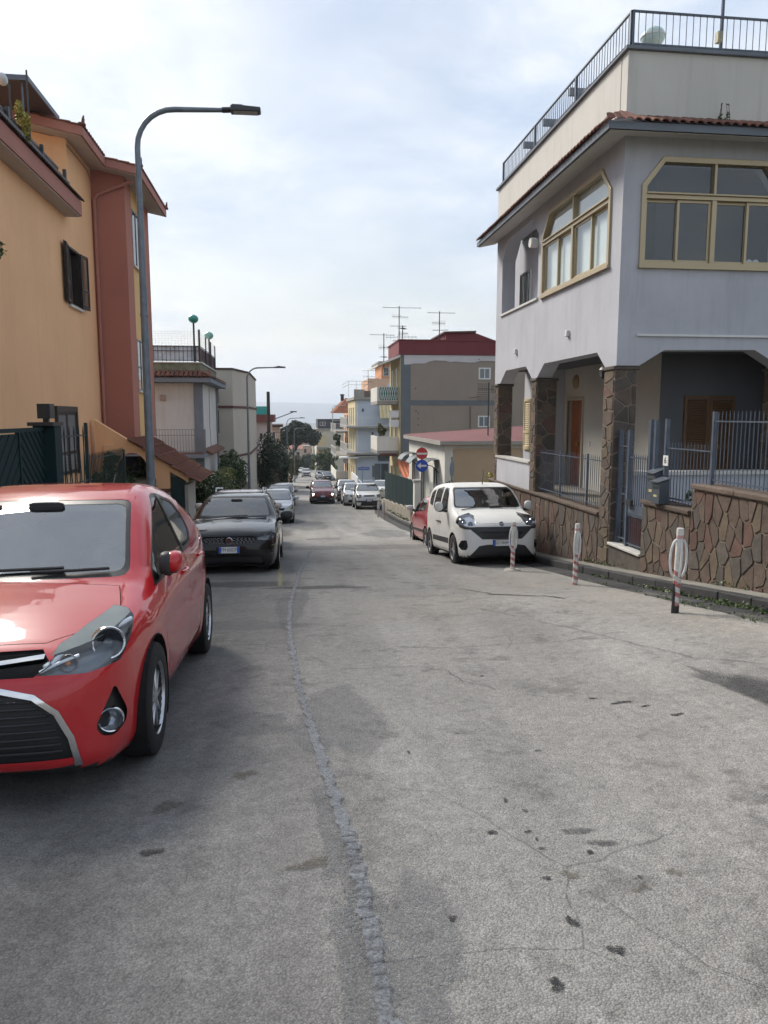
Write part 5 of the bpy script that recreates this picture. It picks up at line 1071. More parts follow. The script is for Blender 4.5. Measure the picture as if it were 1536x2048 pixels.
for (a, b) in ((4.0, 4.6), (0.95, 1.55)): window(tb, FTb, 12.1, 12.75, a, b, M_white, smat('curtained glass', (0.16, 0.19, 0.22), 0.1), mull=1, sill=False, fw=0.07)
mb = MB(); mb.tube([FTb(11.5, 2.2, 0.04), FTb(11.55, 0.0, 0.04), FTb(11.5, -3, 0.04)], 0.03, 6); mb.tube([FTb(11.4, 2.75, 0.05), FTb(12.2, 2.85, 0.05)], 0.02, 5); mb.build('waste_pipe', pmat('rusty pipe', (0.16, 0.10, 0.07), 0.8), tb)
mb = MB()
for k, (u, v) in enumerate(((7.9, 3.3), (7.95, 1.9), (8.1, 1.75), (8.1, 1.4), (8.1, 1.0), (8.1, 0.4), (12.0, 5.15))): mb.fbox(FTb, u, u + 0.07, v, v + 0.07, 0.0, 0.03)
mb.build('anchor_plates', M_black, tb)
mb = MB(); mb.tube([(12.9, 46.9, 0.8), (11.0, 40, 2.1), (9.25, 34.1, 2.6)], 0.012, 5); mb.build('aerial_cable', M_conc, tb)
mb = MB(); mb.hexa([(5.5, 46.95, 4.70), (6.95, 46.95, 5.30), (6.95, 52, 5.30), (5.5, 52, 4.70), (5.5, 46.95, 4.82), (6.95, 46.95, 5.45), (6.95, 52, 5.45), (5.5, 52, 4.82)]); mb.build('roof_overhang', M_wcream, tb)
M_awn = pmat('green awning cloth', (0.02, 0.16, 0.12), 0.8)
def balcony(root, x0, x1, y0, y1, z, solid, mat, h=0.95):
    b = MB().box(x0, x1, y0, y1, z - 0.2, z).build('balcony_slab', M_conc, root)
    if solid: 
        m = MB(); m.box(x0, x0 + 0.1, y0, y1, z + 0.001, z + h); m.box(x0 + 0.1, x1, y0, y0 + 0.1, z + 0.001, z + h); m.build('balcony_front', mat, b)
    else:
        m = MB()
        for zz in (z + 0.06, z + h): m.box(x0, x0 + 0.04, y0, y1, zz, zz + 0.04); m.box(x0 + 0.04, x1, y0, y0 + 0.04, zz, zz + 0.04)
        n = int((x1 - x0) / 0.14)
        for k in range(1, n): m.box(x0 + k * 0.14, x0 + k * 0.14 + 0.02, y0 + 0.01, y0 + 0.03, z, z + h)
        n = int((y1 - y0) / 0.2)
        for k in range(1, n): m.box(x0 + 0.01, x0 + 0.03, y0 + k * 0.2, y0 + k * 0.2 + 0.02, z, z + h)
        r_ = m.build('balcony_rail', mat, b)
    return b
b1 = balcony(tb, 5.55, 6.94, 47.6, 51.4, 2.55, True, M_wcream, 0.9)
lat = MB(); FLt = Fr((0, 47.56, 0), (1, 0, 0), (0, -1, 0))
MB().fbox(FLt, 5.7, 6.9, 2.62, 3.42, 0.0, 0.01).build('green_screen', M_awn, b1)
for k in range(8):
    u = 5.7 + k * 0.15; lat.hexa([FLt(u, 2.62, .012), FLt(u + .03, 2.62, .012), FLt(u + .03, 2.62, .03), FLt(u, 2.62, .03), FLt(u + .14, 3.42, .012), FLt(u + .17, 3.42, .012), FLt(u + .17, 3.42, .03), FLt(u + .14, 3.42, .03)])
    lat.hexa([FLt(u + .14, 2.62, .032), FLt(u + .17, 2.62, .032), FLt(u + .17, 2.62, .045), FLt(u + .14, 2.62, .045), FLt(u, 3.42, .032), FLt(u + .03, 3.42, .032), FLt(u + .03, 3.42, .045), FLt(u, 3.42, .045)])
lat.build('lattice', M_white, b1)
b2 = balcony(tb, 5.55, 6.94, 47.6, 51.4, -0.62, True, M_wcream, 0.9)
MB().box(5.7, 6.9, 47.55, 47.59, -0.98, -0.80).build('slab_edge', pmat('maroon band', (0.11, 0.045, 0.04), 0.8), b2)
for zz in (2.6, -0.6, -3.9):
    for yy in (48.2, 50.2): window(tb, Fr((6.96, 0, 0), (0, 1, 0), (-1, 0, 0)), yy, yy + 1.0, zz + 0.1, zz + 2.1, M_ywall, G_dark, mull=1, sill=False)
for (y_, z_, l_) in ((47.3, 1.5, 'a'), (47.25, 0.9, 'b')): MB().box(6.35, 6.95, y_, y_ + 0.35, z_, z_ + 0.45).build('air_conditioner', M_white, tb, bevel=0.02)
shrub('potted_plants', 'straggling plants in pots on the lower taupe block balcony', clumpy((5.75, 47.9, 0.75), (0.35, 0.6, 0.5), 9, 61), 420, 0.15, L_olive, 62, 'plant')
mb = MB(); mb.box(7.1, 8.7, 44.0, 46.9, -3.2, -2.2); 
ga = thing('lean_to', 'small lean-to shed with bright orange tiled roof by the taupe block', 'shed', (7.6, 45, -4)); MB().box(6.95, 8.6, 43.2, 46.9, -4.6, -2.05).build('wall', M_wcream, ga); mb = MB(); mb.hexa([(6.75, 42.6, -2.55), (8.7, 42.6, -2.55), (8.7, 46.9, -1.4), (6.75, 46.9, -1.4), (6.75, 42.6, -2.42), (8.7, 42.6, -2.42), (8.7, 46.9, -1.27), (6.75, 46.9, -1.27)]); gr_ = mb.build('roof', pmat('orange clay tile', (0.48, 0.14, 0.06), 0.8, var=0.2, scale=6), ga)
mb = MB()
for k in range(9): mb.tube([(6.85 + k * 0.22, 42.56, -2.42), (6.85 + k * 0.22, 46.9, -1.26)], 0.06, 6)
mb.build('tile_ribs', MATS['orange clay tile'], gr_); MB().box(7.1, 8.4, 43.16, 43.2, -4.3, -2.7).build('dark_opening', M_dkwood, ga)

# green sheet fence on a rubble wall, plaster gatepost, white picket railing
M_sheetg = pmat('dark green sheet', (0.004, 0.020, 0.021), 0.65, var=0.25, bump=0.05, spec=0.15)
fw3 = thing('sheet_fence', 'dark green sheet metal fence on a rubble base near the parked white hatchback', 'fence', (5.6, 36, -3))
FGf = Fr((5.05, 30.3, 0), (0.03, 1, 0), (-1, 0.03, 0))
for k in range(12):
    u = k * 1.02; zb = z1(5.35, 30.6 + u); MB().fbox(FGf, u + 0.006, u + 1.014, zb + 0.62, min(-1.08 - 0.045 * u, -1.0), -0.02 - 0.004 * (k % 2), 0.01 - 0.004 * (k % 2)).build('panel', M_sheetg, fw3)
mb = MB()
for k in range(6): u = k * 2.04; zb = z1(5.35, 30.6 + u + 2.04); mb.fbox(FGf, u, u + 2.04, zb - 0.4, z1(5.35, 30.6 + u) + 0.60, -0.2, 0.12)
mb.build('rubble_base', pmat('rubble plaster', (0.27, 0.24, 0.19), 0.95, var=0.35, scale=3, bump=0.6, bscale=14), fw3)
gp = thing('gate_pillar', 'peeling white plaster gatepost below the road signs', 'pillar', (5.25, 29.6, -2.8)); MB().box(4.95, 5.24, 29.4, 29.75, -3.2, -1.05).build('shaft', M_wcream, gp); MB().box(4.91, 5.28, 29.36, 29.79, -1.049, -0.97).build('cap', M_conc, gp)
pf = thing('picket_railing', 'thin pale iron railing beyond the grey house and white van', 'fence', (5.7, 25, -2.4)); FPf = Fr((5.55, 0, 0), (0, 1, 0), (-1, 0, 0))
M_palei = pmat('pale iron paint', (0.42, 0.42, 0.40), 0.6)
for k in range(5):
    ya = 19.95 + k * 1.88; zb = z1(5.5, ya + 1.0); fence(pf, FPf, ya, ya + 1.86, zb + 0.35, zb + 1.75, [zb + 1.5, zb + 0.45], M_palei, 0.155, 0.009, True, (ya + 0.01,), 0.014, 0.022)
MB().panel(FPf, [(19.9, z1(5.5, 19.9) - 0.3), (29.4, z1(5.5, 29.4) - 0.3), (29.4, z1(5.5, 29.4) + 0.35), (19.9, z1(5.5, 19.9) + 0.35)], [], 0.08, -0.12).build('base_wall', M_pil, pf)
shrub('shrub', 'green shrub behind the pale iron railing next to the white gatepost', clumpy((5.95, 28.0, -1.5), (0.35, 1.2, 0.75), 16, 63), 1500, 0.11, L_mid, 64)
shrub('shrub', 'yellow-flowered shrub behind the pale iron railing', clumpy((6.9, 24.5, -0.75), (0.5, 0.9, 0.5), 10, 65), 620, 0.12, leafmat('yellow green leaf', (0.10, 0.12, 0.02), (0.30, 0.26, 0.04), (0.5, 0.42, 0.1)), 66)
shrub('shrub', 'broad green shrub in front of the tan panel', clumpy((7.4, 25.0, -1.0), (0.8, 1.0, 0.5), 14, 67), 1300, 0.13, L_mid, 68)
gs = thing('garden_gate', 'arched dark picket gate in front of the tan panel', 'gate', (7.5, 22.6, -2)); mb = MB()
FGs = Fr((0, 22.6, 0), (1, 0, 0), (0, -1, 0))
for k in range(14): u = 6.75 + k * 0.115; MB().fbox(FGs, u, u + 0.085, -2.2, -0.15 - 0.022 * k - 0.0012 * k * k, 0.0, 0.02).build('picket', M_gpost, gs)
MB().fbox(FGs, 6.7, 8.4, -1.0, -0.93, 0.021, 0.05).build('rail', M_gpost, gs)

# ------------------------------------------------------------------ white and blue building, peach terrace beyond, yellow block
M_blu = pmat('pale blue white render', (0.50, 0.55, 0.62), 0.9, var=0.05); M_peach = pmat('peach render', (0.60, 0.38, 0.25), 0.9, var=0.08); M_cyel = pmat('cream yellow render', (0.60, 0.50, 0.30), 0.9, var=0.06)
M_awny = pmat('striped cream awning', (0.62, 0.53, 0.34), 0.8)
wb = thing('pale_blue_block', 'pale blue and white three-storey house with balconies and railed roof', 'building', (10, 90, -7))
zb_ = -7.4
MB().box(7.5, 16, 85, 96, -9, 3.45).build('wall', M_blu, wb); MB().box(7.42, 7.498, 85.1, 96, -9, 3.44).build('street_wall', M_cyel, wb)
MB().box(7.2, 16.1, 84.6, 96.2, 3.46, 3.75).build('cornice', M_conc, wb)
MB().box(7.25, 8.4, 84.7, 84.95, 3.751, 4.6).build('roof_parapet', M_conc, wb); MB().box(8.4, 16, 84.7, 84.9, 3.751, 4.45).build('roof_parapet', pmat('brown brick lattice', (0.20, 0.14, 0.12), 0.9, var=0.5, scale=9), wb)
FWb = Fr((0, 85, 0), (1, 0, 0), (0, -1, 0))
for z_, nm in ((0.45, 'a'), (-2.55, 'b')):
    bb = balcony(wb, 6.3, 13.5, 83.7, 84.98, z_, False, M_white, 1.0)
    balcony(wb, 6.3, 7.4, 85.0, 95, z_, False, M_white, 1.0)
    MB().fbox(FWb, 7.52, 7.72, z_ + 0.002, z_ + 2.7, 0.0, 0.05).build('pilaster', M_white, wb)
mb = MB(); aw_ = MB().hexa([(10.1, 83.5, 1.35), (13.4, 83.5, 1.35), (13.4, 84.95, 3.3), (10.1, 84.95, 3.3), (10.1, 83.5, 1.40), (13.4, 83.5, 1.40), (13.4, 84.97, 3.36), (10.1, 84.97, 3.36)]).build('awning', M_awny, wb)
for k in range(7): MB().hexa([(10.3 + k * 0.45, 83.48, 1.405), (10.48 + k * 0.45, 83.48, 1.405), (10.48 + k * 0.45, 84.93, 3.365), (10.3 + k * 0.45, 84.93, 3.365), (10.3 + k * 0.45, 83.48, 1.415), (10.48 + k * 0.45, 83.48, 1.415), (10.48 + k * 0.45, 84.93, 3.375), (10.3 + k * 0.45, 84.93, 3.375)]).build('stripe', pmat('awning stripe', (0.55, 0.42, 0.18), 0.8), aw_)
louvre(wb, FWb, 10.3, 11.6, -2.4, -0.2, M_white, leaves_=1, step=0.22); window(wb, FWb, 11.9, 12.7, -2.4, -0.3, M_white, G_dark, mull=1, sill=False)
window(wb, FWb, 10.4, 11.2, -6.9, -3.9, M_slate, G_dark, mull=0, sill=False); MB().fbox(FWb, 9.6, 10.3, -6.9, -3.85, 0.0, 0.05).build('shop_panel', M_slate, wb); MB().fbox(FWb, 10.0, 13.4, -3.6, -2.9, 0.0, 0.03).build('fascia_band', M_slate, wb)
for (u, v) in ((8.2, 2.1), (9.3, -0.6)): MB().fbox(FWb, u, u + 0.15, v, v + 0.35, 0.0, 0.15).build('wall_lantern', M_black, wb)
mb = MB(); mb.fbox(FWb, 5.5, 7.6, -3.15, -3.0, -0.2, 1.6); mb.fbox(FWb, 7.6, 9.8, -3.05, -2.95, 0.0, 0.9); mb.build('entrance_canopy', M_white, wb)
for zz in (-2.4, 0.6, -6.3):
    for yy in (87, 90, 93): window(wb, Fr((7.42, 0, 0), (0, 1, 0), (-1, 0, 0)), yy, yy + 0.9, zz, zz + 2.0, M_white, G_dark, mull=1, sill=False)
rr1 = thing('roof_railing', 'thin pale railing with laundry poles on the pale blue house roof', 'railing', (9, 84.8, 4.6)); m = MB()
for zz in (5.1, 5.5): m.box(6.6, 14, 84.75, 84.79, zz, zz + 0.04); m.box(6.6, 6.64, 84.79, 95, zz, zz + 0.04)
for k in range(9): m.box(6.6 + k * 0.9, 6.64 + k * 0.9, 84.8, 84.83, 3.75, 5.5)
m.tube([(9.0, 92, 4.6), (12, 92, 6.4)], 0.03, 5); m.tube([(9.0, 92, 5.2), (12, 92, 7.0)], 0.03, 5); m.build('rails', M_palei, rr1)
o = thing('laundry', 'pale blue shirt hung on the roof railing of the pale blue house', 'laundry', (11.3, 84.6, 4.5)); MB().box(11.1, 11.55, 84.6, 84.64, 4.35, 5.3).build('cloth', pmat('pale blue cloth', (0.45, 0.58, 0.70), 0.9), o); MB().box(11.22, 11.43, 84.61, 84.63, 3.95, 4.349).build('sleeve', pmat('pale blue cloth', (0.45, 0.58, 0.70), 0.9), o)
antenna('television_antenna', 'slender twin antenna on the pale blue house roof', 9.2, 88, 3.8, 7.0, [(0.1, 0.9, 0.3), (0.8, 0.8, 0.1), (1.4, 0.6, 0.5)])
oh2 = thing('orange_roof_house', 'orange penthouse block rising behind the pale blue house', 'building', (14, 104, 0)); MB().box(10.5, 18, 100, 110, -9, 6.6).build('wall', M_peach, oh2); MB().box(12.3, 18, 100.5, 108, 6.6, 8.6).build('penthouse', pmat('orange render', (0.55, 0.27, 0.14), 0.9), oh2); MB().box(11.8, 18.2, 99.6, 108.3, 8.6, 8.85).build('roof', M_conc, oh2)
for u in (12.6, 14.4): window(oh2, Fr((0, 100.5, 0), (1, 0, 0), (0, -1, 0)), u, u + 0.7, 7.0, 8.1, M_white, G_dark, mull=0, sill=False)
pe = thing('peach_terrace_house', 'peach house with tiled awning roof and stacked balconies', 'building', (9, 104, -8))
MB().box(8.0, 16, 98, 112, -10.5, 3.0).build('wall', M_peach, pe)
mb = MB(); mb.hexa([(5.6, 97.2, 2.0), (8.4, 97.2, 2.0), (8.4, 104, 2.0), (5.6, 104, 2.0), (7.4, 97.6, 3.9), (8.4, 97.6, 3.9), (8.4, 103.4, 3.9), (7.4, 103.4, 3.9)]); pr_ = mb.build('tiled_awning', pmat('pink clay tile', (0.48, 0.20, 0.12), 0.85, var=0.3, scale=5), pe)
mb = MB()
for k in range(14): mb.tube([(5.6, 97.3 + k * 0.5, 2.05), (7.4, 97.7 + k * 0.44, 3.93)], 0.07, 5)
mb.build('tile_ribs', MATS['pink clay tile'], pr_)
for z_ in (-0.4, -3.6, -6.6):
    balcony(pe, 5.9, 8.0, 97.5, 110, z_, z_ < -5, M_white if z_ > -5 else M_wcream, 1.0)
    for u in (8.3, 9.6): window(pe, Fr((0, 98, 0), (1, 0, 0), (0, -1, 0)), u, u + 0.8, z_ + 0.1, z_ + 2.1, pmat('brown shutter', (0.22, 0.10, 0.06), 0.7), G_dark, mull=1, sill=False)
    for yy in (100, 104, 108): window(pe, Fr((8.0, 0, 0), (0, 1, 0), (-1, 0, 0)), yy, yy + 1.2, z_ + 0.1, z_ + 2.1, pmat('brown shutter', (0.22, 0.10, 0.06), 0.7), G_dark, mull=1, sill=False)
mb = MB(); mb.lathe([(0.22, 0), (0.22, 0.7)], 10, (6.9, 99, 3.6)); mb.lathe([(0.3, 0.7), (0.3, 0.85), (0, 0.9)], 10, (6.9, 99, 3.6)); mb.build('chimney_pipe', M_black, pe)
mb = MB(); mb.tube([(5.5, 97.3, -1.2), (5.5, 97.3, 2.6), (5.7, 97.3, 2.9), (7.2, 97.3, 2.95)], 0.06, 6); mb.tube([(5.5, 97.3, 1.0), (7.0, 97.3, 1.0)], 0.04, 6); mb.build('awning_frame', M_palei, pe)
for (x, z_) in ((7.0, 0.6), (7.2, -4.2)): m = MB(); m.lathe([(0.0, 0.12), (0.3, 0.04), (0.42, -0.06)], 14, (x, 97.2, z_), 'y'); m.build('satellite_dish', M_palei, pe, smooth=True)
shrub('balcony_plant', 'leafy green plants spilling over a peach house balcony', clumpy((6.2, 98, -1.6), (0.7, 1.0, 0.9), 9, 71), 500, 0.3, L_mid, 72, 'plant')
yb2 = thing('yellow_block', 'cream and yellow apartment block with dark roof storey down the street', 'building', (8, 156, -11))
MB().box(5.2, 14, 150, 162, -14, -0.9).build('wall', pmat('cream render', (0.58, 0.53, 0.43), 0.9), yb2); MB().box(5.5, 14, 150.6, 161, -0.9, 1.0).build('attic', pmat('dark cladding', (0.05, 0.055, 0.065), 0.7), yb2); MB().box(5.1, 14.2, 149.8, 162.2, -1.3, -0.901).build('roof_edge', M_conc, yb2)
FY = Fr((0, 150, 0), (1, 0, 0), (0, -1, 0))
for k, (z_, c) in enumerate(((-4.6, M_cyel), (-7.7, M_peach))):
    MB().fbox(FY, 5.4, 7.2, z_ + 0.1, z_ + 2.4, -0.02, 0.06).build('awning_panel', c, yb2); MB().fbox(FY, 5.2, 7.3, z_ - 0.3, z_, 0.0, 0.9).build('balcony_slab', M_conc, yb2)
    window(yb2, FY, 6.0, 6.9, z_ + 0.1, z_ + 1.0, M_white, G_dark, mull=1, sill=False)
for u in (6.0, 6.6): window(yb2, Fr((0, 150.6, 0), (1, 0, 0), (0, -1, 0)), u, u + 0.4, -0.3, 0.4, M_white, G_dark, mull=0, sill=False)

# ------------------------------------------------------------------ left distance
tq = thing('turquoise_roof_house', 'pink house with turquoise roof screen and dark red eave on the left', 'house', (-5, 79, -6))
MB().box(-10, -2.0, 75, 84, -8, 1.0).build('wall', pmat('pale pink render', (0.52, 0.42, 0.40), 0.9, var=0.08), tq); MB().box(-10.3, -1.6, 74.4, 84.3, 1.0, 1.75).build('roof', pmat('dark red tile', (0.17, 0.055, 0.05), 0.85, var=0.2), tq); MB().box(-10, -2.0, 74.6, 74.65, 1.751, 2.55).build('roof_screen', smat('turquoise screen', (0.03, 0.30, 0.27), 0.6), tq)
balcony(tq, -9.5, -2.0, 73.6, 74.98, -2.2, False, M_palei, 1.0); FTq = Fr((0, 75, 0), (1, 0, 0), (0, -1, 0))
window(tq, FTq, -5.6, -4.4, -1.9, 0.2, M_white, G_dark, mull=1, sill=False); MB().fbox(FTq, -3.0, -2.75, -0.6, -0.1, 0.0, 0.15).build('wall_lantern', M_black, tq); MB().fbox(FTq, -4.9, -3.5, 0.3, 0.42, 0.0, 0.9).build('awning_roll', M_white, tq)
lh = thing('flat_roofed_house', 'small beige flat-roofed house tucked before the umbrella pine', 'house', (-2, 92, -7)); MB().box(-5, -1.3, 90, 97, -9, 0.3).build('wall', pmat('pink beige render', (0.52, 0.40, 0.32), 0.9), lh); MB().box(-5, -0.9, 89.2, 97, 0.3, 0.6).build('roof', M_tiledk, lh); MB().box(-5, -0.7, 88.8, 97, -2.3, -2.0).build('balcony_slab', M_conc, lh); MB().box(-5, -0.9, 88.9, 89.0, -4.8, -3.2).build('dark_balcony', M_slate, lh)
window(lh, Fr((0, 90, 0), (1, 0, 0), (0, -1, 0)), -2.6, -1.8, -1.9, -0.3, M_white, G_dark, mull=1, sill=False)
def tree(name, label, x, y, h, blobs, n, size, mat, seed, trunk=0.15, group=None, lean=0.0):
    zb = z1(x, y); o = thing(name, label, 'tree', (x, y, zb), group=group); m = MB(); q = random.Random(seed)
    m.tube([(x, y, zb - 0.3), (x + lean * 0.5 + 0.05, y, zb + h * 0.35), (x + lean, y, zb + h * 0.7)], [trunk, trunk * 0.8, trunk * 0.45], 9)
    for k in range(6):
        b = blobs[(k * 5) % len(blobs)][0]; a = 0.45 + 0.22 * q.random(); s0 = Vector((x + lean * a / 0.7, y, zb + h * a)); e = Vector(b); m.tube([s0, (s0 + e) / 2 + Vector((0, 0, -0.1)), e], [trunk * 0.45, trunk * 0.28, trunk * 0.1], 6)
    m.build('trunk', pmat('bark', (0.09, 0.065, 0.045), 0.9, var=0.3, bump=0.5), o, smooth=True)
    foliage('crown', blob_pts(blobs, n, seed), size, mat, o, seed); return o
zt = z1(-1, 128)
pb = [((0.2 + 3.1 * math.cos(a) * r_, 128 + 3.0 * math.sin(a) * r_, -1.75 + 1.7 * (1 - r_ * r_) + random.uniform(-.9, .2)), (1.1, 1.1, 0.95)) for r_, nn in ((0.15, 3), (0.5, 8), (0.85, 13), (1.02, 12)) for a in [6.283 * k / nn + r_ for k in range(nn)]]
pb = [((x * 1.0 + 0.9, y, z), r_) for (x, y, z), r_ in pb]
pine = tree('umbrella_pine', 'broad dark umbrella pine overhanging the street in the distance', 0.0, 128, 7.6, pb, 17000, 0.36, L_dark, 81, 0.3, lean=0.6)
tree('garden_tree', 'dark bushy evergreen on the left beside the second lamp post', -2.2, 60, 5.0, clumpy((-2.2, 60, -2.2), (1.35, 1.6, 2.4), 34, 82), 7000, 0.16, L_dark, 83)
tree('garden_tree', 'dark evergreen in front of the small flat-roofed house', -1.2, 74, 5.2, clumpy((-1.3, 74, -3.2), (1.5, 1.8, 2.6), 30, 84), 5600, 0.2, L_dark, 85)
tree('garden_tree', 'reddish tinged dark bush low on the left behind parked cars', -1.6, 66, 3.0, clumpy((-1.5, 66, -4.4), (1.1, 1.5, 1.5), 20, 86), 3200, 0.17, leafmat('rusty leaf', (0.03, 0.02, 0.012), (0.09, 0.045, 0.025), (0.16, 0.08, 0.04)), 87)
tree('garden_tree', 'olive green tree on the left below the far lamp posts', 0.0, 112, 4.0, clumpy((0.3, 112, -5.9), (1.3, 1.6, 1.7), 18, 88), 2200, 0.26, L_olive, 89)
tree('garden_tree', 'dark tree at the far end of the street on the left', 2.0, 200, 5.0, clumpy((2.6, 200, -11.3), (2.6, 2.6, 2.6), 22, 90), 2600, 0.45, L_dark, 91)
tree('garden_tree', 'round leafy green tree on the right down the street', 6.7, 138, 5.0, clumpy((6.6, 138, -6.8), (2.4, 2.6, 2.1), 26, 92), 4200, 0.3, L_mid, 93)
tree('garden_tree', 'smaller green tree beyond the round tree on the right', 6.4, 168, 5.0, clumpy((6.3, 168, -9.2), (2.3, 2.6, 2.2), 20, 94), 2600, 0.36, L_mid, 95)
tree('garden_tree', 'dark tree closing the end of the street', 7.6, 236, 6.0, clumpy((6.9, 236, -12.9), (4.8, 3.4, 2.7), 30, 96), 3600, 0.5, L_dark, 97)
# roof-top antennas of the taupe block
antenna('television_antenna', 'tallest antenna mast at the corner of the dark red parapet', 7.2, 49.2, 5.4, 8.75, [(0.12, 1.5, 0.15), (0.7, 0.8, 0.6), (1.3, 0.6, 2.8), (2.0, 1.2, 0.1)])
antenna('television_antenna', 'short second antenna mast beside the tallest one', 7.55, 50.0, 5.4, 7.6, [(0.2, 0.5, 1.0), (0.55, 0.4, 0.2), (1.0, 0.7, 2.6)])
antenna('television_antenna', 'low leaning antenna at the edge of the taupe block overhang', 6.1, 48.5, 4.6, 6.9, [(0.1, 0.9, 2.9), (0.9, 0.5, 0.3), (1.5, 0.4, 1.1)])
antenna('television_antenna', 'antenna with square reflector beside the dark red stair head', 9.75, 48.5, 6.3, 8.35, [(0.1, 1.1, 0.2), (0.75, 0.5, 2.7), (1.2, 0.6, 0.2)])

# far town below, hills beyond
M_town = [pmat('town white', (0.55, 0.52, 0.47), 0.9), pmat('town cream', (0.52, 0.44, 0.33), 0.9), pmat('town pink', (0.48, 0.34, 0.28), 0.9)]
q = random.Random(12); town = [(-3, 150, 5, 4.2, 6), (1.0, 215, 4.5, 6, 6.5), (6.5, 270, 5, 6, 8.0), (9.6, 262, 4, 6, 10.5), (12.2, 250, 4, 6, 9.5), (4.0, 300, 6, 6, 10), (8.5, 330, 8, 7, 9.5), (13, 320, 6, 7, 13), (1.5, 340, 6, 6, 12), (17, 330, 7, 7, 14), (10, 380, 9, 8, 12), (4, 400, 8, 8, 13), (-4, 240, 6, 6, 9), (16, 270, 6, 6, 10)]
desc = ['beside the pine', 'at the street end', 'with a plain front, centre of the far group', 'tall, right of the street end', 'partly hidden by the yellow block', 'low on the slope', 'wide, below the hills', 'high, behind the yellow block', 'left of the wide one', 'far right of the group', 'broad, near the plain', 'lowest on the plain', 'behind the dark evergreen', 'behind the peach balconies']
for k, (x, y, w, d, h) in enumerate(town):
    zb = z1(x, y); o = thing('town_house', 'small distant pale town house %s' % desc[k], 'house', (x, y, zb), group='distant town houses'); MB().box(x - w / 2, x + w / 2, y, y + d, zb - 6, zb + h).build('wall', M_town[k % 3], o)
    if k % 2: m = MB(); m.add([(x - w / 2 - .3, y - .3, zb + h), (x + w / 2 + .3, y - .3, zb + h), (x + w / 2 + .3, y + d + .3, zb + h), (x - w / 2 - .3, y + d + .3, zb + h), (x - w / 2 - .3, y + d / 2, zb + h + 1.1), (x + w / 2 + .3, y + d / 2, zb + h + 1.1)], [(0, 1, 5, 4), (2, 3, 4, 5), (0, 4, 3), (1, 2, 5), (0, 3, 2, 1)]); m.build('roof', pmat('town roof tile', (0.30, 0.15, 0.11), 0.9), o)
    else: MB().box(x - w / 2 - .2, x + w / 2 + .2, y - .2, y + d, zb + h, zb + h + 0.3).build('roof', M_conc, o)
    Ft = Fr((0, y, 0), (1, 0, 0), (0, -1, 0)); nw = max(2, int(w / 1.8))
    for fl in range(int(h / 3)):
        for j in range(nw): u = x - w / 2 + (j + 0.5) * w / nw; MB().fbox(Ft, u - 0.4, u + 0.4, zb + h - 2.3 - fl * 3, zb + h - 0.9 - fl * 3, 0.0, 0.05).build('window', G_dark, o)
def ridge(name, dist, xs, hs, z0, depth, mat, seed):
    r = np.random.RandomState(seed); X = np.linspace(xs[0], xs[1], 160); H = np.interp(X, np.linspace(xs[0], xs[1], len(hs)), hs)
    H = H + (np.convolve(r.normal(size=200), np.ones(9) / 9, 'same')[:160]) * depth * 0.012
    m = MB(); V = []; T = (0, 0.3, 0.6, 0.85, 1.0, 1.4, 2.0)
    for i, t in enumerate(T):
        k = math.sin(min(t, 1) * math.pi / 2) ** 1.3 if t <= 1 else math.cos((t - 1) * math.pi / 2)
        jj = r.normal(size=160) * depth * 0.003
        V.append(np.stack([X + jj, np.full(160, dist + t * depth), z0 + (H - z0) * k + jj * (0.3 if 0 < t < 1 else 0)], 1))
    V = np.concatenate(V); n = 160; i = np.arange(len(T) - 1)[:, None] * n + np.arange(n - 1)[None]; Fq = np.stack([i, i + 1, i + n + 1, i + n], -1).reshape(-1, 4)
    o = link(name, np_mesh(name, V, Fq, mat, True)); o['kind'] = 'structure'; return o
M_hill = pmat('wooded hillside', (0.07, 0.075, 0.05), 0.95, var=0.5, scale=0.004, fine=0.03, bump=0)
ridge('hills', 5200, (-6500, 7500), [50, 66, 58, 92, 70, 96, 78, 84, 66, 74, 62, 80, 110, 100, 80], -46, 700, M_hill, 3)
ridge('hills', 5950, (-7200, 8000), [70, 90, 84, 112, 96, 108, 118, 96, 112, 100, 92, 104, 120, 110], -46, 500, M_hill, 8)
ridge('hills', 2200, (-2600, 3200), [-30, -28, -22, -28, -20, -25, -19, -24, -20, -26, -30], -46, 500, M_hill, 5)

# ------------------------------------------------------------------ cars: bodies shaped from smooth-blended silhouettes
def catmull(pts, n=6, closed=True):
    P = np.array(pts, float); m = len(P); out = []
    for i in range(m if closed else m - 1):
        p0, p1, p2, p3 = (P[(i - 1) % m], P[i], P[(i + 1) % m], P[(i + 2) % m]) if closed else (P[max(i - 1, 0)], P[i], P[i + 1], P[min(i + 2, m - 1)])
        d1 = np.sqrt(np.linalg.norm(p2 - p1)) + 1e-6; d0 = np.sqrt(np.linalg.norm(p1 - p0)) + 1e-6; d2 = np.sqrt(np.linalg.norm(p3 - p2)) + 1e-6
        m1 = (p2 - p1 + d1 * ((p1 - p0) / d0 - (p2 - p0) / (d0 + d1))) if d0 > 1e-3 else (p2 - p1)
        m2 = (p2 - p1 + d1 * ((p3 - p2) / d2 - (p3 - p1) / (d1 + d2))) if d2 > 1e-3 else (p2 - p1)
        for k in range(n):
            t = k / n; out.append((2 * t**3 - 3 * t**2 + 1) * p1 + (t**3 - 2 * t**2 + t) * m1 + (-2 * t**3 + 3 * t**2) * p2 + (t**3 - t**2) * m2)
    if not closed: out.append(P[-1])
    return np.array(out)
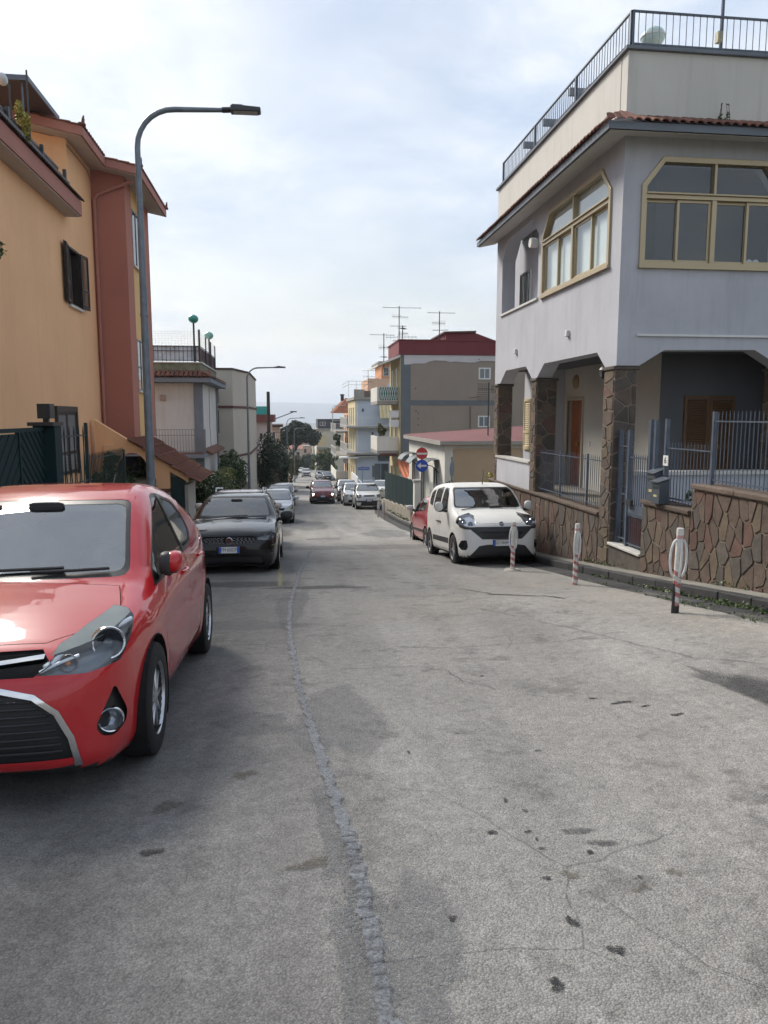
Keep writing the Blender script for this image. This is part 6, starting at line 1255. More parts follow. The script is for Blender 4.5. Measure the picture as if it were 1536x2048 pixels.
def sd_poly(x, y, poly):
    d = np.full(x.shape, 1e9); s = np.ones(x.shape); n = len(poly)
    for i in range(n):
        a = poly[i - 1]; b = poly[i]; ex, ey = a[0] - b[0], a[1] - b[1]; wx, wy = x - b[0], y - b[1]
        t = np.clip((wx * ex + wy * ey) / (ex * ex + ey * ey + 1e-12), 0, 1); bx, by = wx - ex * t, wy - ey * t
        d = np.minimum(d, bx * bx + by * by); c1 = y >= b[1]; c2 = y < a[1]; c3 = ex * wy > ey * wx
        s = np.where((c1 & c2 & c3) | (~c1 & ~c2 & ~c3), -s, s)
    return s * np.sqrt(d)
def smax(a, b, k):
    h = np.maximum(k - np.abs(a - b), 0) / k; return np.maximum(a, b) + h * h * k * 0.25
class Field:
    """silhouette distance sampled once on a 12 mm grid, read back with smooth cubic interpolation"""
    def __init__(s, poly, h=0.012, pad=0.5):
        s.h = h; s.o = poly.min(0) - pad; n = np.ceil((poly.max(0) + pad - s.o) / h).astype(int) + 1; s.n = n
        X, Y = np.meshgrid(s.o[0] + h * np.arange(n[0]), s.o[1] + h * np.arange(n[1]), indexing='ij'); s.D = sd_poly(X.ravel(), Y.ravel(), poly).reshape(n[0], n[1])
    def __call__(s, x, y):
        u = np.clip((x - s.o[0]) / s.h, 1.001, s.n[0] - 3.001); v = np.clip((y - s.o[1]) / s.h, 1.001, s.n[1] - 3.001); i = u.astype(int); j = v.astype(int); fu = u - i; fv = v - j
        w = lambda t: ((-t + 2 * t * t - t**3) / 2, (2 - 5 * t * t + 3 * t**3) / 2, (t + 4 * t * t - 3 * t**3) / 2, (-t * t + t**3) / 2)
        wu, wv = w(fu), w(fv); r = 0.0
        for a in range(4): r = r + wu[a] * sum(wv[b] * s.D[i + a - 1, j + b - 1] for b in range(4))
        return r
class Body:
    def __init__(s, sp):
        s.sp = sp; s.side = catmull(sp['side'], 4)
        pl = [(x, y) for y, x in sp['plan']]; full = pl + [(-x, y) for x, y in pl[-2:0:-1]]; s.plan = catmull(full, 3)
        sec = catmull([(z, x) for z, x in sp['sect']], 8, False); s.sz, s.sx = sec[:, 0], sec[:, 1] * sp['W']
        s.ym = sp['L'] * 0.52; s.fs = Field(s.side); s.fp = Field(s.plan)
    def f(s, p):
        x, y, z = np.abs(p[:, 0]), p[:, 1], p[:, 2]; sp = s.sp
        bow = sp.get('bow', 0.10) * x * x * np.clip((s.ym - y) / 0.9, -1, 1) * np.clip((z - 0.55) / 0.4, 0, 1)
        a = s.fs(y - bow, z + sp.get('crown', 0.05) * x * x); b = s.fp(x, y)
        tp = 1 - sp.get('taper', 0.0) * np.clip((2.3 - y) / 1.2, 0, 1) * np.clip((z - 0.8) / 0.25, 0, 1)
        c = (x - np.interp(z, s.sz, s.sx) * tp) * 0.93
        for (cz, w, d, y0, y1) in sp.get('crease', ()):   # shoulder and sill creases along the flank
            c = c + d * np.exp(-((z - cz - 0.03 * (y - 2)) / w) ** 2) * np.clip((y - y0) / 0.4, 0, 1) * np.clip((y1 - y) / 0.4, 0, 1)
        for yw in sp['wheels']:
            r = np.hypot(y - yw, z - sp['R']); c = c - 0.018 * np.exp(-((r - sp['arch'] - 0.035) / 0.06) ** 2)
        return smax(smax(a, b, sp.get('k1', 0.10)), c, sp.get('k2', 0.13))
    def grad(s, p, e=2e-3):
        g_ = np.zeros_like(p)
        for i in range(3):
            d = np.zeros(3); d[i] = e; g_[:, i] = (s.f(p + d) - s.f(p - d)) / (2 * e)
        return g_ / (np.linalg.norm(g_, axis=1)[:, None] + 1e-9)
    def project(s, p, it=2):
        for _ in range(it): g_ = s.grad(p); p = p - g_ * np.clip(s.f(p), -0.05, 0.05)[:, None]
        return p
    def grid(s, res=1.0):
        sp = s.sp; nf = max(4, int(8 * res)); nx, ny, nz = max(4, int(9 * res)), max(14, int(52 * res)), 3
        def axis(lo, hi, n):
            c, d = [], []
            for k in range(-nf, 0): c.append(lo); d.append(-math.tan(math.pi / 4 * -k / nf))
            for k in range(n + 1): c.append(lo + (hi - lo) * k / n); d.append(0.0)
            for k in range(1, nf + 1): c.append(hi); d.append(math.tan(math.pi / 4 * k / nf))
            return np.array(c), np.array(d)
        A = [axis(-0.42, 0.42, nx), axis(0.62, sp['L'] - 0.62, ny), axis(0.44, 0.54, nz)]; S = [len(a[0]) for a in A]
        idx = {}; C = []; D = []; F_ = []
        def vid(i, j, k):
            t = (i, j, k)
            if t not in idx: idx[t] = len(C); C.append([A[q][0][t[q]] for q in range(3)]); D.append([A[q][1][t[q]] for q in range(3)])
            return idx[t]
        for ax in range(3):
            b, c = [q for q in range(3) if q != ax]
            for end in (0, S[ax] - 1):
                for i in range(S[b] - 1):
                    for j in range(S[c] - 1):
                        q = []
                        for (di, dj) in ((0, 0), (1, 0), (1, 1), (0, 1)):
                            t = [0, 0, 0]; t[ax] = end; t[b] = i + di; t[c] = j + dj; q.append(vid(*t))
                        F_.append(q if (end > 0) ^ (ax == 1) else q[::-1])
        C = np.array(C); D = np.array(D); D /= np.linalg.norm(D, axis=1)[:, None]; lo = np.zeros(len(C)); hi = np.full(len(C), 2.2)
        for _ in range(20):
            m = (lo + hi) / 2; ins = s.f(C + D * m[:, None]) < 0; lo = np.where(ins, m, lo); hi = np.where(ins, hi, m)
        return C + D * lo[:, None], F_
def off_poly(P, d):
    """inset (d>0) or grow (d<0) a convex polygon given in either winding"""
    A = sum(P[i][0] * P[(i + 1) % len(P)][1] - P[(i + 1) % len(P)][0] * P[i][1] for i in range(len(P)))
    if A < 0: P = P[::-1]
    n = len(P); L = []
    for i in range(n):
        a, b = P[i], P[(i + 1) % n]; dx, dy = b[0] - a[0], b[1] - a[1]; l = math.hypot(dx, dy); L.append(((a[0] - dy / l * d, a[1] + dx / l * d), (dx / l, dy / l)))
    out = []
    for i in range(n):
        (p, u), (q, v) = L[i - 1], L[i]; den = u[0] * v[1] - u[1] * v[0]
        if abs(den) < 1e-6: out.append(q); continue
        t = ((q[0] - p[0]) * v[1] - (q[1] - p[1]) * v[0]) / den; out.append((p[0] + u[0] * t, p[1] + u[1] * t))
    return out
def rnd_poly(P, r):
    out = []; n = len(P)
    for i in range(n):
        a, p, b = (np.array(P[i - 1]), np.array(P[i]), np.array(P[(i + 1) % n])); la, lb = np.linalg.norm(a - p), np.linalg.norm(b - p); t = min(r, la * 0.4, lb * 0.4)
        q0, q1 = p + (a - p) / la * t, p + (b - p) / lb * t
        for k in range(4): s = k / 3; out.append(tuple((1 - s)**2 * q0 + 2 * s * (1 - s) * p + s * s * q1))
    return out
def cut(bm, kind, side, poly, tagv, ang=0.0, nmin=0.06, over=None):
    """carve a convex outline, seen along a direction, into the body and tag the faces inside it"""
    a = R(ang)
    if kind == 'top': n, u, v = Vector((0, 0, 1)), Vector((1, 0, 0)), Vector((0, 1, 0))
    else:
        if kind == 'side': a = R(90)
        sg = side or 1; n, u, v = Vector((sg * math.sin(a), -math.cos(a), 0)), Vector((sg * math.cos(a), math.sin(a), 0)), Vector((0, 0, 1))
    A = sum(poly[i][0] * poly[(i + 1) % len(poly)][1] - poly[(i + 1) % len(poly)][0] * poly[i][1] for i in range(len(poly)))
    if A < 0: poly = poly[::-1]
    us = [p[0] for p in poly]; vs = [p[1] for p in poly]; bb = (min(us) - .12, max(us) + .12, min(vs) - .12, max(vs) + .12)
    fs = []
    for f in bm.faces:
        if f.normal.dot(n) < nmin: continue
        c = f.calc_center_median(); cu, cv = c.dot(u), c.dot(v)
        if bb[0] < cu < bb[1] and bb[2] < cv < bb[3] and (side == 0 or c.x * side > -0.02): fs.append(f)
    for i in range(len(poly)):
        p, q = poly[i], poly[(i + 1) % len(poly)]; du, dv = q[0] - p[0], q[1] - p[1]; l = math.hypot(du, dv)
        if l < 1e-6: continue
        m = (u * (-dv / l) + v * (du / l)); co = u * p[0] + v * p[1]
        es = set(); vsx = set()
        for f in fs: es.update(f.edges); vsx.update(f.verts)
        r_ = bmesh.ops.bisect_plane(bm, geom=list(fs) + list(es) + list(vsx), dist=1e-6, plane_co=co, plane_no=m)
        fs = [e for e in r_['geom'] if isinstance(e, bmesh.types.BMFace) and (e.calc_center_median() - co).dot(m) > 0]
        if not fs: return
    lay = bm.faces.layers.int['reg']
    for f in fs:
        if over is None or f[lay] in over: f[lay] = tagv
BODY = 0
def car_regions(sp):
    """returns {region: (V, faces, normals)} for a car specification"""
    B = Body(sp); V, F_ = B.grid(sp.get('res', 1.0)); bm = bmesh.new(); vs = [bm.verts.new(p) for p in V]
    for q in F_:
        try: bm.faces.new([vs[i] for i in q])
        except ValueError: pass
    bm.normal_update(); bm.faces.layers.int.new('reg'); names = ['body']
    def rid(n):
        if n not in names: names.append(n)
        return names.index(n)
    for c in sp['cuts']:
        name, kind, poly = c[0], c[1], c[2]; opt = c[3] if len(c) > 3 else {}
        rd = (lambda p: rnd_poly(p, opt['round'])) if opt.get('round') else (lambda p: p)
        for sd in ((1, -1) if (kind == 'side' or opt.get('both')) else (0,)):
            if opt.get('seal'): cut(bm, kind, sd, rd(poly), rid(opt.get('sealname', 'seal')), opt.get('ang', 0), opt.get('nmin', 0.06))
            cut(bm, kind, sd, rd(off_poly(poly, opt['seal']) if opt.get('seal') else poly), rid(name), opt.get('ang', 0), opt.get('nmin', 0.06))
    lay = bm.faces.layers.int['reg']
    for yw in sp['wheels']:
        circ = [(yw + sp['arch'] * math.cos(t), sp['R'] + sp['arch'] * math.sin(t)) for t in [2 * math.pi * k / 22 for k in range(22)]]
        for s in (1, -1): cut(bm, 'side', s, circ, rid('hole'), 0, -0.2)
    bm.normal_update()
    for f in bm.faces:
        c = f.calc_center_median()
        if f[lay] == 0 and f.normal.z < -0.55 and c.z < 0.34: f[lay] = rid('under')
    bm.verts.index_update(); P = np.array([v.co[:] for v in bm.verts]); P = B.project(P); Nn = B.grad(P)
    out = {}
    for f in bm.faces:
        n = names[f[lay]]
        if n == 'hole': continue
        out.setdefault(n, []).append([v.index for v in f.verts])
    bm.free(); res = {}
    for n, fs in out.items():
        used = sorted({i for f in fs for i in f}); mp = {i: k for k, i in enumerate(used)}
        res[n] = (P[used], [[mp[i] for i in f] for f in fs], Nn[used])
    return res, B
def islands(reg):
    V, F_, Nn = reg; par = list(range(len(V)))
    def find(a):
        while par[a] != a: par[a] = par[par[a]]; a = par[a]
        return a
    for f in F_:
        for i in f[1:]: par[find(i)] = find(f[0])
    grp = {}
    for f in F_: grp.setdefault(find(f[0]), []).append(f)
    out = []
    for fs in grp.values():
        u = sorted({i for f in fs for i in f}); mp = {i: k for k, i in enumerate(u)}; out.append((V[u], [[mp[i] for i in f] for f in fs], Nn[u]))
    return sorted(out, key=lambda r: -r[0][:, 0].mean())
def shell(name, reg, mat, parent, off=0.0, flip=False, normals=True):
    V, F_, Nn = reg; me = bpy.data.meshes.new(name); W = V + Nn * off
    me.from_pydata([tuple(p) for p in W], [], [f[::-1] for f in F_] if flip else F_)
    me.polygons.foreach_set('use_smooth', [True] * len(me.polygons)); me.materials.append(mat); me.update()
    if normals: me.normals_split_custom_set_from_vertices([tuple(n * (-1 if flip else 1)) for n in Nn])
    return link(name, me, parent)
def paint(name, col, flake=0.0, rough=0.32):
    if name in MATS: return MATS[name]
    m, nt, b = nodes_of(name); P = N(nt, 'ShaderNodeTexCoord').outputs['Object']
    n1 = N(nt, 'ShaderNodeTexNoise', {'Vector': P, 'Scale': 2.2, 'Detail': 6.0, 'Roughness': 0.65}).outputs['Fac']
    sz = N(nt, 'ShaderNodeSeparateXYZ', {0: P}).outputs['Z']
    low = N(nt, 'ShaderNodeMapRange', {'Value': sz, 'From Min': 0.15, 'From Max': 0.75, 'To Min': 0.22 if max(col) > 0.05 else 0.05, 'To Max': 0.0}).outputs[0]
    df = N(nt, 'ShaderNodeMath', {0: low, 1: n1}, operation='MULTIPLY').outputs[0]      # road grime on the lower panels
    c = N(nt, 'ShaderNodeMixRGB', {0: df, 1: (*col, 1), 2: (0.16, 0.14, 0.12, 1)}).outputs[0]
    nt.links.new(c, b.inputs['Base Color']); b.inputs['Metallic'].default_value = flake; b.inputs['Roughness'].default_value = rough; b.inputs['Specular IOR Level'].default_value = 0.2
    cr = N(nt, 'ShaderNodeMapRange', {'Value': n1, 'To Min': 0.01, 'To Max': 0.05}).outputs[0]; nt.links.new(cr, b.inputs['Coat Roughness']); b.inputs['Coat Weight'].default_value = 1.0
    if max(col) < 0.01: b.inputs['Coat IOR'].default_value = 1.33
    MATS[name] = m; return m
C_glass = glassmat('car window glass', (0.55, 0.62, 0.60), 0.66, 1.5, 0.02, 1.1); C_screen = glassmat('athermic windscreen', (0.50, 0.58, 0.56), 0.72, 2.25); C_house = smat('lamp housing', (0.15, 0.165, 0.175), 0.25, metal=0.4); C_brow = smat('milky lamp brow', (0.19, 0.215, 0.205), 0.16); C_lens = glassmat('headlamp cover', (0.95, 0.97, 1.0), 0.95, 1.45)
C_black = smat('black exterior plastic', (0.018, 0.018, 0.019), 0.5); C_gap = smat('panel gap', (0.004, 0.004, 0.004), 0.9); C_seal = smat('rubber seal', (0.010, 0.010, 0.010), 0.35)
C_chrome = smat('chrome', (0.75, 0.75, 0.76), 0.10, metal=1.0); C_refl = smat('lamp reflector', (0.42, 0.44, 0.47), 0.22, metal=0.85); C_lampdk = smat('dark lamp housing', (0.06, 0.065, 0.07), 0.25, metal=0.5)
C_tyre = pmat('tyre rubber', (0.018, 0.018, 0.018), 0.85, var=0.3, scale=8, bump=0.2, bscale=90, space='obj'); C_alloy = smat('alloy rim', (0.50, 0.51, 0.53), 0.28, metal=0.85); C_hub = smat('grey hubcap', (0.30, 0.30, 0.31), 0.45, metal=0.3)
C_int = smat('dark cabin trim', (0.022, 0.022, 0.024), 0.8); C_seat = smat('grey seat cloth', (0.16, 0.16, 0.165), 0.95)
C_plate = smat('plate white', (0.72, 0.72, 0.70), 0.4); C_blue = smat('plate blue', (0.02, 0.10, 0.45), 0.4); C_ink = smat('plate ink', (0.012, 0.012, 0.014), 0.5); C_amber = smat('amber lens', (0.7, 0.22, 0.03), 0.2)
C_maroon = smat('badge red', (0.05, 0.008, 0.012), 0.3); C_lit = smat('lit headlamp', (0.9, 0.85, 0.75), 0.3, emit=(1.0, 0.86, 0.66), estr=9.0); C_tail = smat('tail lamp red', (0.30, 0.01, 0.01), 0.15)
def make_wheel(parent, x, y, R_, rim, style, side):
    w = R_ * 0.30; s = side
    o = bpy.data.objects.new('wheel', None); COL.objects.link(o); o.parent = parent; o.location = (x, y, R_); o.empty_display_size = 0.1
    key = (round(R_, 3), rim, style, side); cache = make_wheel.cache
    if key not in cache:
        r1 = R_ * 0.66; pr = [(r1 * 0.98, -w), (r1 * 1.08, -w * 1.03), (R_ * 0.93, -w), (R_ * 0.985, -w * 0.86), (R_, -w * 0.5), (R_, w * 0.5), (R_ * 0.985, w * 0.86), (R_ * 0.93, w), (r1 * 1.08, w * 1.03), (r1 * 0.98, w)]
        m = MB().lathe(pr, 40, axis='x')
        for k in range(4): m.lathe([(R_ * 1.001, -w * 0.6 + k * w * 0.36), (R_ * 1.006, -w * 0.6 + k * w * 0.36), (R_ * 1.006, -w * 0.4 + k * w * 0.36), (R_ * 1.001, -w * 0.4 + k * w * 0.36)], 40, axis='x')
        ty = m.mesh('tyre', C_tyre, smooth=True, angle=40)
        m = MB(); out = w * 0.78
        m.lathe([(r1 * 1.0, w * 0.95), (r1 * 1.01, w * 1.0), (r1 * 0.965, w * 0.98), (r1 * 0.93, w * 0.80)], 40, axis='x')
        if style == 'cap':
            m.lathe([(r1 * 0.93, out * 0.86), (r1 * 0.72, out * 1.0), (r1 * 0.35, out * 1.0), (r1 * 0.28, out * 1.1), (0.001, out * 1.12)], 40, axis='x')
        else:
            n = style
            for k in range(n):
                t0 = 2 * math.pi * k / n; hw = (0.07 if n > 8 else 0.14 if n > 5 else 0.22) * r1
                for (ra, rb, wa, wb) in ((0.14, 0.96, hw * 1.15, hw * 0.85),):
                    p = []
                    for (dx) in (out * 0.62, out * 0.98):
                        for (rr, ww) in ((ra, wa), (rb, wb)):
                            for sg in (-1, 1): 
                                a, b = rr * r1, sg * ww * (1 if dx < out * 0.9 else 0.55); p.append(((dx + (0.10 * out if rr < 0.5 else -0.05 * out)), a * math.cos(t0) - b * math.sin(t0), a * math.sin(t0) + b * math.cos(t0)))
                    m.hexa([p[0], p[1], p[3], p[2], p[4], p[5], p[7], p[6]])
            m.lathe([(r1 * 0.24, out * 0.6), (r1 * 0.23, out * 1.06), (r1 * 0.1, out * 1.12), (0.001, out * 1.12)], 20, axis='x')
        m.v = [(a * s, b, c) for a, b, c in m.v]; rm = m.mesh('rim', rim, smooth=True, angle=30)
        m = MB().lathe([(r1 * 0.935, w * 0.82), (r1 * 0.90, w * 0.6), (r1 * 0.9, -w * 0.1), (0.001, -w * 0.1)], 30, axis='x'); m.lathe([(r1 * 0.55, w * 0.1), (r1 * 0.55, w * 0.3), (0.001, w * 0.3)], 24, axis='x'); m.v = [(a * s, b, c) for a, b, c in m.v]; bk = m.mesh('brake', C_black if style != 'cap' else C_hub)
        if style == 'cap':
            m = MB()
            for k in range(5):
                t0 = 2 * math.pi * (k + 0.5) / 5; a = 0.62 * r1; m.lathe([(r1 * 0.16, 0), (r1 * 0.15, 0.006), (0.001, 0.006)], 10, (out * 0.985, a * math.cos(t0), a * math.sin(t0)), 'x')
            m.v = [(a * s, b, c) for a, b, c in m.v]; bk = m.mesh('cap_hole', C_gap)
        cache[key] = (ty, rm, bk)
    for nm, me in zip(('tyre', 'rim', 'brake'), cache[key]): link(nm, me, o)
make_wheel.cache = {}
def number_plate(parent, x, y, z, txt, w=0.36, h=0.11, tilt=0.0):
    o = link('number_plate', MB().box(-w / 2, w / 2, -0.006, 0.0, -h / 2, h / 2).mesh('number_plate', C_plate), parent); o.location = (x, y, z); o.rotation_euler = (R(tilt), 0, 0)
    for s in (-1, 1): link('blue_band', MB().box(s * w * 0.5 - (0.042 if s > 0 else 0), s * w * 0.5 + (0.042 if s < 0 else 0), -0.0075, -0.004, -h / 2 + 0.002, h / 2 - 0.002).mesh('blue_band', C_blue), o)
    if txt: t = link('lettering', text_mesh(txt, h * 0.80, C_ink, 0.001), o); t.location = (0, -0.008, 0); t.rotation_euler = (R(90), 0, 0); t.scale = (0.72, 1, 1)
    link('plate_holder', MB().box(-w / 2 - 0.012, w / 2 + 0.012, 0.0005, 0.012, -h / 2 - 0.012, h / 2 + 0.012).mesh('plate_holder', C_black), o)
def badge(parent, x, y, z, r_, word=True, tilt=0.0):
    m = MB().lathe([(0.001, -0.006), (r_ * 0.86, -0.006), (r_ * 0.9, -0.011), (r_, -0.008), (r_, 0.004)], 24, axis='y'); o = link('badge', m.mesh('badge', C_chrome, smooth=True), parent); o.location = (x, y, z); o.rotation_euler = (R(tilt), 0, 0)
    link('badge_field', MB().lathe([(0.001, -0.0075), (r_ * 0.80, -0.0075), (r_ * 0.80, -0.003)], 24, axis='y').mesh('badge_field', C_maroon), o)
    if word: t = link('lettering', text_mesh('FIAT', r_ * 0.72, C_chrome, 0.002), o); t.location = (0, -0.010, 0); t.rotation_euler = (R(90), 0, 0)
SPEC_CACHE = {}
def make_car(name, label, key, sp, paint_mat, loc, rz_=0.0, plate=None, scale=1.0, hero=1, group=None, glass=None, cat='car', pitch=True):
    X0, Y0 = loc[0], loc[1]; fl = -1.0 if abs(rz_) > 1.5 else 1.0
    Lc = sp['L'] * scale; za, zb = z1(X0, Y0 + 0.8 * fl), z1(X0, Y0 + (Lc - 0.8) * fl); ang = math.atan2(zb - za, Lc - 1.6) if pitch else 0
    z0 = za - math.tan(ang) * 0.8 + (loc[2] if len(loc) > 2 else 0)
    o = thing(name, label, cat, (X0, Y0, z0), (0, 0, 0), group, scale); o.rotation_euler = (Matrix.Rotation(rz_, 3, 'Z') @ Matrix.Rotation(ang, 3, 'X')).to_euler()
    if key not in SPEC_CACHE: SPEC_CACHE[key] = car_regions(sp)
    reg, B = SPEC_CACHE[key]; gm = glass or C_glass; byname = {}
    for n, r_all in reg.items():
        for r_ in ([r_all] if n in ('body', 'under') else islands(r_all)):
            sd = 1 if r_[0][:, 0].mean() > 0 else -1
            if n == 'body': shell('body', r_, paint_mat, o)
            elif n == 'under': shell('underbody', r_, C_black, o)
            elif n == 'gap': shell('panel_gap', r_, C_gap, o, -0.008)
            elif n == 'seal': shell('window_seal', r_, C_seal, o, -0.002)
            elif n == 'pillar': shell('window_pillar', r_, C_seal, o, 0.001)
            elif n in ('windscreen', 'rear_screen'): shell(n, r_, sp.get('wsglass', C_screen), o, -0.004)
            elif n.startswith('window'): shell('side_window', r_, gm, o, -0.005)
            elif n.startswith('door') or n in ('bonnet', 'fuel_flap'): shell('door' if n.startswith('door') else n, r_, paint_mat, o, 0.0)
            elif n in ('grille', 'fog_recess', 'lower_grille'): shell(n, r_, C_black if n != 'grille' else C_gap, o, -0.03)
            elif n in ('bumper_trim', 'side_trim'): shell(n, r_, C_black, o, 0.004)
            elif n == 'chrome': shell('chrome_trim', r_, C_chrome, o, 0.003)
            elif n == 'lamp_brow': shell('lamp_brow', r_, C_brow, byname.get(sd, o), -0.0005)
            elif n == 'tail_lamp': shell('tail_lamp', r_, C_tail, o, 0.001)
            elif n == 'headlamp':
                h = shell('headlamp', r_, sp.get('lampmat', C_house), o, -0.05); shell('cover', r_, C_lens, h, -0.001); byname[sd] = h
                if hero == 1:
                    V, F_, Nn = r_; cnt = {}
                    for f in F_:
                        for i in range(len(f)): e = tuple(sorted((f[i], f[(i + 1) % len(f)]))); cnt[e] = cnt.get(e, 0) + 1
                    vs = []; fs = []
                    for (a, b) in [e for e, c in cnt.items() if c == 1]: k = len(vs); vs += [V[a], V[b], V[b] - Nn[b] * 0.05, V[a] - Nn[a] * 0.05]; fs.append((k, k + 1, k + 2, k + 3))
                    m = MB(); m.add(vs, fs); m.build('housing_wall', C_lampdk, h, world=False)
    # dark cabin lining
    lin = [r_ for n, r_ in reg.items() if n in ('body',) or n.startswith('door') or n in ('bonnet', 'seal')]
    V = []; F_ = []; Nn = []; k = 0
    for (v, f, nn) in lin: V.append(v); Nn.append(nn); F_ += [[i + k for i in q] for q in f]; k += len(v)
    shell('cabin_lining', (np.concatenate(V), F_, np.concatenate(Nn)), C_int, o, -0.03, True, False)
    wb, zb_ = sp['cowl'], sp['belt']; W = sp['W']
    m = MB(); m.box(-W + 0.2, W - 0.2, wb - 0.1, sp['L'] - 0.5, 0.24, 0.34); m.hexa([(-W + .26, wb + .02, zb_ - .34), (W - .26, wb + .02, zb_ - .34), (W - .20, wb + .46, zb_ - .30), (-W + .20, wb + .46, zb_ - .30), (-W + .26, wb + .02, zb_ - .06), (W - .26, wb + .02, zb_ - .06), (W - .20, wb + .46, zb_ - .05), (-W + .20, wb + .46, zb_ - .05)])
    m.build('dashboard', C_int, o, world=False, bevel=0.04)
    if hero:
        m = MB()
        for sx in (-1, 1):
            cx_ = sx * W * 0.42; m.ball((cx_, wb + 1.28, zb_ - 0.12), (0.25, 0.10, 0.38), 14, 10, 0.6); m.ball((cx_, wb + 1.32, zb_ + 0.36), (0.13, 0.055, 0.10), 12, 8, 0.6); m.ball((cx_, wb + 1.0, zb_ - 0.48), (0.25, 0.3, 0.12), 14, 8, 0.6); m.tube([(cx_ - .05, wb + 1.3, zb_ + .15), (cx_ - .05, wb + 1.32, zb_ + .35)], 0.012, 5); m.tube([(cx_ + .05, wb + 1.3, zb_ + .15), (cx_ + .05, wb + 1.32, zb_ + .35)], 0.012, 5)
        m.ball((0, wb + 2.15, zb_ - 0.12), (W * 0.78, 0.12, 0.36), 16, 8, 0.5)
        for sx in (-1, 0, 1): m.ball((sx * W * 0.45, wb + 2.17, zb_ + 0.24), (0.12, 0.05, 0.08), 10, 6, 0.6)
        m.build('seats', C_seat, o, world=False, smooth=True, angle=60)
        m = MB(); pts = [(W * 0.42 + 0.18 * math.cos(t), wb + 0.60 - 0.06 * math.sin(t), zb_ - 0.02 + 0.17 * math.sin(t)) for t in [2 * math.pi * k / 20 for k in range(21)]]; m.tube(pts, 0.016, 7); m.tube([(W * 0.42, wb + .6, zb_ - .02), (W * 0.42, wb + .35, zb_ - .1)], 0.03, 6); m.box(W * 0.42 - .15, W * 0.42 + .15, wb + .59, wb + .615, zb_ - .04, zb_ + .02); m.build('steering_wheel', C_int, o, world=False)
        m = MB(); m.ball((0, wb + sp.get('rvm', 0.62), sp['H'] - 0.17), (0.12, 0.025, 0.035), 10, 6, 0.5); m.build('rear_view_mirror', C_int, o, world=False)
    # wheel housings and wheels
    for yw in sp['wheels']:
        for s in (1, -1):
            m = MB(); pr = [(sp['arch'] + 0.004, s * (W - 0.035)), (sp['arch'] + 0.01, s * (W - 0.36)), (0.001, s * (W - 0.36))]; m.lathe([(r_, h) for r_, h in pr], 24, (0, yw, sp['R']), 'x')
            m.v = [(x, y, max(z, 0.14)) for x, y, z in m.v]; m.build('wheel_housing', C_gap, o, world=False)
    for yw in sp['wheels']:
        for s in (1, -1): make_wheel(o, s * (W - sp['R'] * 0.30 - sp.get('inset', 0.03)), yw, sp['R'], sp.get('rimmat', C_alloy), sp.get('spokes', 7), s)
    # mirrors
    for s in (1, -1):
        mx, my, mz, rx, ry, rzz = sp['mirror']; m = MB(); m.ball((s * mx, my, mz), (rx, ry, rzz), 18, 12, 0.72); mi = m.build('door_mirror', sp.get('mirmat', paint_mat), o, world=False, smooth=True, angle=70)
        m = MB(); m.ball((s * (mx - rx * 0.4), my, mz - rzz * 0.72), (rx * 0.95, ry * 0.75, rzz * 0.34), 12, 8, 0.7); m.tube([(s * (mx - rx * 0.6), my + 0.01, mz - rzz * 0.6), (s * (W - 0.06), my + 0.03, sp['belt'] - 0.03)], 0.03, 8); m.build('mirror_base', C_black, mi, world=False, smooth=True, angle=60)
        if sp.get('mirror_inner'): m = MB(); m.ball((s * (mx - rx * 0.75), my - 0.025, mz - 0.004), (rx * 0.72, ry * 0.9, rzz * 1.02), 16, 10, 0.6); m.build('mirror_glass_frame', C_black, mi, world=False, smooth=True, angle=70)
    for (yh, zh) in sp.get('handles', ()):
        for s in (1, -1):
            p = B.project(np.array([[s * W, yh, zh], [s * W, yh + 0.10, zh + 0.006], [s * W, yh + 0.2, zh + 0.01]]), 4); p[:, 0] += s * np.array([0.006, 0.03, 0.006]); m = MB(); m.tube([tuple(q) for q in p], [0.014, 0.015, 0.014], 8); m.build('door_handle', sp.get('handlemat', paint_mat), o, world=False, smooth=True)
    for w_ in sp.get('wipers', ()):
        p = B.project(np.array(w_, float), 4); m = MB(); nn = B.grad(p); q = p + nn * 0.018; m.tube([tuple(v) for v in q], 0.010, 6); m.build('wiper', C_black, o, world=False)
    for (x, z, t, *pl) in [sp['plate']] if plate is not None and 'plate' in sp else []:
        p = B.project(np.array([[x, 0.0, z]]), 5)[0]; number_plate(o, x, p[1] - 0.012, z, plate, tilt=t)
    if 'badge' in sp:
        x, z, r_, t = sp['badge']; p = B.project(np.array([[x, sp.get('badge_y', 0.0), z]]), 6)[0]; badge(o, x, p[1] - 0.006 - sp.get('badge_out', 0.0), p[2], r_, hero == 1, t)
    return o, B, reg, byname
def ring_lamp(o, B, p, d, r_, mats, depth=0.0, name='fog_lamp'):
    """round lamp: bezel, reflector bowl and lens facing direction d"""
    d = Vector(d).normalized(); q = d.to_track_quat('Z', 'Y')
    e = bpy.data.objects.new(name, None); COL.objects.link(e); e.parent = o; e.location = Vector(p) + d * depth; e.rotation_mode = 'QUATERNION'; e.rotation_quaternion = q; e.empty_display_size = 0.05
    link('bezel', MB().lathe([(r_ * 0.82, -0.02), (r_ * 0.86, 0.008), (r_ * 0.94, 0.014), (r_, 0.006), (r_ * 1.02, -0.02)], 28).mesh('bezel', mats[0], smooth=True), e)
    link('bowl', MB().lathe([(r_ * 0.84, 0.0), (r_ * 0.6, -0.025), (r_ * 0.22, -0.04), (0.001, -0.04)], 24).mesh('bowl', mats[1], smooth=True), e)
    m = MB(); m.ball((0, 0, -0.016), (r_ * 0.36, r_ * 0.36, r_ * 0.30), 14, 8); link('lens', m.mesh('lens', mats[2], smooth=True), e)
    return e

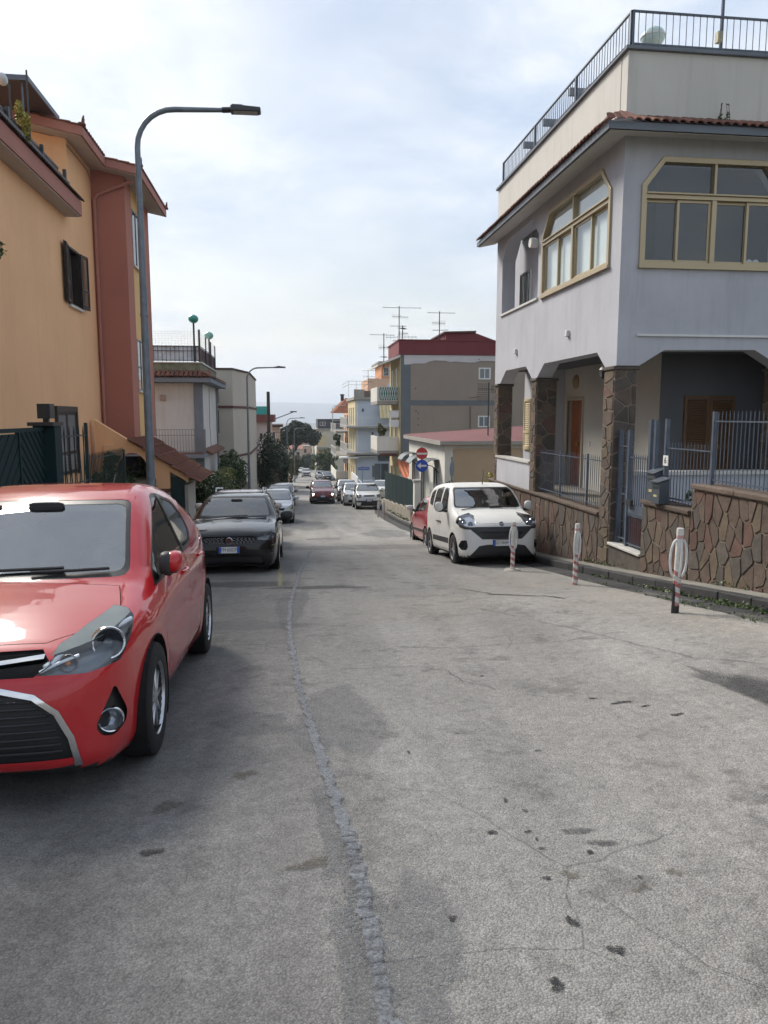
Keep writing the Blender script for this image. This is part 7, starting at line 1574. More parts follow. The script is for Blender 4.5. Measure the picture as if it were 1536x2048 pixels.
# ------------------------------------------------------------------ the individual cars
def S(pts, sy=1.0, sz=1.0): return [(a * sy, b * sz) for a, b in pts]
YAR = dict(taper=0.10, L=4.19, W=0.90, H=1.60, R=0.325, arch=0.375, wheels=(0.86, 3.50), cowl=1.10, belt=1.02, crown=0.05, bow=0.14, k1=0.11, k2=0.12, res=1.25,
    side=[(0.10, 0.20), (0.02, 0.31), (0.0, 0.45), (0.03, 0.60), (0.09, 0.71), (0.20, 0.785), (0.55, 0.90), (0.90, 0.985), (1.05, 1.025), (1.42, 1.25), (1.78, 1.46), (2.1, 1.565), (2.5, 1.60), (2.95, 1.565), (3.35, 1.47), (3.70, 1.34), (3.93, 1.19), (4.07, 1.0), (4.16, .85), (4.19, .6), (4.15, .35), (4.0, .22), (3.0, .20), (1.0, .20)],
    plan=[(0, 0), (0.012, .35), (.06, .55), (.17, .71), (.35, .80), (.6, .85), (1.0, .885), (2.2, .90), (3.2, .89), (3.7, .83), (4.0, .72), (4.15, .5), (4.19, 0)],
    sect=[(0.1, .86), (.28, .945), (.45, .985), (.65, 1.0), (.85, .985), (.98, .95), (1.08, .905), (1.2, .845), (1.35, .775), (1.5, .70), (1.6, .64), (1.8, .5)],
    crease=[(0.88, 0.05, -0.012, 0.9, 3.9), (0.70, 0.09, 0.016, 1.2, 3.3), (0.36, 0.05, -0.01, 1.2, 3.2)],
    cuts=[('windscreen', 'front', [(-.66, 1.015), (.66, 1.015), (.535, 1.475), (-.535, 1.475)], dict(seal=.028, round=.06, nmin=0.2)),
          ('bonnet', 'top', [(-.635, .99), (-.70, .72), (-.68, .45), (-.44, .25), (-.2, .225), (.2, .225), (.44, .25), (.68, .45), (.70, .72), (.635, .99)], dict(seal=.005, sealname='gap', nmin=0.35)),
          ('door_front', 'side', [(1.17, .55), (1.25, .30), (2.24, .27), (2.31, .58), (2.31, 1.06), (1.22, .965)], dict(seal=.004, sealname='gap')),
          ('door_rear', 'side', [(2.32, .28), (2.86, .28), (3.14, .66), (3.24, 1.10), (2.325, 1.06)], dict(seal=.004, sealname='gap')),
          ('pillar', 'side', [(2.23, 1.06), (2.40, 1.07), (2.36, 1.51), (2.18, 1.51)], {}),
          ('window_front', 'front', [(1.37, .935), (2.411, 1.05), (2.30, 1.505), (2.14, 1.495), (1.94, 1.40), (1.72, 1.21), (1.46, 1.0)], dict(seal=.016, both=True, ang=62, round=.03)),
          ('window_rear', 'side', [(2.33, 1.06), (2.78, 1.095), (3.02, 1.19), (2.98, 1.32), (2.75, 1.45), (2.31, 1.51)], dict(seal=.022, round=.05)),
          ('headlamp', 'front', [(.40, .668), (.60, .66), (.80, .685), (1.0, .855), (1.005, .89), (.96, .905), (.75, .848), (.55, .785)], dict(both=True, ang=38)), ('lamp_brow', 'front', [(.47, .735), (.55, .785), (.75, .848), (.96, .905), (1.005, .89), (.99, .85), (.75, .80), (.56, .745)], dict(both=True, ang=38)),
          ('grille', 'front', [(-.43, .662), (.43, .662), (.50, .715), (.44, .77), (-.44, .77), (-.50, .715)], dict(nmin=0.2)),
          ('chrome', 'front', [(0, .695), (.46, .735), (.46, .752), (0, .712)], dict(nmin=0.2, both=True)),
          ('lower_grille', 'front', [(-.635, .22), (.635, .22), (.605, .37), (.545, .50), (.44, .585), (.26, .63), (-.26, .63), (-.44, .585), (-.545, .50), (-.605, .37)], dict(seal=.026, sealname='chrome')), ('body', 'front', [(-.60, .20), (.60, .20), (.60, .265), (-.60, .265)], {}),
          ('fog_recess', 'front', [(.70, .39), (.73, .335), (.80, .315), (.86, .35), (.875, .41), (.81, .56), (.795, .56)], dict(both=True, ang=20, round=.03)),
          ('fuel_flap', 'side', [(3.42, .92), (3.58, .93), (3.58, 1.07), (3.42, 1.06)], dict(seal=.004, sealname='gap', round=.03)),
          ('tail_lamp', 'side', [(3.95, .82), (4.2, .82), (4.15, 1.05), (3.93, 1.05)], {}), ],
    mirror=(0.89, 1.40, 1.07, 0.060, 0.11, 0.072), mirror_inner=True, handles=((2.0, 0.945), (2.93, 0.985)), spokes=10, plate=(0, .47, 0),
    wipers=([(-.55, 1.08, 1.1), (-.2, 1.08, 1.10), (.28, 1.10, 1.12)], [(0.10, 1.05, 1.1), (.34, 1.08, 1.10), (.54, 1.14, 1.08)]))
yar, B, reg, bn = make_car('hatchback_car', 'glossy red hatchback parked nearest on the left, cut by the frame edge', 'yar', YAR, paint('poppy red paint', (0.47, 0.008, 0.014), 0.0, 0.3), (-1.66, 3.42), plate='')
# lamp internals, fog lamps, slats on both sides of the nose
for s in (1, -1):
    hl = bn[s]
    c0 = np.array([[s * 0.71, 0.34, 0.755]]); p = B.project(c0, 6)[0]; n = B.grad(p[None])[0]; d = Vector((s * 0.35, -0.9, 0.12))
    ring_lamp(hl, B, p - n * 0.024, d, 0.085, (C_chrome, C_lampdk, C_lens), 0.0, 'projector')
    q = B.project(np.array([[s * 0.56, 0.18, 0.70]]), 6)[0]; n2 = B.grad(q[None])[0]; ring_lamp(hl, B, q - n2 * 0.036, d, 0.045, (C_refl, C_refl, C_amber), 0.0, 'indicator')
    for (pa, w_) in (([(.47, .12, .705), (.56, .26, .755), (.67, .40, .80), (.79, .60, .865)], 0.014), ([(.45, .1, .685), (.52, .16, .70), (.60, .22, .715)], 0.008)):
        pts = B.project(np.array([(s * a, b, c) for a, b, c in pa]), 6); nn = B.grad(pts); m = MB(); m.tube([tuple(v) for v in pts - nn * 0.018], w_, 8); m.build('light_strip', smat('led strip white', (0.85, 0.88, 0.9), 0.25), hl, world=False, smooth=True)
    f = B.project(np.array([[s * 0.745, 0.23, 0.40]]), 6)[0]; nf = B.grad(f[None])[0]; ring_lamp(o=yar, B=B, p=f - nf * 0.004, d=(s * 0.3, -1, 0.02), r_=0.064, mats=(C_chrome, C_refl, C_lens))
for k in range(9):
    z = 0.285 + k * 0.039; hw = np.interp(z, [.25, .37, .5, .585, .62], [.585, .565, .50, .40, .25]); xs = np.linspace(-hw, hw, 13); p = B.project(np.stack([xs, np.zeros(13), np.full(13, z)], 1), 6); nn = B.grad(p); m = MB(); m.tube([tuple(v) for v in p - nn * 0.022], 0.0075, 6); m.build('grille_slat', C_black, yar, world=False)
# pale waterline reflectors: roof antenna
m = MB(); m.tube([(0, 3.55, 1.50), (0, 3.75, 1.68)], 0.006, 6); m.build('antenna', C_black, yar, world=False)

TIPO = dict(wsglass=glassmat('black car windscreen', (0.5, 0.58, 0.56), 0.66, 1.8), L=4.37, W=0.895, H=1.495, R=0.325, arch=0.375, wheels=(0.92, 3.56), cowl=1.22, belt=0.98, crown=0.06, bow=0.14, k1=0.12, k2=0.12, res=1.0,
    side=[(0.10, 0.19), (0.02, 0.30), (0.0, 0.45), (0.03, 0.62), (0.08, 0.73), (0.20, 0.81), (0.62, 0.92), (1.05, 0.985), (1.22, 1.02), (1.6, 1.22), (2.0, 1.40), (2.35, 1.475), (2.8, 1.495), (3.3, 1.46), (3.75, 1.36), (4.05, 1.22), (4.22, 1.04), (4.34, .85), (4.37, .6), (4.33, .35), (4.2, .22), (3.0, .19), (1.0, .19)],
    plan=[(0, 0), (0.015, .35), (.07, .58), (.18, .73), (.36, .82), (.6, .865), (1.0, .888), (2.2, .895), (3.3, .885), (3.9, .83), (4.2, .72), (4.33, .5), (4.37, 0)],
    sect=[(0.1, .86), (.28, .95), (.45, .985), (.65, 1.0), (.82, .985), (.93, .955), (1.02, .92), (1.12, .88), (1.28, .80), (1.42, .71), (1.5, .65), (1.7, .5)],
    crease=[(0.80, 0.05, -0.012, 0.9, 4.0), (0.62, 0.09, 0.014, 1.2, 3.4)],
    cuts=[('windscreen', 'front', [(-.71, 1.02), (.71, 1.02), (.58, 1.415), (-.58, 1.415)], dict(seal=.028, round=.06, nmin=0.2)),
          ('bonnet', 'top', [(-.70, 1.14), (-.76, .75), (-.68, .42), (-.45, .24), (0, .2), (.45, .24), (.68, .42), (.76, .75), (.70, 1.14)], dict(seal=.005, sealname='gap', nmin=0.35)),
          ('door_front', 'side', [(1.28, .5), (1.36, .28), (2.36, .26), (2.42, .55), (2.42, .99), (1.30, .91)], dict(seal=.004, sealname='gap')),
          ('door_rear', 'side', [(2.43, .27), (2.95, .27), (3.22, .62), (3.32, 1.03), (2.435, .99)], dict(seal=.004, sealname='gap')),
          ('window_front', 'side', [(1.42, 0.94), (2.40, 1.0), (2.37, 1.43), (2.12, 1.42), (1.82, 1.30)], dict(seal=.022, round=.05)),
          ('window_rear', 'side', [(2.44, 1.0), (3.25, 1.06), (3.35, 1.14), (3.05, 1.33), (2.43, 1.43)], dict(seal=.022, round=.05)),
          ('headlamp', 'front', [(.40, .655), (.55, .63), (.78, .635), (.95, .70), (1.02, .775), (.90, .80), (.62, .735)], dict(both=True, ang=32)),
          ('grille', 'front', [(-.50, .655), (-.40, .58), (.40, .58), (.50, .655), (.44, .705), (-.44, .705)], dict(nmin=0.2)),
          ('lower_grille', 'front', [(-.62, .20), (.62, .20), (.56, .335), (-.56, .335)], dict(nmin=0.1)),
          ('chrome', 'front', [(.74, .515), (.95, .545), (.95, .56), (.74, .53)], dict(both=True, ang=30))],
    mirror=(1.0, 1.52, 1.035, 0.125, 0.075, 0.085), handles=((2.12, .87), (3.05, .91)), spokes=5, plate=(0, .465, 0), badge=(0, .635, .062, 0),
    wipers=([(-.60, 1.12, 1.03), (-.2, 1.18, 1.06), (.25, 1.24, 1.06)], [(0.05, 1.12, 1.03), (.38, 1.18, 1.06), (.62, 1.27, 1.06)]), mirmat=C_black)
o, B, reg, bn = make_car('hatchback_car', 'black hatchback with hexagon-mesh grille parked behind the red car on the left', 'tipo', TIPO, paint('black paint', (0.002, 0.002, 0.0025), 0.0, 0.25), (-1.15, 13.55, -0.03), R(-0.6), 'FM·605DP', 1.03)
for k in range(5):
    z = 0.592 + k * 0.024; hw = np.interp(z, [.58, .655, .705], [.40, .49, .44]) - 0.01; n = 13
    for i in range(n):
        xa = -hw + 2 * hw * (i + (0.18 if k % 2 else 0.45)) / n
        if abs(xa + 0.03) < 0.085: continue
        p = B.project(np.array([[xa, 0, z], [xa + 0.042, 0, z]]), 6); m = MB(); m.tube([tuple(v - np.array([0, -0.012, 0])) for v in p], 0.0045, 6); m.build('grille_bar', C_hub, o, world=False)
for s in (1, -1):
    f = B.project(np.array([[s * 0.72, 0.2, 0.40]]), 6)[0]; ring_lamp(o, B, f, (s * 0.25, -1, 0), 0.052, (C_chrome, C_refl, C_lens), 0.004)
    f = B.project(np.array([[s * 0.74, 0.3, 0.70]]), 6)[0]; nf = B.grad(f[None])[0]; ring_lamp(bn[s], B, f - nf * 0.03, (s * 0.3, -1, 0.05), 0.055, (C_lampdk, C_refl, C_lens), 0.0, 'reflector')
    f = B.project(np.array([[s * 0.60, 0.2, 0.675]]), 6)[0]; nf = B.grad(f[None])[0]; ring_lamp(bn[s], B, f - nf * 0.03, (s * 0.3, -1, 0.05), 0.04, (C_lampdk, C_refl, C_lens), 0.0, 'reflector')

QUB = dict(lampmat=C_refl, L=3.96, W=0.86, H=1.72, R=0.31, arch=0.365, wheels=(0.83, 3.34), cowl=1.02, belt=1.12, crown=0.045, bow=0.14, k1=0.12, k2=0.12, res=1.0, rvm=.75,
    side=[(0.10, 0.22), (0.02, 0.32), (0.0, 0.48), (0.02, 0.66), (0.07, 0.80), (0.17, 0.90), (0.45, 1.02), (0.85, 1.11), (1.02, 1.17), (1.32, 1.42), (1.62, 1.60), (2.0, 1.69), (2.5, 1.72), (3.1, 1.715), (3.6, 1.68), (3.82, 1.60), (3.9, 1.35), (3.94, 1.0), (3.96, .6), (3.93, .36), (3.8, .22), (3.0, .20), (1.0, .20)],
    plan=[(0, 0), (0.012, .35), (.06, .57), (.16, .70), (.32, .78), (.6, .83), (1.0, .852), (2.2, .86), (3.3, .855), (3.7, .83), (3.88, .76), (3.95, .5), (3.96, 0)],
    sect=[(0.1, .88), (.28, .96), (.5, .995), (.75, 1.0), (.95, .985), (1.08, .96), (1.2, .93), (1.4, .87), (1.55, .815), (1.66, .76), (1.72, .72), (1.9, .5)],
    crease=[(0.55, 0.08, 0.012, 1.1, 3.1)],
    cuts=[('windscreen', 'front', [(-.72, 1.165), (.72, 1.165), (.625, 1.60), (-.625, 1.60)], dict(seal=.028, round=.07, nmin=0.2)),
          ('bonnet', 'top', [(-.70, .96), (-.74, .6), (-.62, .30), (-.40, .14), (0, .115), (.40, .14), (.62, .30), (.74, .6), (.70, .96)], dict(seal=.005, sealname='gap', nmin=0.3)),
          ('door_front', 'side', [(1.17, .55), (1.22, .30), (2.12, .28), (2.16, .6), (2.16, 1.10), (1.20, 1.03)], dict(seal=.004, sealname='gap')),
          ('door_rear', 'side', [(2.175, .28), (2.85, .28), (3.02, .62), (3.05, 1.12), (2.175, 1.10)], dict(seal=.004, sealname='gap')),
          ('side_trim', 'side', [(1.22, .42), (2.9, .42), (2.93, .53), (1.21, .53)], {}),
          ('window_front', 'side', [(1.32, 1.06), (2.10, 1.10), (2.08, 1.60), (1.76, 1.58), (1.56, 1.45)], dict(seal=.02, round=.06)),
          ('window_rear', 'side', [(2.22, 1.10), (2.95, 1.14), (2.95, 1.58), (2.22, 1.62)], dict(seal=.02, round=.08)),
          ('window_quarter', 'side', [(3.05, 1.18), (3.50, 1.24), (3.48, 1.52), (3.05, 1.58)], dict(seal=.02, round=.08)),
          ('headlamp', 'front', [(.50, .83), (.62, .80), (.84, .81), (1.0, .88), (.96, 1.0), (.84, 1.07), (.66, 1.02), (.52, .90)], dict(both=True, ang=34)),
          ('bumper_trim', 'front', [(-.40, .56), (.40, .56), (.60, .74), (.66, .80), (-.66, .80), (-.60, .74)], dict(nmin=0.1)),
          ('bumper_trim', 'front', [(.66, .80), (.90, .865), (.86, .80), (.74, .76), (.62, .75)], dict(both=True, ang=22)),
          ('lower_grille', 'front', [(-.34, .585), (.34, .585), (.42, .70), (-.42, .70)], dict(nmin=0.1)),
          ('bumper_trim', 'front', [(-.66, .21), (.66, .21), (.46, .43), (.30, .455), (-.30, .455), (-.46, .43)], dict(nmin=0.05)),
          ('fog_recess', 'front', [(.66, .42), (.70, .345), (.82, .345), (.90, .42), (.82, .53), (.69, .545)], dict(both=True, ang=24, round=.03)),
          ('tail_lamp', 'side', [(3.8, .9), (4.0, .9), (4.0, 1.3), (3.82, 1.3)], {})],
    mirror=(0.985, 1.42, 1.19, 0.085, 0.06, 0.105), handles=((2.0, .86), (2.24, .86)), handlemat=C_black, spokes=5, rimmat=C_hub, plate=(0, .485, 0), badge=(0, .865, .055, -25), badge_y=0.1,
    wipers=([(-.60, 0.95, 1.17), (-.2, 1.0, 1.19), (.28, 1.04, 1.19)], [(0.0, .95, 1.17), (.3, 1.0, 1.19), (.62, 1.05, 1.19)]))
C_qub = paint('white paint', (0.76, 0.76, 0.75), 0.0, 0.35)
o, B, reg, bn = make_car('small_van', 'white tall family van parked against the stone wall on the right', 'qub', QUB, C_qub, (4.10, 13.85, -0.03), R(0.0), 'GC·095PP', 1.0, cat='van')
for s in (1, -1):
    f = B.project(np.array([[s * 0.745, 0.25, 0.43]]), 6)[0]; nf = B.grad(f[None])[0]; ring_lamp(o, B, f - nf * 0.02, (s * 0.3, -1, 0), 0.045, (C_chrome, C_lampdk, C_lens))
    for (x, y, z, r_, nm) in ((.74, .35, .90, .075, 'reflector'), (.60, .2, .885, .05, 'reflector')): f = B.project(np.array([[s * x, y, z]]), 6)[0]; nf = B.grad(f[None])[0]; ring_lamp(bn[s], B, f - nf * 0.032, (s * 0.3, -1, 0.1), r_, (C_refl, C_refl, C_lens), 0.0, nm)
    m = MB(); m.tube([(s * .60, 1.75, 1.66), (s * .60, 1.85, 1.74), (s * .60, 3.3, 1.75), (s * .60, 3.45, 1.68)], 0.018, 6)
m = MB(); m.tube([(0.08, 1.85, 1.66), (0.07, 1.7, 1.84), (0.06, 1.66, 1.98)], [0.010, 0.006, 0.004], 6); m.build('antenna', C_black, o, world=False)

L500 = dict(L=4.25, W=0.89, H=1.66, R=0.325, arch=0.38, wheels=(0.86, 3.48), cowl=1.05, belt=1.08, crown=0.06, bow=0.14, k1=0.14, k2=0.14, res=0.7,
    side=[(0.10, 0.22), (0.02, 0.32), (0.0, 0.5), (0.03, 0.70), (0.10, 0.84), (0.22, 0.93), (0.6, 1.03), (0.95, 1.09), (1.12, 1.15), (1.45, 1.40), (1.78, 1.58), (2.1, 1.645), (2.6, 1.66), (3.2, 1.63), (3.8, 1.52), (4.05, 1.25), (4.2, .95), (4.25, .6), (4.2, .36), (4.0, .22), (3.0, .20), (1.0, .20)],
    plan=[(0, 0), (0.015, .38), (.07, .60), (.18, .74), (.36, .82), (.6, .865), (1.0, .885), (2.2, .89), (3.4, .88), (3.9, .83), (4.15, .7), (4.23, .45), (4.25, 0)],
    sect=[(0.1, .86), (.28, .95), (.5, .99), (.75, 1.0), (.95, .98), (1.06, .95), (1.2, .90), (1.4, .82), (1.55, .75), (1.66, .68), (1.9, .5)],
    cuts=[('windscreen', 'front', [(-.71, 1.15), (.71, 1.15), (.60, 1.57), (-.60, 1.57)], dict(seal=.03, round=.07, nmin=0.2)),
          ('window_front', 'side', [(1.30, 1.06), (2.30, 1.12), (2.28, 1.58), (1.9, 1.56), (1.6, 1.40)], dict(seal=.022, round=.05)), ('window_rear', 'side', [(2.36, 1.12), (3.4, 1.18), (3.3, 1.46), (2.35, 1.58)], dict(seal=.022, round=.05)),
          ('headlamp', 'front', [(.62, .78), (.76, .75), (.90, .80), (.94, .92), (.82, 1.0), (.68, .97), (.60, .88)], dict(both=True, ang=26, round=.05)),
          ('bumper_trim', 'front', [(-.70, .22), (.70, .22), (.76, .45), (.5, .50), (-.5, .50), (-.76, .45)], dict(nmin=0.05)), ('lower_grille', 'front', [(-.4, .34), (.4, .34), (.44, .46), (-.44, .46)], {})],
    mirror=(1.03, 1.36, 1.16, 0.12, 0.075, 0.095), spokes=5, plate=(0, .545, 0), badge=(0, .79, .06, -10), mirmat=C_black)
o, B, reg, bn = make_car('compact_car', 'dark red car with lit headlamps driving up the middle of the street', 'l500', L500, paint('dark red paint', (0.17, 0.014, 0.018), 0.0, 0.3), (2.2, 51.6), 0, 'FZ·418KL', 1.0, hero=2)
for s in (1, -1):
    f = B.project(np.array([[s * 0.66, 0.1, 0.68]]), 6)[0]; e = ring_lamp(o, B, f, (s * 0.1, -1, 0), 0.075, (C_refl, C_lit, C_lit), 0.02, 'lit_lamp')
    m = MB(); p = B.project(np.array([(s * .46, 0, .34), (s * .60, .05, .33), (s * .72, .15, .42), (s * .70, .15, .50)]), 5); m.tube([tuple(v) for v in p], 0.022, 6); m.build('bumper_chrome', C_refl, o, world=False)

def hatch(L, W, H, nose, R_=0.30, rear=0.5, boxy=0.0, **kw):
    """plainer cars farther down the street; nose = bonnet height, boxy steepens the glass"""
    c = L * (0.25 - 0.02 * boxy); sl = 0.72 - 0.25 * boxy; y1_ = c + sl * 0.62; y2 = c + sl * 1.15
    d = dict(L=L, W=W, H=H, R=R_, arch=R_ + 0.055, wheels=(L * 0.205, L * 0.82), cowl=c, belt=nose + 0.10, crown=0.05, bow=0.13, k1=0.12, k2=0.12, res=0.55,
        side=[(0.09, 0.2), (0.01, 0.32), (0.0, 0.48), (0.03, nose * 0.72), (0.09, nose * 0.84), (0.2, nose * 0.91), (c * 0.55, nose * 0.985), (c * 0.92, nose + 0.05), (c, nose + 0.10), (y1_, nose + 0.10 + (H - nose - 0.10) * 0.62), (y2, H - 0.05), (y2 + 0.35, H - 0.005), (L * 0.62, H), (L * 0.80, H - 0.05), (L - rear * 0.55, H - 0.16), (L - rear * 0.25, H - 0.42), (L - 0.05, nose * 0.95), (L, nose * 0.7), (L - 0.04, 0.36), (L - 0.2, 0.22), (L * 0.7, 0.2), (L * 0.25, 0.2)],
        plan=[(0, 0), (0.012, W * .42), (.06, W * .66), (.16, W * .83), (.34, W * .92), (.6, W * .97), (1.0, W * .99), (L * .5, W), (L * .8, W * .985), (L - .35, W * .93), (L - .1, W * .8), (L - .02, W * .5), (L, 0)],
        sect=[(0.1, .87), (.28, .955), (.5, .99), (.72, 1.0), (nose - .02, .98), (nose + .1, .945), (nose + .22, .90), (nose + .22 + (H - nose - .22) * .5, .82), (H - .08, .74), (H, .69), (H + .2, .5)],
        cuts=[('windscreen', 'front', [(-W * .82, nose + .105), (W * .82, nose + .105), (W * .69, H - .075), (-W * .69, H - .075)], dict(seal=.03, round=.06, nmin=0.2)),
              ('window_front', 'side', [(c + .22, nose + .04), (L * .53, nose + .10), (L * .525, H - .075), (y2 - .02, H - .09), (y1_ + .05, nose + .1 + (H - nose - .1) * .55)], dict(seal=.022, round=.05)),
              ('window_rear', 'side', [(L * .545, nose + .10), (L * .80, nose + .15), (L * .78, H - .16), (L * .545, H - .075)], dict(seal=.022, round=.05)),
              ('headlamp', 'front', kw.get('lamp', [(W * .52, nose * .76), (W * .75, nose * .74), (W * 1.02, nose * .79), (W * 1.06, nose * .90), (W * .86, nose * .95), (W * .60, nose * .86)]), dict(both=True, ang=30)),
              ('grille', 'front', kw.get('grille', [(-W * .42, nose * .72), (W * .42, nose * .72), (W * .46, nose * .82), (-W * .46, nose * .82)]), dict(nmin=0.2)),
              ('lower_grille', 'front', [(-W * .66, .24), (W * .66, .24), (W * .58, nose * .45), (-W * .58, nose * .45)], dict(nmin=0.1))],
        mirror=(W + 0.10, c + .33, nose + .18, 0.11, 0.07, 0.08), spokes='cap', rimmat=C_hub, plate=(0, nose * .55, 0))
    d.update({k: v for k, v in kw.items() if k not in ('lamp', 'grille')}); return d
C_silver = paint('silver paint', (0.48, 0.50, 0.53), 0.35, 0.35); C_white2 = paint('chalk white paint', (0.60, 0.61, 0.60), 0.0, 0.35); C_grey = paint('graphite paint', (0.10, 0.105, 0.11), 0.3, 0.35); C_rose = paint('pale champagne paint', (0.50, 0.44, 0.42), 0.2, 0.35); C_lred = paint('faded red paint', (0.36, 0.03, 0.03), 0.0, 0.35); C_blueg = paint('blue grey paint', (0.22, 0.27, 0.33), 0.3, 0.35)
WAG = hatch(4.3, 0.88, 1.55, 0.95, 0.32, 0.35)
o, *_ = make_car('estate_car', 'pale estate car with roof rails mostly hidden behind the black hatchback', 'wag', WAG, C_rose, (-1.42, 18.3, -0.03), R(-0.8), '', 1.05, hero=2)
for s in (1, -1): m = MB(); m.tube([(s * .60, 1.75, 1.48), (s * .60, 1.85, 1.58), (s * .60, 3.4, 1.58), (s * .60, 3.55, 1.48)], 0.022, 6); m.build('roof_rail', C_refl, o, world=False)
m = MB(); m.tube([(0, 1.95, 1.5), (0, 2.15, 1.78)], 0.006, 5); m.build('antenna', C_black, o, world=False)
C3 = hatch(3.85, 0.84, 1.52, 0.93, 0.31, 0.5, lamp=[(.42, .66), (.62, .64), (.86, .70), (.95, .83), (.80, .86), (.58, .76)], grille=[(-.36, .60), (.36, .60), (.44, .70), (-.44, .70)], lampmat=smat('yellowed lamp', (0.42, 0.40, 0.24), 0.3, metal=0.4))
make_car('hatchback_car', 'silver rounded hatchback with yellowed lamps parked left behind the pale estate', 'c3', C3, C_silver, (-0.72, 32.6, -0.02), R(-0.5), '', 1.02, hero=2, glass=None)
make_car('estate_car', 'grey car with bright bonnet parked left farther down behind the silver hatchback', 'wag', WAG, C_grey, (-0.72, 43.5), 0, '', 1.0, hero=2)
make_car('hatchback_car', 'white car roof showing on the left behind the grey car', 'c3', C3, C_white2, (-0.55, 49.5), 0, '', 1.0, hero=2)
RED2 = hatch(3.7, 0.82, 1.48, 0.92, 0.30, 0.5, mirmat=C_white2); RED2['cuts'].append(('side_trim', 'side', [(.95, .44), (2.85, .44), (2.85, .52), (.95, .52)], {}))
make_car('hatchback_car', 'small red car with white mirror half hidden behind the white van', 'red2', RED2, C_lred, (4.46, 23.0, -0.1), R(180), None, 1.0, hero=2)
PAN = hatch(3.54, 0.79, 1.54, 0.98, 0.30, 0.3, 1.0, lamp=[(.44, .70), (.62, .69), (.80, .71), (.84, .86), (.72, .90), (.46, .86)], grille=[(-.30, .76), (.30, .76), (.32, .84), (-.32, .84)])
PAN['cuts'].append(('bumper_trim', 'front', [(-.74, .42), (.74, .42), (.74, .52), (-.74, .52)], dict(nmin=0.1)))
make_car('compact_car', 'boxy white hatchback parked on the right beside the green sheet fence', 'pan', PAN, C_white2, (4.62, 43.6), 0, 'DR·527AB', 1.02, hero=2)
make_car('compact_car', 'silver hatchback tucked behind the boxy white hatchback on the right', 'c3', C3, C_silver, (4.25, 48.3), 0, '', 1.0, hero=2)
make_car('compact_car', 'third car of the right-hand row, pale silver, nearest the dark red car', 'pan', PAN, C_silver, (4.2, 54.5), 0, '', 1.05, hero=2)
make_car('hatchback_car', 'white car nosing out of the side street behind the green fence', 'c3', C3, C_white2, (6.35, 56.5), R(-25), None, 1.0, hero=2)
SUV = hatch(4.5, 0.93, 1.72, 1.05, 0.36, 0.35, 0.4, grille=[(-.62, .62), (.62, .62), (.66, .90), (-.66, .90)])
make_car('suv_car', 'pale off-road car with wide black grille coming up the far street', 'suv', SUV, C_white2, (3.05, 148), 0, '', 1.0, hero=2)
make_car('hatchback_car', 'dark hatchback parked on the right far down the street', 'wag', WAG, C_grey, (5.75, 117), 0, '', 1.0, hero=2)
make_car('small_van', 'silver blue van parked on the right beside the dark hatchback', 'qub2', hatch(3.9, 0.86, 1.72, 1.05, 0.31, 0.2, 0.9), C_blueg, (7.15, 116), 0, None, 1.0, hero=2, cat='van')
make_car('compact_car', 'silver car second in the far right-hand row', 'c3', C3, C_silver, (5.1, 125), 0, None, 1.0, hero=2)
make_car('compact_car', 'white car third in the far right-hand row', 'pan', PAN, C_white2, (5.2, 136), 0, None, 1.0, hero=2)
make_car('compact_car', 'tiny pale car at the head of the far left side', 'c3', C3, C_white2, (2.6, 186), 0, None, 1.0, hero=2)

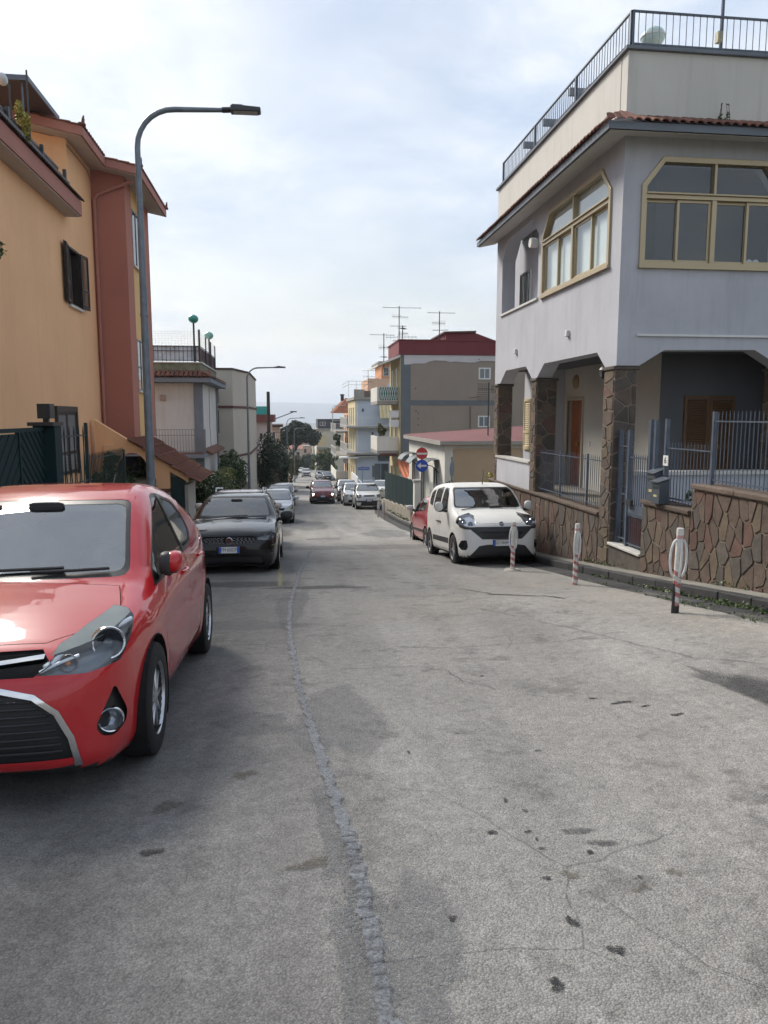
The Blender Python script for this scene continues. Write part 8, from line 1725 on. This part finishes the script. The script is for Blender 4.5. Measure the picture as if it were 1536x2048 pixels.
# ------------------------------------------------------------------ bollards
def bollard_paint():
    m, nt, b = nodes_of('striped bollard paint'); P = N(nt, 'ShaderNodeTexCoord').outputs['Object']; sx = N(nt, 'ShaderNodeSeparateXYZ', {0: P})
    at = N(nt, 'ShaderNodeMath', {0: sx.outputs['Y'], 1: sx.outputs['X']}, operation='ARCTAN2').outputs[0]
    n1 = N(nt, 'ShaderNodeTexNoise', {'Vector': P, 'Scale': 22.0, 'Detail': 5.0, 'Roughness': 0.7}).outputs['Fac']
    ph = N(nt, 'ShaderNodeMath', {0: N(nt, 'ShaderNodeMath', {0: sx.outputs['Z'], 1: 9.2}, operation='MULTIPLY').outputs[0], 1: N(nt, 'ShaderNodeMath', {0: at, 1: 0.159}, operation='MULTIPLY').outputs[0]}, operation='ADD').outputs[0]
    ph = N(nt, 'ShaderNodeMath', {0: ph, 1: N(nt, 'ShaderNodeMath', {0: n1, 1: 0.18}, operation='MULTIPLY').outputs[0]}, operation='ADD').outputs[0]
    fr = N(nt, 'ShaderNodeMath', {0: ph}, operation='FRACT').outputs[0]; st = ramp(nt, fr, [(0.50, g(0)), (0.53, g(1))])
    lowm = ramp(nt, sx.outputs['Z'], [(0.47, g(1)), (0.48, g(0))]); f = N(nt, 'ShaderNodeMixRGB', {0: 1.0, 1: st, 2: lowm}, blend_type='MULTIPLY').outputs[0]
    top = ramp(nt, N(nt, 'ShaderNodeMath', {0: N(nt, 'ShaderNodeMath', {0: sx.outputs['Z'], 1: 0.835}, operation='SUBTRACT').outputs[0]}, operation='ABSOLUTE').outputs[0], [(0.018, g(0.7)), (0.024, g(0))])
    f = N(nt, 'ShaderNodeMixRGB', {0: 1.0, 1: f, 2: top}, blend_type='ADD').outputs[0]
    fade = ramp(nt, n1, [(0.35, g(0.45)), (0.6, g(1))]); f = N(nt, 'ShaderNodeMixRGB', {0: 1.0, 1: f, 2: fade}, blend_type='MULTIPLY').outputs[0]
    c = N(nt, 'ShaderNodeMixRGB', {0: f, 1: (0.62, 0.61, 0.58, 1), 2: (0.36, 0.05, 0.045, 1)}).outputs[0]
    dirt = ramp(nt, N(nt, 'ShaderNodeTexNoise', {'Vector': P, 'Scale': 9.0, 'Detail': 6.0}).outputs['Fac'], [(0.5, g(0)), (0.75, g(0.5))]); c = N(nt, 'ShaderNodeMixRGB', {0: dirt, 1: c, 2: (0.25, 0.22, 0.19, 1)}).outputs[0]
    nt.links.new(c, b.inputs['Base Color']); b.inputs['Roughness'].default_value = 0.55; return m
M_boll = bollard_paint()
def bollard(x, y, label, lean=(0, 0), base=None, h=0.93, ring=0.115, turn=0.0):
    o = thing('bollard', label, 'bollard', (x, y, z1(x, y)), (lean[0], lean[1], turn), 'striped bollards on the right')
    link('post', MB().lathe([(0.038, -0.1), (0.038, 0.55), (0.038, h - 0.02), (0.034, h), (0.001, h + 0.004)], 20).mesh('post', M_boll, smooth=True), o)
    for s in (-1, 1):
        pts = [(s * (0.028 + ring * 0.58 * math.sin(t)), 0, 0.60 - 0.205 * math.cos(t)) for t in [math.pi * k / 14 for k in range(15)]]; m = MB(); m.tube(pts, 0.0135, 9); link('loop', m.mesh('loop', M_white2, smooth=True), o)
    m = MB(); m.tube([(0, -0.034, 0.41), (0, -0.06, 0.52), (0, -0.06, 0.68), (0, -0.034, 0.79)], 0.0135, 9); link('loop', m.mesh('loop', M_white2, smooth=True), o)
    if base == 'slab': link('foot', MB().lathe([(0.16, 0.0), (0.13, 0.03), (0.04, 0.035)], 14).mesh('foot', M_conc), o)
    if base == 'black': link('foot', MB().lathe([(0.0405, -0.02), (0.0405, 0.085), (0.039, 0.09)], 20).mesh('foot', M_black), o); link('scrape', MB().add([(0.0405 * math.cos(t), 0.0405 * math.sin(t), z) for z in (0.08, 0.2, 0.33) for t in (3.0, 3.35, 3.7, 4.0 if z < 0.3 else 3.75)], [(0, 1, 5, 4), (1, 2, 6, 5), (2, 3, 7, 6), (4, 5, 9, 8), (5, 6, 10, 9), (6, 7, 11, 10)]).mesh('scrape', M_black), o)
    return o
M_white2 = pmat('scuffed white enamel', (0.66, 0.66, 0.64), 0.5, var=0.12, scale=12, fine=60, bump=0.1, space='obj', streak=0.2, dirt=(0.3, 0.27, 0.24))
bollard(4.09, 7.33, 'nearest red and white striped bollard, black at its foot', (0.0, R(1.0)), 'black', 0.93)
bollard(4.17, 10.35, 'middle striped bollard of the near three, in front of the gate', (0.0, R(1.6)), None, 0.92, 0.075, R(40))
bollard(3.98, 12.85, 'striped bollard standing in front of the white van', (0.0, R(0.8)), 'slab', 0.90, 0.10, R(20))
bollard(4.28, 36.4, 'far slim leaning bollard beside the boxy white hatchback', (0, R(4)), None, 0.92, 0.06); bollard(4.35, 34.6, 'far rusty bollard, the right one of the distant pair', (0, R(-1)), None, 0.85, 0.05)

# ------------------------------------------------------------------ street lamps
M_galv = pmat('galvanised steel', (0.17, 0.20, 0.235), 0.45, var=0.25, scale=5, fine=50, bump=0.08, metal=0.35, spec=0.5)
def street_lamp(x, y, h, arm, label, rz_=0.0):
    o = thing('street_lamp', label, 'street lamp', (x, y, z1(x, y)), (0, 0, rz_), 'street lamps along the left kerb')
    e = 0.62; pts = [(0, 0, -0.1), (0, 0, 1.9), (0, 0, 4.6), (0, 0, h - e)] + [(e * (1 - math.cos(t)), 0, h - e + e * math.sin(t)) for t in [math.pi / 2 * k / 7 for k in range(1, 8)]] + [(arm - 0.45, 0, h + 0.03)]
    rs = [0.078, 0.074, 0.062, 0.046] + [0.044] * 7 + [0.034]
    m = MB(); m.tube(pts, rs, 14); link('pole', m.mesh('pole', M_galv, smooth=True), o)
    m = MB(); m.lathe([(0.066, -0.02), (0.072, 0.0), (0.066, 0.04)], 14, (0, 0, 4.55)); m.lathe([(0.10, 0), (0.10, 0.3), (0.08, 0.34)], 14); link('collar', m.mesh('collar', M_galv, smooth=True), o)
    m = MB(); m.tube([(arm - 0.56, 0, h + 0.028), (arm - 0.40, 0, h + 0.04)], 0.045, 10); link('bracket', m.mesh('bracket', M_black), o)
    m = MB(); m.prism(Fr((arm - 0.42, 0, h + 0.04), (1, 0, 0), (0, 1, 0)), [(0.0, -0.045), (0.46, -0.035), (0.50, -0.015), (0.49, 0.035), (0.20, 0.05), (0.0, 0.045)], -0.10, 0.10); hd = link('lamp_head', m.mesh('lamp_head', smat('lamp head grey', (0.035, 0.038, 0.042), 0.4)), o)
    md = hd.modifiers.new('edge', 'BEVEL'); md.width = 0.012; md.segments = 2
    link('led_panel', MB().box(arm - 0.38, arm + 0.02, -0.08, 0.08, h - 0.004, h + 0.0).mesh('led_panel', smat('led panel', (0.35, 0.35, 0.33), 0.3)), o)
    link('sensor', MB().box(arm - 0.40, arm - 0.22, -0.05, 0.05, h + 0.088, h + 0.115).mesh('sensor', M_black), o)
street_lamp(-2.43, 13.3, 7.88, 1.95, 'nearest tall street lamp in front of the orange house'); street_lamp(-2.38, 43, 8.2, 2.1, 'second street lamp, in front of the beige block')
street_lamp(-0.38, 85, 8.0, 2.1, 'third street lamp, before the umbrella pine', R(20)); street_lamp(0.55, 110, 8.0, 2.1, 'fourth street lamp, standing against the pine crown', R(10)); street_lamp(1.05, 135, 8.0, 2.0, 'fifth and smallest street lamp on the left')
o = thing('timber_pole', 'dark timber utility pole rising above the evergreen on the left', 'pole', (-1.75, 61, z1(-1.75, 61))); MB().tube([(-1.75, 61, -6), (-1.72, 61, 3.55)], [0.17, 0.13], 10).build('pole', pmat('creosoted timber', (0.06, 0.045, 0.035), 0.9, var=0.3), o); mb = MB(); mb.tube([(-1.75, 61, -0.4), (-1.2, 60.5, 0.3), (-0.2, 60, 0.35)], 0.02, 5); mb.box(-1.9, -1.5, 60.8, 60.95, -0.9, -0.3); mb.build('bracket', M_black, o)
mb = MB(); mb.tube([(-1.9, 84, 1.2), (0.4, 83.5, 2.05)], [0.05, 0.05], 6); mb.box(0.0, 0.75, 83.4, 83.65, 2.02, 2.14); o = thing('wall_lamp_arm', 'dark lamp arm projecting from the house before the pine', 'lamp', (-1.9, 84, 1.2)); mb.build('arm', M_black, o)

# ------------------------------------------------------------------ road signs
M_sred = smat('sign red', (0.42, 0.03, 0.03), 0.35, var=0.15); M_sblue = smat('sign blue', (0.008, 0.06, 0.36), 0.35); M_swhite = smat('sign white', (0.62, 0.62, 0.60), 0.35)
sg = thing('road_sign', 'no-entry sign above a blue left-arrow sign on a grey pole', 'road sign', (5.02, 28.2, z1(5.02, 28.2)))
MB().tube([(5.02, 28.2, -3.2), (5.02, 28.2, 0.42)], 0.03, 10).build('pole', M_galv, sg)
def disc(cx, cz, r_, y, m): return MB().lathe([(0.001, 0), (r_, 0), (r_, 0.012), (0.001, 0.012)], 36, (cx, y, cz), 'y').build('disc', m, sg)
YS = 28.15; d1 = disc(5.02, 0.17, 0.225, YS, M_sred); d2 = disc(5.02, -0.305, 0.24, YS, M_sblue)
MB().box(4.82, 5.22, YS - 0.006, YS - 0.001, 0.125, 0.20).build('white_bar', M_swhite, d1)
FSg = Fr((0, YS, 0), (1, 0, 0), (0, -1, 0)); m = MB(); m.prism(FSg, [(4.83, -0.305), (4.98, -0.185), (4.98, -0.27), (5.20, -0.27), (5.20, -0.34), (4.98, -0.34), (4.98, -0.425)], 0.001, 0.006); m.build('arrow', M_swhite, d2)
sg2 = thing('road_sign', 'round road sign seen edge-on beside the tan panel', 'road sign', (5.9, 27, -2.6)); MB().tube([(5.95, 27.0, -3.0), (5.95, 27.0, 0.1)], 0.028, 8).build('pole', M_galv, sg2); m = MB(); m.lathe([(0.001, 0), (0.3, 0), (0.3, 0.015), (0.001, 0.015)], 30, (0, 0, 0), 'y'); di = link('disc', m.mesh('disc', M_gpost), sg2); di.location = (0.05, -0.05, 2.25); di.rotation_euler = (0, 0, R(62))
sg3 = thing('street_name_sign', 'blue street name sign on two thin poles down the street', 'sign', (5.9, 66, z1(6, 66)))
for x in (6.35,): MB().tube([(x, 66, -6.4), (x, 66, -2.85)], 0.035, 6).build('pole', M_galv, sg3)
MB().box(5.95, 7.0, 65.93, 65.96, -3.2, -2.95).build('panel', M_sblue, sg3); MB().box(5.98, 6.97, 65.92, 65.929, -3.10, -3.06).build('lettering_band', M_swhite, sg3)
sg4 = thing('parking_sign', 'narrow dark sign on a pole at the side street corner', 'sign', (7.0, 63, z1(7, 63))); MB().tube([(7.0, 63, -6.3), (7.0, 63, -3.4)], 0.03, 6).build('pole', M_galv, sg4); MB().box(6.9, 7.12, 62.93, 62.96, -3.6, -2.6).build('panel', M_slate, sg4)
# white garden wall and gate by the pale blue house, terracotta planters on the left, stone planter
o = thing('garden_wall', 'white garden wall in front of the pale blue house', 'wall', (8.5, 72, -6.5)); mb = MB(); mb.box(6.9, 12, 72.0, 72.2, -7, -4.65); mb.box(6.9, 7.1, 72.2, 84, -8, -5.0); mb.build('wall', M_blu, o)
o = thing('garden_wall', 'white gate panel on the street corner by the pale blue house', 'wall', (6.6, 75, -6.5)); MB().box(6.5, 6.6, 72.5, 80, -7.5, -4.4).build('wall', M_white, o)
o = thing('planter', 'orange brick planter at the left kerb below the far lamps', 'planter', (0.4, 92, -7.2)); MB().box(-1.2, 0.0, 90, 97, -8, -6.2).build('brick', M_peach, o)
# weeds in the gutter
L_moss = leafmat('gutter weed leaf', (0.03, 0.05, 0.012), (0.07, 0.11, 0.03), (0.14, 0.17, 0.06), 6.0); P = []
rs = np.random.RandomState(5)
for (yc, n, sx) in ((6.2, 110, .05), (6.9, 150, .06), (7.6, 200, .07), (8.3, 70, .05), (9.0, 120, .04), (9.8, 60, .04), (11.2, 60, .03), (17, 40, .05), (21, 60, .08), (24, 90, .1), (26, 120, .1), (5.2, 200, .06)):
    yy = yc + rs.normal(0, 0.28, n); xx = kerbR(yy) - 0.03 - np.abs(rs.normal(0, sx, n)); P.append(np.stack([xx, yy, zg(xx, yy) + 0.012 + np.abs(rs.normal(0, 0.022, n))], 1))
for (yc, n) in ((6.5, 40), (7.7, 60), (8.6, 25), (10.3, 15)):
    yy = yc + rs.normal(0, 0.3, n); xx = kerbR(yy) - 0.44 + rs.normal(0, 0.05, n); P.append(np.stack([xx, yy, zg(xx, yy) + 0.012 + np.abs(rs.normal(0, 0.015, n))], 1))
for (yc, n) in ((6.9, 60), (8.4, 40), (11.9, 50), (12.6, 40)):
    yy = yc + rs.normal(0, 0.25, n); xx = 5.41 - np.abs(rs.normal(0, .04, n)); P.append(np.stack([xx, yy, zg(xx, yy) + 0.13 + np.abs(rs.normal(0, 0.03, n))], 1))
tag(foliage('gutter_weeds', np.concatenate(P), 0.036, L_moss, None, 9), 'small green weeds growing along the gutter and kerb', 'weeds', kind='stuff')
yy = rs.uniform(30.8, 40.5, 500); xx = kerbR(yy) + 0.25 + np.abs(rs.normal(0, .12, 500)); tag(foliage('verge_weeds', np.stack([xx, yy, zg(xx, yy) + 0.12 + np.abs(rs.normal(0, .08, 500))], 1), 0.09, L_moss, None, 10), 'weeds along the foot of the rubble wall', 'weeds', kind='stuff')

# ------------------------------------------------------------------ air
def haze():
    mb = MB(); mb.box(-8200, 9000, -120, 7100, -60, 150)
    m = bpy.data.materials.new('thin haze'); m.use_nodes = True; nt = m.node_tree; nt.nodes.clear(); out = nt.nodes.new('ShaderNodeOutputMaterial'); v = nt.nodes.new('ShaderNodeVolumePrincipled')
    v.inputs['Color'].default_value = (0.80, 0.88, 1.0, 1); v.inputs['Density'].default_value = HAZE_D; v.inputs['Anisotropy'].default_value = 0.2
    nt.links.new(v.outputs[0], out.inputs['Volume']); o = mb.build('haze', m); o['kind'] = 'stuff'; o['label'] = 'thin bluish haze over the street and distant hills'; o['category'] = 'haze'
HAZE_D = 0.00030
haze()
